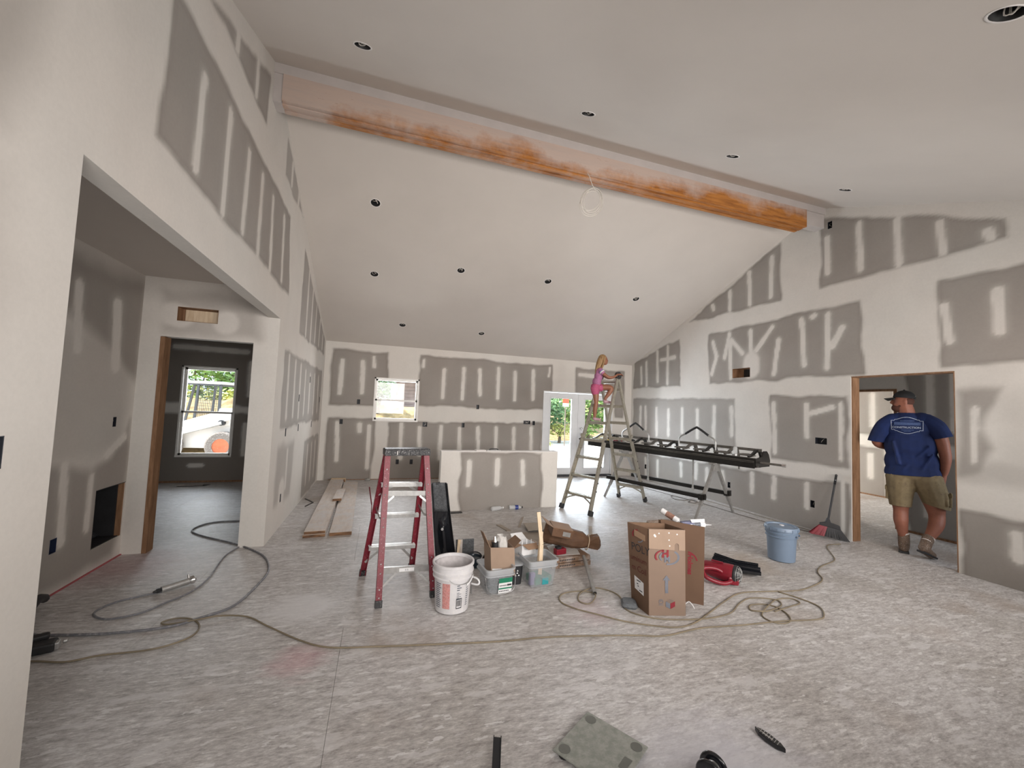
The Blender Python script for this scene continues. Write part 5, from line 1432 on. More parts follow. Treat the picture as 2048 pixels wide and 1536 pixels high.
t = thing('tape_measure', 'bright red tool case with a black top on the brown slabs', 'tool case', (2.90, 3.78, .11)); mb = MB(); mb.box((2.89, 3.79, .145), (.12, .06, .055), rz=.2); part('case', mb, MAT['red_plastic'], t, bevel=.006); mb = MB(); mb.box((2.87, 3.79, .182), (.05, .045, .02), rz=.2); part('latch', mb, MAT['black_matt'], t)
t = thing('kraft_bundle', 'crumpled dark brown kraft paper bundle tied with string', 'paper bundle', (3.12, 3.98, .105))
random.seed(9)
ax0, ax1 = V3((2.84, 4.10, .25)), V3((3.42, 3.93, .12)); dd = (ax1 - ax0).normalized(); s1 = dd.cross(V3((0, 0, 1))).normalized(); s2 = s1.cross(dd)
rings = []
for i, (f_, ra, rb_) in enumerate(((0, .02, .10), (.1, .085, .12), (.3, .11, .105), (.5, .12, .105), (.68, .105, .09), (.78, .07, .062), (.84, .082, .075), (.94, .11, .10), (1.0, .05, .05))):
    c_ = lerp(ax0, ax1, f_); ring = []
    for k in range(16):
        a = 2 * PI * k / 16; jit = 1 + random.uniform(-.07, .07) + (.16 * (k % 2) if f_ > .8 else 0)
        q = c_ + s1 * ra * math.cos(a) * jit + s2 * rb_ * math.sin(a) * jit
        q.z = max(q.z, .108); ring.append(q)
    rings.append(ring)
part('wrapping', loft(MB(), rings, True, True), MAT['kraft'], t)
c_ = lerp(ax0, ax1, .78); mb = MB(); mb.tube([V3((0, 0, 0)) + c_ + s1 * .084 * math.cos(a) + s2 * .076 * math.sin(a) for a in np.linspace(0, 2 * PI, 17)[:-1]], .005, 6, closed=True); part('string', mb, MAT['pine'], t, smooth=True)
# opened brown carton lying tilted on the bundle
ko = V3((2.82, 3.86, .285)); kx = V3((.96, -.20, -.10)).normalized(); kz = V3((.16, -.10, .95)).normalized(); ky = kz.cross(kx).normalized(); kx = ky.cross(kz)
t = carton('carton', 'dark brown carton lying tilted on the kraft paper bundle, white label on its end', ko - ky * .02, kx, ky, kz, .21, .20, .085, MAT['kraft'])
part('top_flap', MB().prism([(0, 0), (.21, 0), (.21, .20), (0, .20)], ko - ky * .02 + kz * .086, kx, ky, kz, .004), MAT['carton'], t)
part('side_flap', MB().prism([(0, 0), (.15, .02), (.17, .12), (-.01, .09)], ko - ky * .02 + kz * .085, ky, (-kx * .9 + kz * .35), kz, .004), MAT['carton'], t)
mb = MB(); patch(mb, ko - ky * .02 + kx * .2105, ky, kz, .012, .185, .008, .078, .002); l_ = part('label', mb, MAT['label_white'], t)
mb = MB(); patch(mb, ko - ky * .0205 + kx * .11 + kz * .02, kx, kz, 0, .08, .0, .045, .002); part('window_print', mb, MAT['alu'], t)
t = thing('steel_pipe', 'length of grey steel pipe leaning from the brown slabs down to the floor', 'pipe', (2.91, 3.13, 0)); mb = MB(); a, b_ = V3((2.912, 3.125, .02)), V3((3.10, 3.68, .115)); mb.tube([a, b_], .017, 14, caps=False); mb.tube([b_, a], .014, 14, caps=False); part('pipe', mb, MAT['trestle'], t, smooth='auto')
mb = MB(); mb.cyl(a + (b_ - a).normalized() * .01, b_, .0145, seg=12); part('bore', mb, MAT['dark'], t)

# ---- bottles lying at the foot of the island wall
for x, y, rz, ml, l_ in ((2.86, 5.97, .3, 'clear', 'clear plastic bottle lying at the foot of the island wall, left of two'), (3.16, 5.985, -.1, 'clear', 'clear plastic bottle with a blue label lying at the foot of the island wall')):
    t = thing('water_bottle', l_, 'bottle', (x, y, 0), rz); Ry = Matrix.Rotation(PI / 2, 3, 'Y')
    part('body', MB().lathe([(0, -.10), (.028, -.10), (.033, -.09), (.033, .04), (.014, .08), (.013, .095), (0, .095)], (0, 0, .034), 16, Ry), MAT['clear'], t, world=False, smooth=True)
    part('cap', MB().lathe([(0, .112), (.015, .112), (.015, .094), (0, .094)], (0, 0, .034), 12, Ry), MAT['label_white'] if rz > 0 else MAT['black_matt'], t, world=False)
    if rz < 0:
        MAT['blue_label'] = mat('blue label', (.02, .04, .22), .4); part('label', MB().lathe([(.0338, -.01), (.0338, .04)], (0, 0, .034), 16, Ry), MAT['blue_label'], t, world=False)
t = thing('metal_scrap', 'dark flat metal scrap at the left foot of the island wall', 'scrap', (2.20, 5.95, 0)); part('scrap', MB().box((2.16, 5.93, .008), (.30, .06, .014), rz=.05), MAT['brake_black'], t)
t = thing('trowel', 'small dark trowel lying on top of the island wall', 'trowel', (2.85, 6.12, .882)); mb = MB(); mb.box((2.80, 6.12, .889), (.22, .09, .006)); part('blade', mb, MAT['alu'], t); mb = MB(); mb.tube(spline([(2.74, 6.12, .895), (2.76, 6.12, .91), (2.86, 6.12, .91), (2.88, 6.12, .895)], 4), .008, 6); part('handle', mb, MAT['black_matt'], t)
t = thing('drywall_scrap', 'thin white drywall scrap lying on top of the island wall', 'scrap', (2.6, 6.13, .882)); part('scrap', MB().box((2.60, 6.13, .889), (.16, .10, .012), rz=.1), MAT['mud'], t)

# ---- tall printed carton
A0, B0 = V3((3.161, 2.728, 0)), V3((3.442, 2.655, 0)); C1 = V3((3.165, 2.955, 0)); Dk = V3((3.46, 2.90, 0))
A0t, B0t, C1t, Dkt = V3((3.137, 2.728, .665)), V3((3.416, 2.645, .665)), V3((3.058, 2.888, .675)), V3((3.40, 2.86, .655)); HT = .665
t = thing('tall_carton', 'tall open brown carton printed with a red and grey emblem and a grey arrow', 'cardboard box', (3.32, 2.83, 0))
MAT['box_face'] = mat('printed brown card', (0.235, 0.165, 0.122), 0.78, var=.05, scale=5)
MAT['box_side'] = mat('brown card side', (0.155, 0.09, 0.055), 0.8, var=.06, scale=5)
ux = (B0 - A0).normalized(); Z = V3((0, 0, 1)); nf = ux.cross(Z); Zf = V3((-.038, -.006, 1)).normalized(); nf = ux.cross(Zf).normalized()      # towards the camera
def panel(nm, a, b_, at_, bt_, m_, th=.004):
    g_ = [[lerp(lerp(a, b_, i / 6), lerp(at_, bt_, i / 6), .003 + .997 * j / 6) for i in range(7)] for j in range(7)]
    return part(nm, MB().sheet(g_, th), m_, t)
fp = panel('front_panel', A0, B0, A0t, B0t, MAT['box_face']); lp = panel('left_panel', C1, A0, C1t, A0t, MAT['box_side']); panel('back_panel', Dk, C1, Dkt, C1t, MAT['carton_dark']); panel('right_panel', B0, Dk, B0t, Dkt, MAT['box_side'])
def wrap_left(o_, off=.006):
    inv = root_matrix(t).inverted()
    for v in o_.data.vertices:
        s_, h_ = v.co.x / .23, v.co.z / .665
        p_ = lerp(lerp(C1, A0, s_), lerp(C1t, A0t, s_), h_)
        n_ = (lerp(A0, A0t, h_) - lerp(C1, C1t, h_)).cross(Z).normalized()
        v.co = inv @ (p_ + n_ * (off + max(0, -v.co.y)))
    o_.data.update()
    return o_

part('bottom', MB().prism([(A0.x, A0.y), (B0.x, B0.y), (Dk.x, Dk.y), (C1.x, C1.y)], (0, 0, .001), (1, 0, 0), (0, 1, 0), Z, .004), MAT['carton_dark'], t)
wd = (B0 - A0).length
mb = MB(); slot = [(.0, HT - .16), (wd, HT - .155), (wd, HT), (0, HT)]
mb.prism([(.0, HT - .150), (.205, HT - .158), (.205, HT - .12), (.211, HT - .108), (.222, HT - .103), (.233, HT - .108), (.239, HT - .12), (.239, HT - .158), (wd, HT - .160), (wd, HT - .002), (0, HT)], A0 + nf * .006, ux, Zf, nf, .005)
part('folded_flap', mb, MAT['carton_light'], t)
mb = MB()
for x, z_ in ((.045, .62), (.05, .612), (.08, .635), (.16, .64), (.16, .585), (.165, .54), (.225, .63)):
    mb.lathe([(0, 0), (.009 if x < .06 else .005, 0), (.006, .0015), (0, .002)], A0 + nf * .0115 + ux * x + Zf * z_, 8, Matrix((ux, Zf, nf)).transposed())
part('mud_spot', mb, MAT['mud'], t, kind='stuff')
pf = A0 + nf * .0065; emc = (.155, .455)
mb = MB()
flat(mb, pf, ux, Zf, arc_poly(emc[0] - .02, emc[1], .075, .088, 1.75, 3.7, 18, 1.0, .62)); part('emblem_arc', mb, MAT['ink_red'], fp)
mb = MB()
flat(mb, pf, ux, Zf, arc_poly(emc[0], emc[1] - .004, .074, .092, -1.75, .9, 22, 1.0, .66)); flat(mb, pf, ux, Zf, arc_poly(emc[0] - .008, emc[1] - .002, .052, .066, 1.9, 3.95, 14, 1.0, .62))
part('emblem_arc', mb, MAT['ink_grey'], fp)
text_obj('letter', 'H', pf + ux * .104 + Zf * .452, ux, Zf, .078, MAT['ink_red'], fp, .0006, bold=.004)
text_obj('letter', 'M', pf + ux * .122 + Zf * .414, ux, Zf, .062, MAT['ink_grey'], fp, .0012, bold=.003)
mb = MB(); flat(mb, pf, ux, Zf, [(.128, .175), (.152, .175), (.152, .290), (.128, .290)]); flat(mb, pf, ux, Zf, [(.112, .275), (.119, .270), (.140, .292), (.161, .270), (.168, .275), (.140, .312)]); part('arrow', mb, MAT['ink_grey'], fp, kind='stuff')
mb = MB(); flat(mb, pf, ux, Zf, arc_poly(.095, .110, .014, .018, 0, 2 * PI, 22)); flat(mb, pf, ux, Zf, arc_poly(.095, .110, .0, .008, .4, 3.0, 8)); flat(mb, pf, ux, Zf, [(.078, .083), (.112, .083), (.112, .087), (.078, .087)]); part('round_mark', mb, MAT['ink_grey'], fp, kind='stuff')
mb = MB(); cx_, cz_ = .168, .095
flat(mb, pf, ux, Zf, [(cx_ - .036, cz_ + .016), (cx_ - .002, cz_ + .001), (cx_ - .002, cz_ - .040), (cx_ - .036, cz_ - .022)])
for k in range(3):
    s_ = .012 * k; flat(mb, pf, ux, Zf, [(cx_ - .036 + s_, cz_ + .020 + s_ * .55), (cx_ - .028 + s_, cz_ + .016 + s_ * .55), (cx_ + .008 + s_, cz_ + .001 + s_ * .6 + .006), (cx_ + .0 + s_, cz_ + .008 + s_ * .55)])
part('cube_mark', mb, MAT['ink_grey'], fp, kind='stuff')
mb = MB(); flat(mb, pf, ux, Zf, [(cx_ + .002, cz_ + .001), (cx_ + .038, cz_ + .018), (cx_ + .038, cz_ - .020), (cx_ + .002, cz_ - .040)]); part('cube_mark', mb, MAT['ink_red'], fp)
# left side printing runs from the back corner to the front corner
EX, EZ = V3((1, 0, 0)), V3((0, 0, 1))
for w_, x_, z_, sz_, m_ in (('POLY', .035, .455, .088, 'ink_black'), ('uminum', .02, .375, .060, 'ink_maroon'), ('m Coil', .03, .295, .066, 'ink_maroon')):
    o_ = text_obj('lettering', w_, (x_, 0, z_), EX, EZ, sz_, MAT[m_], lp, 0, world=False); wrap_left(o_)
mb = MB(); flat(mb, (.12, 0, .585), EX, EZ, arc_poly(0, 0, .055, .066, 1.6, 3.6, 14, 1, .7), .001); wrap_left(part('emblem_arc', mb, MAT['ink_red'], lp, world=False))
mb = MB(); flat(mb, (.12, 0, .575), EX, EZ, arc_poly(0, 0, .050, .062, -1.6, -.1, 10, 1, .7), .001); wrap_left(part('emblem_arc', mb, MAT['ink_grey'], lp, world=False))
mb = MB(); flat(mb, (0, 0, 0), EX, EZ, [(.08, .575), (.20, .560), (.20, .605), (.08, .625)], .004); wrap_left(part('handle_flap', mb, MAT['carton'], t, world=False))
mb = MB(); flat(mb, (0, 0, 0), EX, EZ, [(.06, .145), (.175, .125), (.175, .225), (.06, .25)], .001); l_ = part('address_label', mb, MAT['label_white'], lp, world=False); wrap_left(l_)
mb = MB()
for z_, x0_, x1_ in ((.222, .09, .14), (.195, .09, .11), (.178, .10, .115), (.150, .12, .16)): flat(mb, (0, 0, 0), EX, EZ, [(x0_, z_ - .004), (x1_, z_ - .004), (x1_, z_ + .003), (x0_, z_ + .003)], .001)
wrap_left(part('print', mb, MAT['ink_black'], l_, world=False, kind='stuff'), .0075)
# flattened carton behind
t = thing('flattened_carton', 'flattened brown carton standing on edge behind the tall printed carton', 'cardboard box', (3.6, 2.88, 0))
S0, S1 = V3((3.47, 3.00, 0)), V3((3.725, 2.765, 0)); sd = (S1 - S0).normalized(); sn = sd.cross(Z)
sp = part('sheet', MB().prism([(0, .0), ((S1 - S0).length, 0), ((S1 - S0).length, .635), (0, .65)], S0, sd, Z, sn, .008), MAT['box_side'], t)
part('back_sheet', MB().prism([(0, 0), (.34, 0), (.34, .63), (0, .64)], S0 - sn * .012 - sd * .02, sd, Z, -sn, .006), MAT['carton_dark'], t)
ps = S0 + sn * .0085 + sd * ((S1 - S0).length)
text_obj('lettering', 'Holmes', ps - sd * .125 + Z * .40, -Z, sd, .055, MAT['ink_red'], sp, .0008, bold=.002)
mb = MB(); flat(mb, ps, sd, Z, arc_poly(-.13, .335, .070, .082, .2, 1.5, 12)); part('emblem_arc', mb, MAT['ink_red'], sp)
t = thing('white_zip_tie', 'small white strap poking out between the two standing cartons', 'strap', (3.46, 2.85, 0)); part('strap', MB().tube(spline([(3.50, 2.74, .03), (3.53, 2.72, .07), (3.55, 2.70, .05), (3.57, 2.70, .02)], 4), .004, 6), MAT['label_white'], t, smooth=True)
# rubbish-filled tub with tubes of caulk on top, behind the cartons
t = thing('brown_bin', 'dirty translucent brown bin behind the flattened carton', 'bin', (3.80, 3.30, 0))
MAT['brown_bin'] = mat('dirty translucent plastic', (0.26, 0.20, 0.16), 0.35, var=.25, scale=9, dust=.3)
mb = MB(); loft(mb, [rrect(3.80, 3.30, .24, .24, .05, .003), rrect(3.80, 3.30, .30, .29, .06, .48), rrect(3.80, 3.30, .33, .32, .06, .485), rrect(3.80, 3.30, .33, .32, .06, .505), rrect(3.80, 3.30, .29, .28, .06, .50), rrect(3.80, 3.30, .28, .27, .06, .42)], True, True); part('body', mb, MAT['brown_bin'], t, smooth='auto')
def tube_of(name, label, a, b_, r_, mbody, mtip, band=None, cat='caulk tube'):
    a, b_ = V3(a), V3(b_); d_ = (b_ - a).normalized(); t = thing(name, label, cat, (a + b_) / 2)
    part('cartridge', MB().cyl(a, b_, r_, seg=18), mbody, t, smooth='auto'); part('nozzle', MB().cyl(b_, b_ + d_ * .07, r_ * .45, .003, seg=10), mtip, t, smooth='auto')
    part('end_cap', MB().cyl(a - d_ * .004, a + d_ * .002, r_ * 1.05, seg=18), MAT['alu'], t, smooth='auto')
    if band: part('print_band', MB().tube([lerp(a, b_, .3), lerp(a, b_, .75)], r_ + .0008, 18, caps=False), band, t, smooth='auto')
MAT['caulk_print'] = mat('brown print band', (.25, .12, .08), .5, var=.5, scale=90, dust=.4)
tube_of('caulk_tube', 'caulk tube with brown print lying tilted on the bin behind the cartons', (3.80, 3.40, .61), (3.87, 3.25, .545), .027, MAT['label_white'], MAT['label_white'], MAT['caulk_print'])
MAT['dark_print'] = mat('dark print band', (.05, .06, .08), .4, var=.7, scale=120, dust=.5, dustcol=(.7, .7, .75))
tube_of('caulk_tube', 'caulk tube with dark print pointing towards the blue bucket', (3.90, 3.19, .53), (4.08, 3.14, .53), .025, MAT['label_white'], MAT['clear'], MAT['dark_print'])
t = thing('caulk_gun', 'steel-blue caulking gun lying among the tubes on the brown bin', 'caulking gun', (3.95, 3.2, .5)); MAT['gun'] = mat('blue grey paint', (.16, .17, .27), .4)
mb = MB(); mb.bar((3.86, 3.20, .53), (3.98, 3.17, .54), .05, .05, Z); part('cradle', mb, MAT['gun'], t, bevel=.008); part('sheet', MB().prism([(0, 0), (.14, .01), (.15, .05), (.0, .045)], (3.93, 3.14, .556), (.98, -.15, 0), (.1, .5, .5), Z, .003), MAT['label_white'], t)
part('trigger', MB().tube(spline([(3.80, 3.14, .53), (3.84, 3.07, .52), (3.88, 3.03, .48), (3.80, 3.03, .475)], 5), .004, 6), MAT['wire'], t, smooth=True)

# ---- red vacuum head / blower and black strips
t = thing('shop_blower', 'red blower lying on its side beside the cartons, round black grille facing out', 'power tool', (4.2, 3.1, 0))
ga = V3((4.345, 3.035, .085)); ax = V3((-.52, .855, .0)).normalized(); Rb = V3((0, 0, 1)).rotation_difference(-ax).to_matrix()
prof = [(0, -.30), (.045, -.30), (.065, -.26), (.075, -.18), (.082, -.10), (.085, -.03), (.080, 0), (0, 0)]
part('body', MB().lathe(prof, ga, 28, Rb), MAT['red_plastic'], t, smooth='auto')
mb = MB(); mb.lathe([(.082, -.01), (.086, .0), (.083, .012), (.070, .035), (.045, .05), (0, .055)], ga, 28, Rb); part('grille', mb, MAT['black_matt'], t, smooth=True)
mb = MB()
for r_, z_ in ((.022, .0535), (.040, .0515), (.056, .044), (.070, .0355), (.080, .02)):
    mb.tube([ga + Rb @ V3((r_ * math.cos(a), r_ * math.sin(a), z_)) for a in np.linspace(0, 2 * PI, 25)[:-1]], .0022, 5, closed=True)
for k in range(10):
    a = 2 * PI * k / 10 + .2; mb.tube([ga + Rb @ V3((r_ * math.cos(a + r_ * 5), r_ * math.sin(a + r_ * 5), z_ + .001)) for r_, z_ in ((.020, .054), (.040, .052), (.056, .0445), (.070, .036), (.081, .018))], .002, 5)
part('grille_bars', mb, MAT['alu'], t, smooth=True, kind='stuff')
MAT['red_dark'] = mat('dark red plastic', (0.20, 0.008, 0.02), 0.35)
mb = MB(); o_ = V3((4.185, 3.10, .06))
pts = [o_ + V3(q) for q in ((.10, -.09, -.02), (.0, -.075, -.035), (-.11, .0, .0), (-.10, .06, .055), (.0, .02, .065), (.07, -.03, .03), (.10, -.09, -.02))]
mb.tube(spline(pts, 5), .020, 8); part('handle', mb, MAT['red_plastic'], t, smooth=True)
mb = MB(); mb.box(o_ + V3((.115, -.085, -.015)), (.09, .06, .07), rz=-.6); part('switch_housing', mb, MAT['red_plastic'], t, bevel=.012)
for k in (-1, 1):
    mb = MB(); mb.box(ga + ax * .15 + V3((0, 0, .075)) + Rb @ V3((.025 * k, 0, 0)), (.10, .014, .012), rz=math.atan2(ax.y, ax.x)); part('vent_slot', mb, MAT['red_dark'], t)
mb = MB(); mb.tube(spline([ga + ax * .29, ga + ax * .36 + V3((0, 0, -.01)), ga + ax * .46 + V3((-.02, 0, -.02)), ga + ax * .56 + V3((-.06, 0, -.02))], 5), .055, 14)
part('hose_stub', mb, MAT['scuffed_grey'], t, smooth=True)
t = thing('wire_loop', 'thin wire loop on the floor just behind the flattened carton', 'wire', (4.05, 3.3, 0)); mb = MB(); mb.tube([(4.08 + .05 * math.cos(a), 3.38, .14 + .07 * math.sin(a)) for a in np.linspace(-2, 2.2, 14)], .002, 5); part('loop', mb, MAT['black_matt'], t)
random.seed(21)
for k in range(7):
    a = V3((4.42 + .035 * k, 3.40 + .028 * k, .016 + .026 * (k % 3))); b_ = V3((4.70 + .025 * k, 3.06 + .03 * k, .016 + .026 * ((k + 1) % 3)))
    mb = MB(); mb.channel(a, b_, .045, .024, Z, .004); o_ = part('plastic_strip', mb, MAT['black_gloss'])
    tag(o_, 'glossy black plastic channel strip in the loose bundle behind the red blower', 'plastic strip', 'black strips behind the red blower')

# ---- broom
t = thing('broom', 'angle broom with black handle and red and black bristles leaning on the right wall', 'broom', (6.75, 3.86, 0))
top_, hb_ = V3((7.03, 3.905, .825)), V3((6.83, 3.88, .225))
mb = MB(); mb.tube([hb_, top_], .0125, 12); hn = part('handle', mb, MAT['black_matt'], t, smooth='auto'); mb = MB(); mb.tube([lerp(hb_, top_, .80), top_ + (top_ - hb_).normalized() * .004], .015, 12); mb.ball(top_, .016); part('grip', mb, MAT['black_gloss'], hn, smooth=True)
sa = V3((.72, -.69, 0)).normalized(); sb = V3((.69, .72, 0))
mb = MB(); mb.prism([(-.09, .17), (.135, .135), (.125, .185), (.03, .215), (.012, .27), (-.012, .27), (-.03, .215), (-.09, .20)], hb_ - V3((0, 0, .225)) - sb * .02, sa, Z, sb, .04); part('head', mb, MAT['black_matt'], t, bevel=.006)
for nm, m_, u0_, u1_ in (('red_bristles', MAT['red_plastic'], 0, .36), ('black_bristles', MAT['black_matt'], .36, 1)):
    mb = MB(); nb = 60
    for i in range(nb):
        u = u0_ + (u1_ - u0_) * (i + .5) / nb
        for w_ in (-1, 0, 1):
            c_ = hb_ - V3((0, 0, .225)); tp = c_ + sa * (-.088 + .22 * u) + Z * (.175 - .035 * u) + sb * w_ * .012
            bt = c_ + sa * (-.20 + .42 * u + random.uniform(-.006, .006)) + Z * (.045 * (1 - u) + .004) + sb * (w_ * .03 + random.uniform(-.008, .008))
            mb.bar(tp, bt, .006, .004, sb, .006, .003)
    part(nm, mb, m_, t, kind='stuff', label=('red bristles' if u0_ == 0 else 'black bristles'))

# ---- cords and hose on the floor
MAT['hose'] = mat('grey air hose', (0.17, 0.17, 0.185), 0.5, var=.15, scale=9, dust=.4, dustcol=(.42, .42, .42))
MAT['cord'] = mat('dirty tan cord', (0.22, 0.18, 0.12), 0.6, var=.25, scale=5)
MAT['cord_grey'] = mat('dark dusty cord', (0.16, 0.14, 0.12), 0.6, var=.3, scale=6)
def cord(name, label, pts, r_, m_, per=6, lift=(), cat='cord', pn='cable'):
    P = [V3((x, y, r_ + .0005)) for x, y in pts]
    for i in lift: P[i].z += r_ * 2.2
    t = thing(name, label, cat, (P[0].x, P[0].y, 0)); part(pn, MB().tube(spline(P, per), r_, 8), m_, t, smooth=True); return t
cord('air_hose', 'long grey air hose curving from the entry doorway to the near left wall',
     [(-1.05, 3.51), (-.912, 3.438), (-.545, 3.36), (-.198, 3.354), (-.031, 3.439), (.136, 3.591), (.205, 3.973), (.207, 4.24), (.1, 4.572), (-.102, 4.853), (-.36, 5.109), (-.62, 5.32), (-.83, 5.52), (-.90, 5.68), (-.86, 5.85), (-.74, 5.95), (-.498, 5.955), (-.30, 5.95)], .0085, MAT['hose'], cat='hose', pn='tube')
cord('tool_cord', 'grey cord from the entry doorway looping round to the sprayer on the floor',
     [(-.20, 5.05), (-.235, 4.90), (-.271, 4.72), (-.26, 4.5), (-.225, 4.15), (-.26, 3.90), (-.36, 3.74), (-.451, 3.61), (-.588, 3.565), (-.68, 3.60), (-.745, 3.68), (-.738, 3.77), (-.68, 3.85), (-.559, 3.916), (-.47, 3.95)], .0065, MAT['hose'])
cord('extension_cord', 'long tan extension cord running from the near left wall across the open floor',
     [(-.95, 3.15), (-.734, 3.123), (-.554, 3.072), (-.409, 3.098), (-.19, 3.094), (-.07, 3.13), (.010, 3.21), (.005, 3.33), (-.08, 3.44), (-.18, 3.475), (-.25, 3.44), (-.20, 3.40), (-.019, 3.40), (.094, 3.42), (.27, 3.39), (.44, 3.22), (.682, 2.985), (.871, 2.86), (1.171, 2.797), (1.513, 2.735), (1.931, 2.665), (2.30, 2.63), (2.844, 2.515), (3.082, 2.45), (3.417, 2.47), (3.747, 2.43), (4.113, 2.40), (4.44, 2.35), (4.56, 2.38), (4.68, 2.50), (4.67, 2.64), (4.60, 2.80)], .0055, MAT['cord'], lift=(12, 13))
cord('extension_cord', 'tan cord winding from the broom around the tall carton into a tangle',
     [(6.742, 3.668), (6.55, 3.68), (6.40, 3.60), (6.25, 3.46), (6.033, 3.273), (5.75, 3.19), (5.58, 3.13), (5.44, 3.04), (5.326, 2.918), (5.14, 2.84), (4.814, 2.78), (4.5, 2.83), (4.218, 2.86), (3.937, 2.763), (3.665, 2.64), (3.44, 2.545), (3.273, 2.52), (3.108, 2.576), (2.923, 2.685), (2.755, 2.839), (2.64, 2.95), (2.575, 3.07), (2.606, 3.17), (2.696, 3.22), (2.83, 3.215), (2.91, 3.17), (2.90, 3.09), (2.83, 3.02), (2.763, 3.00), (2.73, 3.07), (2.803, 3.18), (2.943, 3.225), (3.06, 3.195), (3.11, 3.09), (3.085, 2.96), (3.035, 2.86), (3.07, 2.76), (3.195, 2.66), (3.43, 2.59), (3.636, 2.571), (3.84, 2.60), (4.03, 2.70), (4.20, 2.76), (4.34, 2.735), (4.43, 2.67), (4.362, 2.59), (4.185, 2.55), (4.08, 2.54), (4.04, 2.60), (4.113, 2.66), (4.229, 2.65), (4.30, 2.59), (4.28, 2.47), (4.202, 2.385), (4.10, 2.37), (4.04, 2.42), (4.065, 2.515), (4.26, 2.61), (4.45, 2.69), (4.585, 2.67), (4.58, 2.59), (4.427, 2.545), (4.22, 2.53)], .0055, MAT['cord'], lift=(26, 31, 47, 57, 61))
cord('thin_cord', 'thin dark cord along the foot of the right wall, tangled under the brake',
     [(6.95, 4.05), (6.80, 4.35), (6.66, 4.916), (6.616, 5.909), (6.53, 6.45), (6.40, 6.40), (6.337, 6.222), (6.45, 6.12), (6.62, 6.15), (6.66, 6.05), (6.50, 5.90), (6.42, 5.98), (6.56, 6.12), (6.50, 6.6), (6.44, 7.119), (6.40, 7.7)], .005, MAT['cord_grey'])
cord('thin_cord', 'thin pale cord lying right against the foot of the right wall', [(6.99, 4.0), (6.93, 4.6), (6.90, 5.5), (6.88, 6.3), (6.80, 7.2), (6.70, 8.0)], .004, MAT['cord'])
t = thing('foot_pouch', 'small grey fabric pouch on the floor at the left foot of the tall carton', 'pouch', (3.10, 2.90, 0)); mb = MB(); loft(mb, [rrect(0, 0, .11, .13, .03, .002), rrect(0, 0, .125, .15, .03, .02), rrect(0, 0, .10, .12, .03, .04), rrect(0, 0, .03, .04, .01, .045)], True, True)
mb.b.transform(Matrix.Translation((3.098, 2.90, 0)) @ Matrix.Rotation(-.5, 4, 'Z')); MAT['pouch'] = mat('grey fabric', (.13, .14, .15), .9, var=.2, scale=60); part('pouch', mb, MAT['pouch'], t, smooth='auto')

# ---- sprayer / air tool with clear cup at the end of the hose
t = thing('air_tool', 'silver and black air tool lying on the floor at the end of the looping cord', 'power tool', (-.40, 4.0, 0)); a, b_ = V3((-.47, 3.945, .026)), V3((-.335, 4.06, .034)); d_ = (b_ - a).normalized()
part('barrel', MB().cyl(a, b_, .024, .027, seg=14), MAT['alu'], t, smooth='auto'); part('collar', MB().tube([a - d_ * .05, a - d_ * .03, a - d_ * .028, a - d_ * .01, a], .014, 10, radii=[.008, .012, .017, .017, .012]), MAT['black_matt'], t, smooth='auto')
part('grip', MB().bar(lerp(a, b_, .1) + Z * .005 - d_.cross(Z) * -.012, lerp(a, b_, .9) + Z * .008 - d_.cross(Z) * -.014, .012, .02, Z), MAT['black_gloss'], t, bevel=.003); mb = MB(); mb.lathe([(.016, 0), (.03, .02), (.032, .035), (.018, .05), (0, .05)], b_, 14, Z.rotation_difference(d_).to_matrix()); mb.cyl(b_ + V3((0, 0, 0)), b_ + V3((-.01, .02, .045)), .008, seg=8); part('head', mb, MAT['chrome'], t, smooth='auto')
# plugs and black things behind the near left wall edge
t = thing('triple_tap', 'black triple outlet block with plugs on the floor by the near wall edge', 'outlet block', (-.74, 3.25, 0)); mb = MB(); mb.box((-.77, 3.22, .03), (.16, .09, .055), rz=.3); mb.box((-.80, 3.27, .065), (.10, .05, .035), rz=.5); part('block', mb, MAT['black_matt'], t, bevel=.012); mb = MB(); mb.box((-.69, 3.235, .03), (.03, .05, .04), rz=.3); mb.cyl((-.68, 3.27, .03), (-.66, 3.28, .03), .012, seg=8); part('plug', mb, MAT['alu'], t, bevel=.006)
t = thing('hose_reel', 'black hose coupling standing against the nook wall behind the near wall edge', 'coupling', (-1.0, 3.6, 0)); mb = MB(); mb.tube(spline([(-1.06, 3.50, .02), (-1.06, 3.58, .07), (-1.12, 3.78, .09), (-1.15, 3.90, .05)], 5), .03, 10); part('coupling', mb, MAT['black_matt'], t, smooth=True)

# ---- floor register in the far room
t = thing('floor_register', 'black duct opening in the floor below the far room window', 'vent', (-1.93, 8.42, 0)); mb = MB(); mb.prism([(-.22, -.06), (.16, -.07), (.24, .05), (-.14, .06)], (-1.90, 8.40, .001), (1, 0, 0), (0, 1, 0), Z, .006); part('grate', mb, MAT['black_matt'], t); mb = MB(); mb.bar((-2.12, 8.38, .010), (-1.75, 8.36, .012), .03, .006, Z); part('strip', mb, MAT['board'], t)

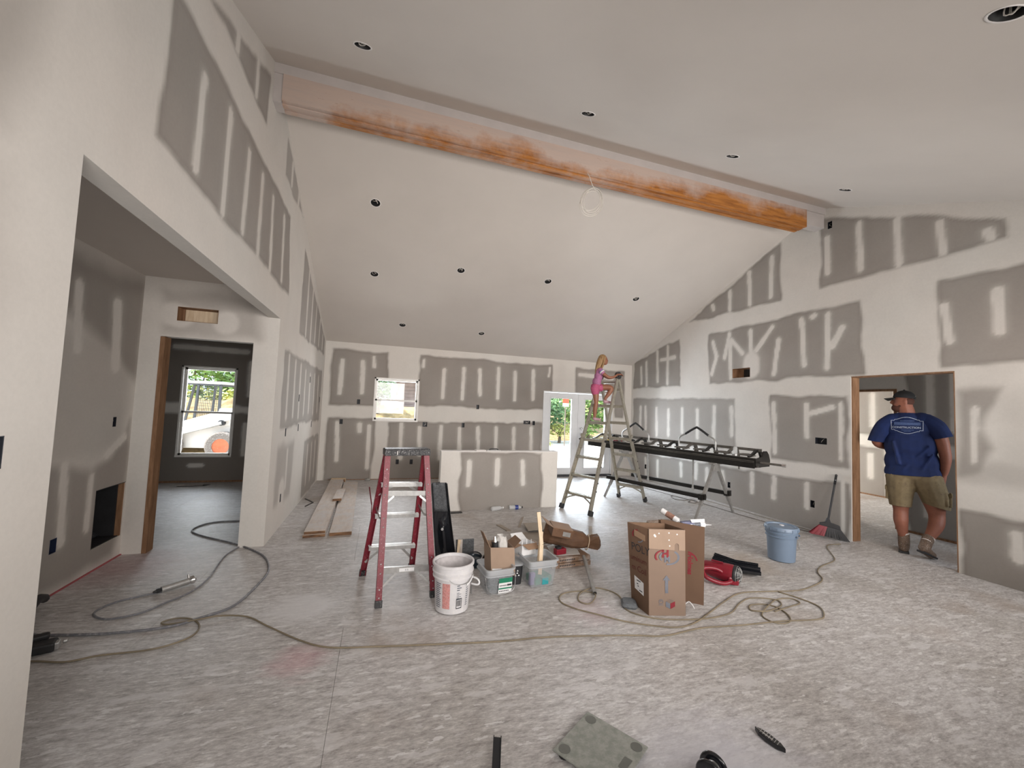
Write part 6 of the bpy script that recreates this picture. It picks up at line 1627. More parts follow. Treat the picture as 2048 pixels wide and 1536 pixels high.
# ---- glass scale
mt, nt, p = new_mat('green tinted glass'); p.inputs['Base Color'].default_value = (.27, .285, .255, 1); p.inputs['Roughness'].default_value = .16; p.inputs['Coat Weight'].default_value = .4
gq = N(nt, 'ShaderNodeNewGeometry'); nn = noise(nt, gq.outputs['Position'], 26, 5, .7); cc = ramp(nt, nn, [(.4, (.225, .24, .215)), (.6, (.31, .32, .29))]); nt.links.new(cc, p.inputs['Base Color'])
MAT['scale'] = mt
sc0, sc1 = V3((2.187, 1.923, 0)), V3((2.354, 1.651, 0)); e1 = (sc1 - sc0).normalized(); e2 = V3((e1.y, -e1.x, 0)); e2 = e2 if e2.x < 0 else -e2
t = thing('bathroom_scale', 'square dusty glass bathroom scale lying on the floor in front of the cartons', 'scale', tuple(sc0 + e1 * .16 + e2 * .16))
Ls = .318
part('glass_plate', MB().prism([(0, 0), (Ls, 0), (Ls, Ls), (0, Ls)], sc0 + Z * .022, e1, e2, Z, .007), MAT['scale'], t, bevel=.003)
MAT['scale_pad'] = mat('grey sensor pad', (.13, .135, .12), .3)
for a, b_ in ((.04, .04), (Ls - .04, .04), (.04, Ls - .04), (Ls - .04, Ls - .04)):
    c_ = sc0 + e1 * a + e2 * b_; ft = part('foot', MB().lathe([(0, 0), (.026, 0), (.026, .0218), (0, .0218)], c_, 20), MAT['black_matt'], t, smooth='auto')
    part('pad', MB().lathe([(0, .0), (.027, 0), (.027, .0008), (0, .0008)], c_ + Z * .0292, 24), MAT['scale_pad'], ft)
part('display', MB().prism([(-.035, -.018), (.035, -.018), (.035, .018), (-.035, .018)], sc0 + e1 * (Ls - .04) + e2 * Ls * .5 + Z * .0292, e2, e1, Z, .0008), MAT['scale_pad'], t)

# ---- foreground tools
t = thing('utility_strap', 'glossy black plastic channel end standing up at the bottom edge of the view', 'tool part', (1.65, 1.72, 0)); mb = MB(); mb.channel((1.60, 1.60, .02), (1.665, 1.80, .10), .036, .014, (0, -.3, 1), .004); part('channel', mb, MAT['black_gloss'], t, bevel=.002)
t = thing('caster_wheel', 'black rubber caster wheel at the bottom edge, right of the glass scale', 'wheel', (2.55, 1.46, 0)); 
for k in (-1, 1):
    mb = MB(); Rw = Matrix.Rotation(.5, 3, 'Z') @ Matrix.Rotation(PI / 2, 3, 'Y'); mb.lathe([(.030, -.008), (.052, -.009), (.058, -.004), (.058, .004), (.052, .009), (.030, .008), (.030, -.008)], V3((2.515 + .012 * k, 1.44 + .008 * k, .06)) + V3((.878, .479, 0)) * k * .014, 28, Rw); part('tyre', mb, MAT['black_gloss'], t, smooth=True)
mb = MB(); mb.cyl(V3((2.515, 1.44, .06)) - V3((.878, .479, 0)) * .03, V3((2.515, 1.44, .06)) + V3((.878, .479, 0)) * .03, .022, seg=16); part('hub', mb, MAT['alu'], t, smooth='auto')
t = thing('folding_knife', 'black folding knife with a ribbed handle lying on the floor at lower right', 'knife', (2.99, 1.54, 0)); ka, kb = V3((2.965, 1.625, .014)), V3((2.985, 1.475, .014)); kd = (kb - ka).normalized(); kn = kd.cross(Z)
mb = MB(); mb.prism([(0, .0), (.03, .018), (.07, .024), (.12, .018), (.152, .0), (.12, -.016), (.07, -.020), (.03, -.015)], ka - Z * .012, kd, kn, Z, .022); kh = part('handle', mb, MAT['black_gloss'], t, bevel=.004)
mb = MB()
for k in range(7): mb.bar(ka + kd * (.03 + .014 * k) - kn * .012 + Z * .009, ka + kd * (.036 + .014 * k) + kn * .014 + Z * .009, .003, .003, Z)
part('ribs', mb, MAT['alu'], kh, kind='stuff'); mb = MB(); mb.prism([(.01, .004), (.06, .012), (.10, .010), (.09, .002)], ka + Z * .0105, kd, kn, Z, .001); part('blade_edge', mb, MAT['chrome'], t)

# ------------------------------------------------------------------ people
MAT['skin'] = mat('sunburnt skin', (0.28, 0.105, 0.065), 0.55, var=.12, scale=14)
MAT['skin_girl'] = mat('tanned skin', (0.25, 0.10, 0.055), 0.5, var=.1, scale=20)
MAT['shirt'] = mat('royal blue shirt', (0.002, 0.013, 0.075), 0.85, var=.25, scale=6)
MAT['khaki'] = mat('stained khaki', (0.19, 0.145, 0.08), 0.9, var=.15, scale=12, dust=.25, dustcol=(.10, .07, .05))
MAT['black_cloth'] = mat('black cap cloth', (0.010, 0.010, 0.011), 0.8)
MAT['boot'] = mat('dusty brown boot', (0.15, 0.10, 0.07), 0.8, var=.25, scale=30, dust=.35, dustcol=(.42, .38, .34))
MAT['sock'] = mat('white sock', (0.72, 0.68, 0.64), 0.9)
MAT['beard'] = mat('dark red beard', (0.07, 0.022, 0.012), 0.8)
MAT['pink'] = mat('pink violet shirt', (0.36, 0.14, 0.26), 0.8, var=.2, scale=30)
MAT['hotpink'] = mat('hot pink shorts', (0.40, 0.075, 0.16), 0.75, var=.15, scale=30)
MAT['hair'] = wood_mat('dark blond hair', (0.17, 0.085, 0.035), (0.40, 0.26, 0.12), 8, 'Z')
MAT['shoe_pink'] = mat('pale pink shoe', (0.42, 0.26, 0.30), 0.6, var=.15, scale=40)


def blob(name, parts_, material, parent, voxel, smooth_it=4, local=True, keep=False, tidy=None):
    """one continuous skin over tapering limbs and ellipsoids"""
    mb = MB()
    for q in parts_:
        if q[0] == 'limb':            # list of (x, y, z, r)
            pts = [V3(k[:3]) for k in q[1]]; rad = [k[3] for k in q[1]]
            # resample with a spline, radii too
            P = spline(pts, 4) if len(pts) > 2 else pts
            Rr = []
            if len(pts) > 2:
                for i in range(len(pts) - 1):
                    for k in range(4): Rr.append(rad[i] + (rad[i + 1] - rad[i]) * k / 4)
                Rr.append(rad[-1])
            else: Rr = rad
            mb.tube(P, 0, 14, True, radii=Rr)
            mb.ball(P[0], Rr[0] * .995, 14, 8); mb.ball(P[-1], Rr[-1] * .995, 14, 8)
        else:                         # ellipsoid centre, radii, optional z-rot
            c_, r3 = q[1], q[2]; rot = q[3] if len(q) > 3 else None
            mb.ball(c_, 1.0, 20, 14, sc=r3, rot=rot)
    me = bpy.data.meshes.new(name); mb.b.to_mesh(me); mb.b.free()
    o = bpy.data.objects.new('tmp', me); COL.objects.link(o)
    r_ = o.modifiers.new('r', 'REMESH'); r_.mode = 'VOXEL'; r_.voxel_size = voxel
    s_ = o.modifiers.new('s', 'SMOOTH'); s_.iterations = smooth_it; s_.factor = .5
    dg = bpy.context.evaluated_depsgraph_get(); dg.update()
    m2 = bpy.data.meshes.new_from_object(o.evaluated_get(dg)); bpy.data.objects.remove(o, do_unlink=True)
    m2.name = name
    if tidy: tidy(m2)
    if keep: return m2
    return link(name, m2, material, parent, smooth=True)


def cut(me, co, no):
    b_ = bmesh.new(); b_.from_mesh(me)
    bmesh.ops.bisect_plane(b_, geom=b_.verts[:] + b_.edges[:] + b_.faces[:], plane_co=co, plane_no=no, clear_outer=True)
    b_.to_mesh(me); b_.free()


def hand(wrist, d, side, palm_n, s=1.0, curl=.5):
    """palm, four unequal bent fingers and a thumb leaving the side of the palm"""
    w, d, n = V3(wrist), V3(d).normalized(), V3(palm_n).normalized(); a = d.cross(n).normalized() * side
    out = [('limb', [(*(w), .026 * s), (*(w + d * .05 * s), .024 * s), (*(w + d * .085 * s), .020 * s)])]
    for k, L_ in enumerate((.070, .080, .074, .058)):
        off = a * (k - 1.5) * .019 * s
        b0 = w + d * .045 * s + off * .9; b1 = w + d * .092 * s + off
        c1 = (d * math.cos(curl * .7) + n * math.sin(curl * .7)); c2 = (d * math.cos(curl * 1.7) + n * math.sin(curl * 1.7))
        m_ = b1 + c1 * L_ * .5 * s; e_ = m_ + c2 * L_ * .55 * s
        out.append(('limb', [(*b0, .0105 * s), (*b1, .0105 * s), (*m_, .0095 * s), (*e_, .0078 * s)]))
    tb = w + d * .022 * s - a * .022 * s; tm = w + d * .055 * s - a * .048 * s + n * .012 * s; te = w + d * .085 * s - a * .050 * s + n * .030 * s
    out.append(('limb', [(*tb, .0135 * s), (*tm, .0115 * s), (*te, .009 * s)]))
    return out


# ---- the man walking away through the doorway; local x to his right, y ahead, z up
man = thing('person', 'big man from behind in blue t-shirt, khaki shorts and black cap, walking through the doorway', 'person', (7.31, 3.215, 0), -1.0966)
hx, hz = -.072, 1.845
body_parts = [
    ('ell', (hx, .0, hz), (.092, .078, .118)), ('ell', (hx - .030, .0, hz - .055), (.070, .062, .072)), ('limb', [(hx - .095, .01, hz + .01, .014), (hx - .112, .012, hz - .022, .017)]),
    ('ell', (hx - .075, .0, hz - .055), (.030, .034, .018)), ('ell', (hx + .016, -.078, hz - .01), (.018, .010, .032)), ('ell', (hx + .016, .078, hz - .01), (.018, .010, .032)),
    ('limb', [(hx + .01, -.005, hz - .06, .072), (-.045, .0, 1.70, .078), (-.04, .01, 1.62, .085)]),
    ('ell', (-.03, .0, 1.50), (.20, .115, .16)), ('ell', (-.02, .02, 1.22), (.225, .15, .24)), ('ell', (-.01, .02, .98), (.215, .145, .15)),
    ('limb', [(-.21, .0, 1.555, .075), (-.295, .01, 1.42, .064), (-.325, .03, 1.315, .052), (-.26, .16, 1.27, .050), (-.15, .26, 1.28, .038), (-.10, .30, 1.29, .030)]),
    ('limb', [(.165, .0, 1.575, .078), (.235, -.01, 1.42, .068), (.268, -.02, 1.25, .055), (.275, -.015, 1.16, .052), (.268, .0, 1.04, .038), (.258, .01, .985, .031)]),
    ('limb', [(-.105, .0, .88, .13), (-.115, .01, .70, .105), (-.112, .02, .50, .072), (-.112, -.01, .38, .071), (-.095, .0, .20, .046), (-.088, .01, .08, .042)]),
    ('limb', [(.115, .0, .88, .135), (.165, .03, .68, .108), (.195, .04, .50, .075), (.185, -.02, .38, .072), (.125, -.11, .24, .047), (.098, -.16, .16, .042)])]
body_parts += hand((.256, .01, .965), (-.10, .02, -1), 1, (-.8, .45, 0), 1.12, .75) + hand((-.09, .31, 1.295), (.7, .6, .1), 1, (0, 0, 1), 1.1, .6)
blob('body', body_parts, MAT['skin'], man, .0085, 3)
mh = blob('beard', [('ell', (hx - .055, .0, hz - .088), (.060, .060, .052)), ('ell', (hx - .02, .0, hz - .06), (.062, .068, .045))], MAT['beard'], man, .009, 2)
mb = MB(); mb.ball((hx - .088, -.030, hz + .010), .009, 10, 8); mb.ball((hx - .088, .030, hz + .010), .009, 10, 8); part('eyes', mb, MAT['beard'], man, world=False, smooth=True)
part('hair', MB().ball((hx + .015, 0, hz - .005), 1, 20, 12, sc=(.082, .081, .075)), MAT['beard'], man, world=False, smooth=True)
# cap: crown, brim to his left, button and rear strap
me = blob('cap', [('ell', (hx + .006, 0, hz + .035), (.107, .094, .098))], None, None, .007, 2, keep=True); cut(me, (0, 0, hz + .030), (-.10, 0, -1)); cap_ = link('cap', me, MAT['black_cloth'], man, smooth=True)
g_ = [[(hx - .075 - u * .105 * math.sqrt(max(0, 1 - v * v * .55)), v * .078, hz + .040 - u * .006 - .022 * v * v - .010 * u) for v in np.linspace(-1, 1, 11)] for u in np.linspace(0, 1, 6)]
part('brim', MB().sheet(g_, .006), MAT['black_cloth'], cap_, world=False, smooth=True)
mb = MB(); mb.ball((hx + .006, 0, hz + .134), .010, 8, 6); part('button', mb, MAT['black_cloth'], cap_, world=False)
mb = MB(); mb.tube([(hx + .107, y_, hz + .05 + .012 * math.cos(y_ * 30)) for y_ in np.linspace(-.03, .02, 8)], .003, 5); part('rear_stitching', mb, MAT['label_white'], cap_, world=False)
# shirt
sh = [('ell', (-.03, .0, 1.515), (.225, .135, .155)), ('limb', [(-.045, .0, 1.66, .088), (-.04, .0, 1.60, .125)]), ('ell', (-.02, .02, 1.30), (.245, .165, .27)), ('ell', (-.01, .02, 1.10), (.252, .172, .22)), ('ell', (-.005, .015, .96), (.258, .186, .20)),
      ('limb', [(-.13, .0, 1.605, .092), (-.215, .0, 1.56, .085)]), ('limb', [(.08, .0, 1.615, .095), (.165, .0, 1.575, .088)])]
for x0_, z0_, x1_, z1_ in ((.14, 1.30, -.08, 1.02), (-.17, 1.34, -.12, 1.08), (.17, 1.22, .06, 1.0)): sh.append(('limb', [(x0_, -.118, z0_, .012), (x1_, -.140, z1_, .018)]))
me = blob('shirt', sh, None, None, .009, 4, keep=True)
cut(me, (0, 0, .945), (.05, 0, -1)); cut(me, (-.35, 0, 1.325), (-.20, 0, -1)) if False else None
b_ = bmesh.new(); b_.from_mesh(me)
for limb, co, no in (([(-.17, .0, 1.595, .094), (-.245, .005, 1.52, .098), (-.312, .02, 1.38, .090), (-.340, .03, 1.26, .090)], (-.33, 0, 1.325), (-.10, .05, -1)),
                     ([(.12, .0, 1.60, .096), (.195, -.005, 1.535, .102), (.255, -.01, 1.42, .090), (.290, -.015, 1.33, .092)], (.29, 0, 1.425), (.30, 0, -1))):
    m3 = blob('sleeve', [('limb', limb)], None, None, .009, 3, keep=True); cut(m3, co, V3(no).normalized()); b_.from_mesh(m3)
b_.to_mesh(me); b_.free()
me.materials.clear(); shirt = link('shirt', me, MAT['shirt'], man, smooth=True); sd_ = shirt.modifiers.new('solid', 'SOLIDIFY'); sd_.thickness = .004; sd_.offset = -1
# back print laid onto the cloth
from mathutils.bvhtree import BVHTree
_b = bmesh.new(); _b.from_mesh(me); bvh = BVHTree.FromBMesh(_b); _b.free()
MAT['print_pale'] = mat('pale blue print', (0.33, 0.38, 0.47), .8, var=.15, scale=80); MAT['print_dim'] = mat('faded blue print', (0.05, 0.085, 0.20), .8, var=.3, scale=120)
def drape(obj_):
    for v in obj_.data.vertices:
        h_ = bvh.ray_cast(V3((v.co.x, -1, v.co.z)), V3((0, 1, 0)))
        v.co.y = (h_[0].y if h_[0] is not None else -.15) - .006 + (0 if v.co.y > -1.5 else -.001)
def strip_poly(mb, pts, wd_, closed=True):
    P = [V3((x, 0, z_)) for x, z_ in pts]; n = len(P); Q = []
    for i in range(n if closed else n - 1):
        a, b2 = P[i], P[(i + 1) % n]; k = max(1, int((b2 - a).length / .012))
        for j in range(k): Q.append(a + (b2 - a) * j / k)
    if not closed: Q.append(P[-1])
    g_ = []
    for i, q in enumerate(Q):
        t_ = (Q[(i + 1) % len(Q)] - Q[i - 1]).normalized() if closed else (Q[min(i + 1, len(Q) - 1)] - Q[max(i - 1, 0)]).normalized()
        nn_ = V3((t_.z, 0, -t_.x)) * wd_ / 2; g_.append([q - nn_, q + nn_])
    if closed: g_.append(g_[0])
    mb.sheet(g_)
cx_, cz_ = -.045, 1.545; hwx, hhz = .140, .060
bp = [(-hwx, hhz * .95), (-hwx * .80, hhz * .95), (-hwx * .76, hhz * 1.15), (-hwx * .66, hhz * 1.15)] + [(-hwx * .66 + hwx * 1.32 * k / 8, hhz * 1.15 + .030 * math.sin(PI * k / 8)) for k in range(1, 8)] + [(hwx * .66, hhz * 1.15), (hwx * .76, hhz * 1.15), (hwx * .80, hhz * .95), (hwx, hhz * .95)]
bp = bp + [(x * .98, -z_) for x, z_ in reversed(bp)]
mb = MB(); strip_poly(mb, [(cx_ + x, cz_ + z_) for x, z_ in bp], .006); o_ = part('back_print_border', mb, MAT['print_pale'], shirt, world=False); drape(o_)
mb = MB()
for z_, x0_, x1_, hh in ((.052, -.06, .065, .010), (.018, -.115, .118, .034), (-.058, -.05, .06, .008), (-.073, -.03, .035, .006)):
    g_ = [[(cx_ + x0_ + (x1_ - x0_) * i / 12, 0, cz_ + z_ + hh * (j / 2 - .5) + .004 * i / 12) for i in range(13)] for j in range(3)]; mb.sheet(g_)
for k in range(12):
    g_ = [[(cx_ - .06 + k * .011 + i * .003, 0, cz_ - .115 + j * .006) for i in range(2)] for j in range(2)]; mb.sheet(g_)
o_ = part('back_print_block', mb, MAT['print_dim'], shirt, world=False); drape(o_)
o_ = text_obj('lettering', 'CONSTRUCTION', (cx_ - .006, 0, cz_ - .036), (1, 0, .02), (0, 0, 1), .032, MAT['print_pale'], shirt, 0, 'CENTER', .0008, world=False); drape(o_)
for v in o_.data.vertices: v.co.y -= .002
# shorts
st = [('ell', (-.01, .01, .95), (.232, .158, .10)), ('limb', [(-.105, .0, .90, .148), (-.115, .005, .72, .125), (-.115, .01, .53, .098)]), ('limb', [(.115, .0, .90, .150), (.17, .02, .74, .130), (.205, .035, .57, .112)]),
      ('ell', (-.21, .01, .72), (.025, .06, .08)), ('ell', (.285, .02, .70), (.028, .065, .085)), ('limb', [(.27, -.05, .78, .015), (.28, -.06, .64, .018)])]
me = blob('shorts', st, None, None, .009, 3, keep=True)
b_ = bmesh.new(); b_.from_mesh(me)
for co, no, cond in (((-.11, 0, .555), V3((0, 0, -1)), lambda x: x < .03), ((.2, 0, .60), V3((-.25, 0, -1)), lambda x: x >= .03), ((0, 0, 1.0), V3((0, 0, 1)), lambda x: True)):
    fs = [f for f in b_.faces if cond(f.calc_center_median().x)]
    ge = fs + list({e for f in fs for e in f.edges}) + list({v for f in fs for v in f.verts})
    bmesh.ops.bisect_plane(b_, geom=ge, plane_co=co, plane_no=no, clear_outer=True)
b_.to_mesh(me); b_.free(); me.materials.clear()
shorts = link('shorts', me, MAT['khaki'], man, smooth=True); sd_ = shorts.modifiers.new('solid', 'SOLIDIFY'); sd_.thickness = .004; sd_.offset = -1
for x_, y_, z_ in ((-.232, .01, .70), (.305, .02, .69)):
    mb = MB(); mb.box((x_, y_, z_), (.03, .12, .15)); mb.box((x_ + (.01 if x_ > 0 else -.01), y_, z_ + .06), (.02, .13, .05)); part('cargo_pocket', mb, MAT['khaki'], shorts, world=False, bevel=.008)
# socks and boots
mb = MB(); mb.tube([(-.089, .01, .19), (-.092, .005, .235)], .054, 16, radii=[.052, .053]); part('sock', mb, MAT['sock'], man, world=False, smooth='auto')
mb = MB(); mb.tube([(.105, -.145, .20), (.126, -.105, .245)], .054, 16, radii=[.052, .054]); part('sock', mb, MAT['sock'], man, world=False, smooth='auto')
def boot(parts_, sole):
    b__ = blob('boot', parts_, MAT['boot'], man, .008, 2)
    mb = MB()
    for q in sole: mb.bar(*q)
    part('sole', mb, MAT['black_matt'], b__, world=False, bevel=.006)
boot([('limb', [(-.089, .01, .21, .056), (-.088, .005, .10, .055), (-.088, .0, .06, .052)]), ('ell', (-.088, -.03, .05), (.045, .05, .045)), ('limb', [(-.088, .02, .06, .050), (-.095, .11, .048, .046), (-.10, .17, .040, .040)])], [((-.088, -.085, .012), (-.10, .215, .012), .095, .024, (0, 0, 1), .085, .024)])
boot([('limb', [(.118, -.120, .235, .056), (.092, -.165, .15, .054), (.085, -.175, .13, .050)]), ('ell', (.075, -.195, .135), (.045, .045, .045)), ('limb', [(.090, -.16, .12, .050), (.120, -.11, .07, .047), (.150, -.07, .045, .038)])], [((.055, -.215, .095), (.165, -.045, .014), .088, .022, (.2, .3, 1), .08, .020)])

# ---- the small girl on the tall ladder; local x towards the ladder top, z up
girl = thing('person', 'small girl with long blond hair in a pink shirt and shorts climbing the aluminium ladder', 'person', (4.45, 6.0, 1.39), -.511)
G = lambda x, y, z_: (x, y, z_ - 1.39)
gh = V3(G(.155, -.02, 2.415))
hp = [('ell', gh, (.070, .064, .082)), ('ell', gh + V3((.030, 0, -.040)), (.042, .042, .042)), ('ell', gh + V3((.072, 0, -.012)), (.010, .009, .012)), ('ell', gh + V3((.064, 0, -.045)), (.010, .018, .008)), ('ell', gh + V3((-.005, -.063, -.008)), (.013, .008, .018)), ('ell', gh + V3((-.005, .063, -.008)), (.013, .008, .018)),
      ('limb', [(*G(.135, -.02, 2.36), .030), (*G(.12, -.02, 2.29), .032)]), ('ell', G(.095, -.02, 2.20), (.058, .085, .085)), ('ell', G(.070, -.02, 2.08), (.058, .075, .10)), ('ell', G(.045, -.02, 1.96), (.070, .085, .075)),
      ('limb', [(*G(.115, -.095, 2.235), .034), (*G(.17, -.12, 2.175), .028), (*G(.245, -.12, 2.125), .024), (*G(.32, -.09, 2.13), .020), (*G(.375, -.06, 2.165), .016)]),
      ('limb', [(*G(.115, .055, 2.235), .034), (*G(.17, .09, 2.175), .028), (*G(.25, .09, 2.13), .024), (*G(.33, .07, 2.14), .020), (*G(.385, .05, 2.17), .016)]),
      ('limb', [(*G(.035, -.055, 1.93), .060), (*G(.05, -.06, 1.80), .050), (*G(.055, -.06, 1.69), .036), (*G(.045, -.06, 1.60), .037), (*G(.042, -.055, 1.48), .025), (*G(.042, -.055, 1.45), .025)]),
      ('limb', [(*G(.06, .01, 1.95), .060), (*G(.18, .0, 1.965), .050), (*G(.295, -.01, 1.955), .040), (*G(.265, -.01, 1.87), .038), (*G(.212, -.01, 1.79), .026), (*G(.205, -.01, 1.76), .025)])]
hp += hand(G(.385, -.055, 2.175), (1, .25, .18), 1, (.15, 0, -1), .62, .7) + hand(G(.395, .048, 2.18), (1, -.1, .15), -1, (.15, 0, -1), .62, .7)
blob('body', hp, MAT['skin_girl'], girl, .0055, 2)
mb = MB(); mb.ball(gh + V3((.060, -.026, .008)), .008, 8, 6); mb.ball(gh + V3((.060, .026, .008)), .008, 8, 6); part('eyes', mb, MAT['beard'], girl, world=False, smooth=True)
gs = [('ell', G(.095, -.02, 2.215), (.066, .092, .070)), ('ell', G(.085, -.02, 2.14), (.070, .090, .095)), ('ell', G(.060, -.02, 2.05), (.074, .088, .085)), ('limb', [(*G(.11, -.085, 2.24), .042), (*G(.145, -.115, 2.20), .040)]), ('limb', [(*G(.11, .045, 2.24), .042), (*G(.145, .08, 2.20), .040)])]
me = blob('shirt', gs, None, None, .006, 3, keep=True); cut(me, G(0, 0, 1.99), (0, 0, -1)); me.materials.clear(); gsh = link('shirt', me, MAT['pink'], girl, smooth=True)
for k, (m_, r_) in enumerate(((MAT['sock'], .043), (MAT['violet'], .0435))):
    for s_, y_ in ((-1, -.115), (1, .08)):
        a = V3(G(.135 - .012 * k, y_ + .006 * s_ * -k, 2.21 + .014 * k)); part('sleeve_band', MB().tube([a, a + V3((.010, .004 * s_, -.012))], r_, 14), m_, gsh, world=False, smooth='auto')
blob('shorts', [('ell', G(.042, -.02, 1.975), (.080, .092, .055)), ('limb', [(*G(.030, -.055, 1.94), .072), (*G(.040, -.06, 1.875), .066)]), ('limb', [(*G(.05, .01, 1.95), .072), (*G(.12, .0, 1.955), .066)])], MAT['hotpink'], girl, .006, 2)
hr = [('ell', gh + V3((-.014, 0, .012)), (.074, .072, .086)), ('limb', [(*(gh + V3((-.035, -.01, .0))), .062), (*(gh + V3((-.06, -.01, -.07))), .058), (*(gh + V3((-.085, -.01, -.15))), .045), (*(gh + V3((-.105, -.01, -.22))), .028), (*(gh + V3((-.11, -.01, -.27))), .012)])]
for s_ in (-1, 1): hr.append(('limb', [(*(gh + V3((.02, .052 * s_, .045))), .020), (*(gh + V3((.015, .064 * s_, -.02))), .018), (*(gh + V3((-.005, .062 * s_, -.09))), .016), (*(gh + V3((-.02, .055 * s_, -.14))), .008)]))
for k in range(6): hr.append(('limb', [(*(gh + V3((-.04 - .006 * k, -.05 + .02 * k, .03))), .014), (*(gh + V3((-.10, -.045 + .018 * k, -.12))), .012), (*(gh + V3((-.125, -.035 + .014 * k, -.25 - .012 * (k % 3)))), .006)]))
blob('hair', hr, MAT['hair'], girl, .005, 1)
for x, y_, z_ in ((.045, -.055, 1.405), (.205, -.01, 1.695)):
    blob('shoe', [('ell', G(x - .005, y_, z_ + .035), (.034, .030, .030)), ('limb', [(*G(x, y_, z_ + .028), .028), (*G(x + .05, y_, z_ + .024), .024), (*G(x + .085, y_, z_ + .020), .019)])], MAT['shoe_pink'], girl, .005, 1)

# ------------------------------------------------------------------ outside
MAT['dirt'] = mat('sunlit pale dirt', (0.36, 0.26, 0.13), 0.95, var=.45, scale=5)
MAT['gravel'] = mat('bright gravel', (0.66, 0.63, 0.58), 0.95, var=.12, scale=4)
part('ground', MB().b6(-40, 50, 8.90, 60, -.30, -.12), MAT['gravel'], kind='structure')
part('ground', MB().b6(-40, 50, -30, Y0 - .2, -.30, -.12), MAT['gravel'], kind='structure')
random.seed(4)
# straw-coloured bank seen in the small window
g_ = [[(x, 12.6 + 2.0 * u, -.12 + 1.55 * u + .07 * math.sin(3.1 * x + 5 * u) + random.uniform(-.05, .05)) for x in np.linspace(-7, 4.2, 46)] for u in np.linspace(0, 1, 12)]
g_ += [[(x, 18.0, 1.40) for x in np.linspace(-7, 4.2, 46)]]
o_ = part('dirt_bank', MB().sheet(g_, 0), MAT['dirt'], smooth=False); tag(o_, 'pale straw-coloured dirt bank outside the small back window', 'bank'); o_['kind'] = 'structure'
g_ = [[(x, 20 + 9.0 * u, -.12 + 2.2 * u + .1 * math.sin(2.1 * x) * u) for x in np.linspace(4.2, 34, 30)] for u in np.linspace(0, 1, 8)]
part('hillside', MB().sheet(g_, 0), MAT['dirt'], kind='structure')


def leafmat(n, a, b_):
    mt, nt, p = new_mat(n); g = N(nt, 'ShaderNodeNewGeometry'); r_ = ramp(nt, noise(nt, g.outputs['Position'], 3.5, 4, .6), [(.3, a), (.7, b_)]); nt.links.new(r_, p.inputs['Base Color']); p.inputs['Roughness'].default_value = .6
    try: p.inputs['Transmission Weight'].default_value = 0.0
    except KeyError: pass
    return mt
MAT['leaf_a'] = leafmat('leaf green', (.10, .22, .05), (.32, .42, .10)); MAT['leaf_b'] = leafmat('leaf dark green', (.05, .14, .05), (.18, .30, .11)); MAT['leaf_y'] = leafmat('leaf yellow green', (.30, .36, .08), (.50, .50, .14)); MAT['bark'] = mat('bark', (.12, .09, .06), .9)


def bush(label, c_, r3, m_, n=900, leaf=.10, trunk=0.0, cat='bush', name='bush'):
    t = thing(name, label, cat, (c_[0], c_[1], 0 if trunk else -.1)); t['group'] = 'greenery outside the windows'
    vs, fs = [], []
    c_ = V3(c_)
    for k in range(n):
        while True:
            q = V3((random.uniform(-1, 1), random.uniform(-1, 1), random.uniform(-1, 1)))
            if .35 < q.length < 1: break
        q = V3((q.x * r3[0], q.y * r3[1], q.z * r3[2])) * (1 + .15 * math.sin(7 * q.x + 5 * q.z))
        a = V3((random.uniform(-1, 1), random.uniform(-1, 1), random.uniform(-.6, .6))).normalized(); b2 = a.orthogonal().normalized(); L_ = leaf * random.uniform(.6, 1.3)
        i = len(vs); p0 = c_ + q
        vs += [p0 - a * L_, p0 + b2 * L_ * .45, p0 + a * L_, p0 - b2 * L_ * .45]; fs.append((i, i + 1, i + 2, i + 3))
    me = bpy.data.meshes.new('foliage'); me.from_pydata([v - t.location for v in vs], [], fs)
    o_ = link('foliage', me, m_, t); o_['kind'] = 'stuff'
    mb = MB(); mb.tube([(c_.x, c_.y, -.15), (c_.x + .05, c_.y, c_.z * .6), (c_.x, c_.y, c_.z)], .05, 7, radii=[.09, .06, .03])
    for k in range(4): mb.tube([(c_.x, c_.y, c_.z * .5), (c_.x + r3[0] * .6 * math.cos(k * 1.6), c_.y + r3[1] * .6 * math.sin(k * 1.6), c_.z + r3[2] * .3)], .025, 5)
    part('stem', mb, MAT['bark'], t)
bush('leafy bush outside the small back window, at its left edge', (.98, 14.2, 2.15), (.50, .45, .62), MAT['leaf_b'], 1300, .09)
bush('tall dark bush seen through the upper part of the left glazed door', (8.7, 19.0, 1.55), (1.6, 1.2, 1.1), MAT['leaf_b'], 1800, .14)
bush('pale bush behind the dark one in the left glazed door', (11.3, 22.8, 3.0), (3.0, .9, 1.3), MAT['leaf_a'], 2200, .18)
bush('low yellow-green bush at the foot of the dark bush in the left glazed door', (9.7, 18.6, .55), (.9, .5, .32), MAT['leaf_y'], 500, .08)
bush('green bush seen through the upper part of the right glazed door', (12.2, 20.2, 1.7), (1.9, 1.0, 1.5), MAT['leaf_a'], 2000, .15)
bush('small weed clump on the bright slope seen through the left glazed door', (7.6, 15.5, .15), (.35, .3, .25), MAT['leaf_y'], 160, .06)
bush('broad green hedge behind the loader in the far room window, left part', (-5.2, 17.4, 1.9), (2.0, 1.1, 1.9), MAT['leaf_a'], 2600, .12)
bush('broad green hedge behind the loader in the far room window, right part', (-2.6, 18.2, 1.8), (2.0, 1.1, 1.7), MAT['leaf_b'], 2600, .12)
bush('yellow-green brush between the hedge and the loader', (-4.2, 16.2, 1.0), (2.6, .7, .9), MAT['leaf_y'], 1800, .09)
bush('tall treetop above the hedge in the far room window', (-5.6, 20.5, 4.2), (3.0, 1.4, 1.8), MAT['leaf_a'], 2400, .16, 1, 'tree', 'tree')
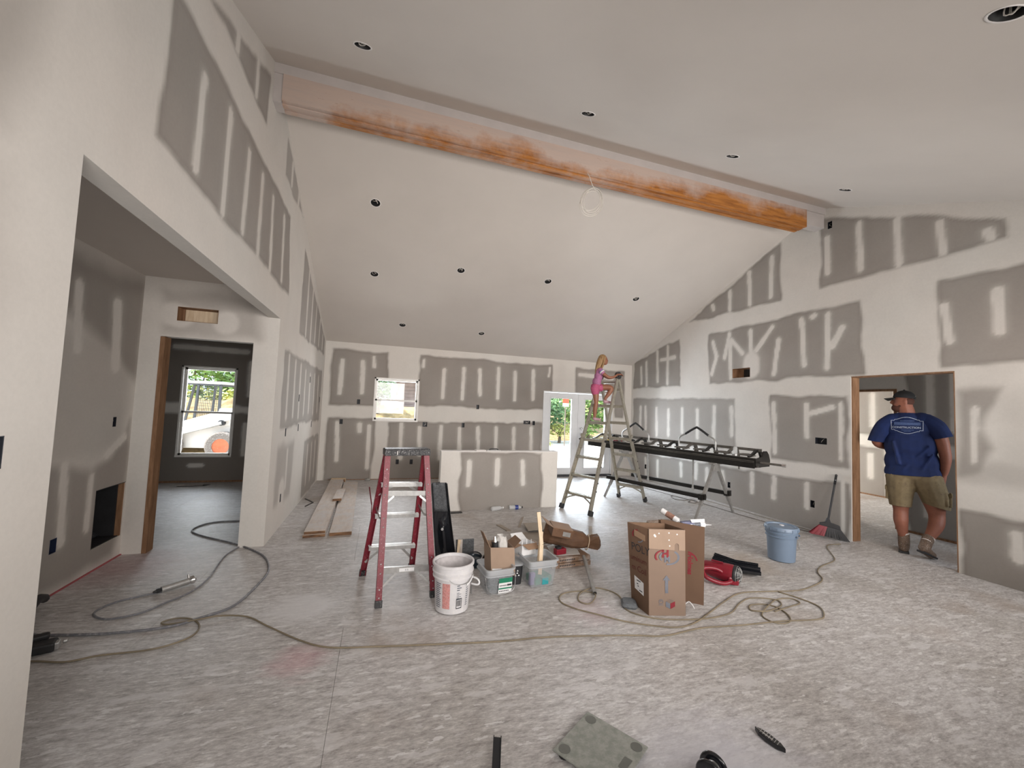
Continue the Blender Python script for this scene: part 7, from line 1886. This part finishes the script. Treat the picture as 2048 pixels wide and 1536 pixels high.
# neighbouring house seen in the small window
t = thing('neighbour_house', 'low weathered grey-brown house wall with a pale eave beyond the dirt bank', 'house', (3.2, 19.0, 1.3))
MAT['siding'] = mat('weathered siding', (.28, .22, .20), .85, var=.2, scale=3)
for k in range(9): part('siding_board', MB().b6(1.75, 7.0, 19.0 - .0, 19.04, 1.35 + k * .16, 1.50 + k * .16), MAT['siding'], t)
part('wall', MB().b6(1.75, 7.0, 19.05, 22, 1.3, 2.8), MAT['siding'], t); part('post', MB().b6(1.55, 1.68, 18.5, 18.62, 1.3, 2.85), MAT['vinyl'], t); part('eave', MB().b6(1.2, 7.2, 18.3, 22, 2.80, 3.05), MAT['vinyl'], t)
# red and white sign on a post outside the doors
t = thing('red_sign', 'red and white sign panel among the trees, seen through the left glazed door', 'sign', (9.2, 17.0, 0)); MAT['orange'] = mat('orange red paint', (.75, .10, .04), .5); MAT['sign_post'] = mat('weathered sign post', (.22, .18, .14), .8)
part('post', MB().b6(9.22, 9.26, 17.02, 17.06, -.15, 1.7), MAT['sign_post'], t)
part('red_panel', MB().b6(9.08, 9.38, 16.98, 17.01, 1.86, 2.10), MAT['orange'], t); part('white_panel', MB().b6(9.08, 9.38, 16.98, 17.01, 1.70, 1.85), MAT['vinyl'], t)

# skid steer loader outside the far room window
MAT['loader'] = mat('dusty white loader paint', (.74, .70, .66), .45, var=.06, scale=4); MAT['cage'] = mat('dark cage steel', (.10, .10, .105), .5, .3); MAT['wheel_red'] = mat('orange wheel rim', (.60, .16, .07), .5); MAT['tyre'] = mat('dusty tyre', (.20, .17, .15), .9, dust=.4)
t = thing('skid_steer_loader', 'dusty white skid steer loader with mesh cab and orange wheels outside the far room window', 'loader', (-3.3, 13.0, -.12), -.12)
L_ = lambda nm, mb, m_, **k: part(nm, mb, m_, t, world=False, **k)
L_('chassis', MB().b6(-1.25, 1.2, -.45, .45, .30, .95), MAT['loader'], bevel=.04)
mb = MB(); mb.prism([(.35, .9), (1.25, .9), (1.30, 1.15), (.9, 1.32), (.45, 1.36)], (0, -.5, 0), (1, 0, 0), (0, 0, 1), (0, 1, 0), 1.0); L_('engine_cover', mb, MAT['loader'], bevel=.03)
mb = MB()
for y_ in (-.42, .42):
    for a, b_ in (((-.80, .9), (-.62, 1.98)), ((-.62, 1.98), (.42, 1.96)), ((.42, 1.96), (.42, 1.2)), ((-.15, .95), (-.10, 1.96))): mb.bar((a[0], y_, a[1]), (b_[0], y_, b_[1]), .05, .05, (0, 1, 0))
for x, z_ in ((-.62, 1.98), (.42, 1.96)): mb.bar((x, -.42, z_), (x, .42, z_), .05, .05, (0, 0, 1))
cab = L_('cab_frame', mb, MAT['cage'])
mb = MB()
for k in range(12): mb.bar((-.08 + k * .042, -.42, 1.0 + .02 * k), (-.08 + k * .042, -.42, 1.95), .008, .008, (0, 1, 0))
for k in range(13): mb.bar((-.10, -.42, 1.05 + k * .07), (.42, -.42, 1.05 + k * .07), .008, .008, (0, 1, 0))
mb.b.transform(Matrix.Identity(4)); part('side_mesh', mb, MAT['cage'], cab, world=False)
L_('roof', MB().b6(-.72, .50, -.48, .48, 1.98, 2.05), MAT['loader'], bevel=.02)
for y_ in (-.58, .50):
    mb = MB(); mb.prism([(1.15, 1.45), (1.28, 1.25), (.6, 1.0), (-.8, .55), (-1.55, .30), (-1.65, .45), (-.9, .80), (.5, 1.28)], (0, y_, 0), (1, 0, 0), (0, 0, 1), (0, 1, 0), .10); L_('lift_arm', mb, MAT['loader'], bevel=.01)
    mb = MB(); mb.cyl((-.55, y_ - .03, .62), (.60, y_ - .03, .98), .05, seg=12); L_('hydraulic_cylinder', mb, MAT['alu'], smooth='auto')
    mb = MB(); mb.cyl((.58, y_ - .06, .98), (.58, y_ + .06, .98), .07, seg=14); L_('pivot', mb, MAT['black_matt'], smooth='auto')
mb = MB(); mb.prism([(-1.5, .10), (-2.2, .10), (-2.25, .16), (-1.75, .30), (-1.62, .75), (-1.5, .75)], (0, -.8, 0), (1, 0, 0), (0, 0, 1), (0, 1, 0), 1.6); L_('bucket', mb, MAT['loader'], bevel=.01)
for x in (-.65, .65):
    for y_ in (-.62, .50):
        mb = MB(); Rw = Matrix.Rotation(PI / 2, 3, 'X'); mb.lathe([(.20, -.11), (.34, -.12), (.38, -.08), (.38, .08), (.34, .12), (.20, .11)], (x, y_, .38), 28, Rw); w_ = L_('wheel', mb, MAT['tyre'], smooth='auto')
        mb = MB(); mb.lathe([(0, -.02), (.08, -.02), (.10, -.06), (.20, -.09), (.21, .09), (.10, .06), (0, .02)], (x, y_, .38), 22, Rw); part('rim', mb, MAT['wheel_red'], w_, world=False, smooth='auto')
# a blue machine bucket hanging in view at the window's upper right
t = thing('excavator_boom', 'blue-grey excavator boom hanging into the upper right of the far room window', 'excavator', (-2.3, 14.2, -.12)); MAT['boom'] = mat('blue grey machine paint', (.12, .18, .30), .5)
mb = MB(); mb.prism([(-.55, 3.4), (-.35, 3.55), (.05, 2.75), (.45, 3.0), (.9, 3.4), (1.1, 3.1), (.35, 2.55), (-.05, 2.35)], (-2.3, 14.2, 0), (1, 0, 0), (0, 0, 1), (0, 1, 0), .3); part('boom', mb, MAT['boom'], t, bevel=.02); part('cylinder', MB().cyl((-2.7, 14.15, 3.3), (-2.25, 14.15, 2.5), .05, seg=10), MAT['chrome'], t, smooth='auto')
part('mast', MB().bar((-1.4, 14.35, -.12), (-1.35, 14.35, 3.3), .35, .35, (0, 1, 0)), MAT['boom'], t, bevel=.02)
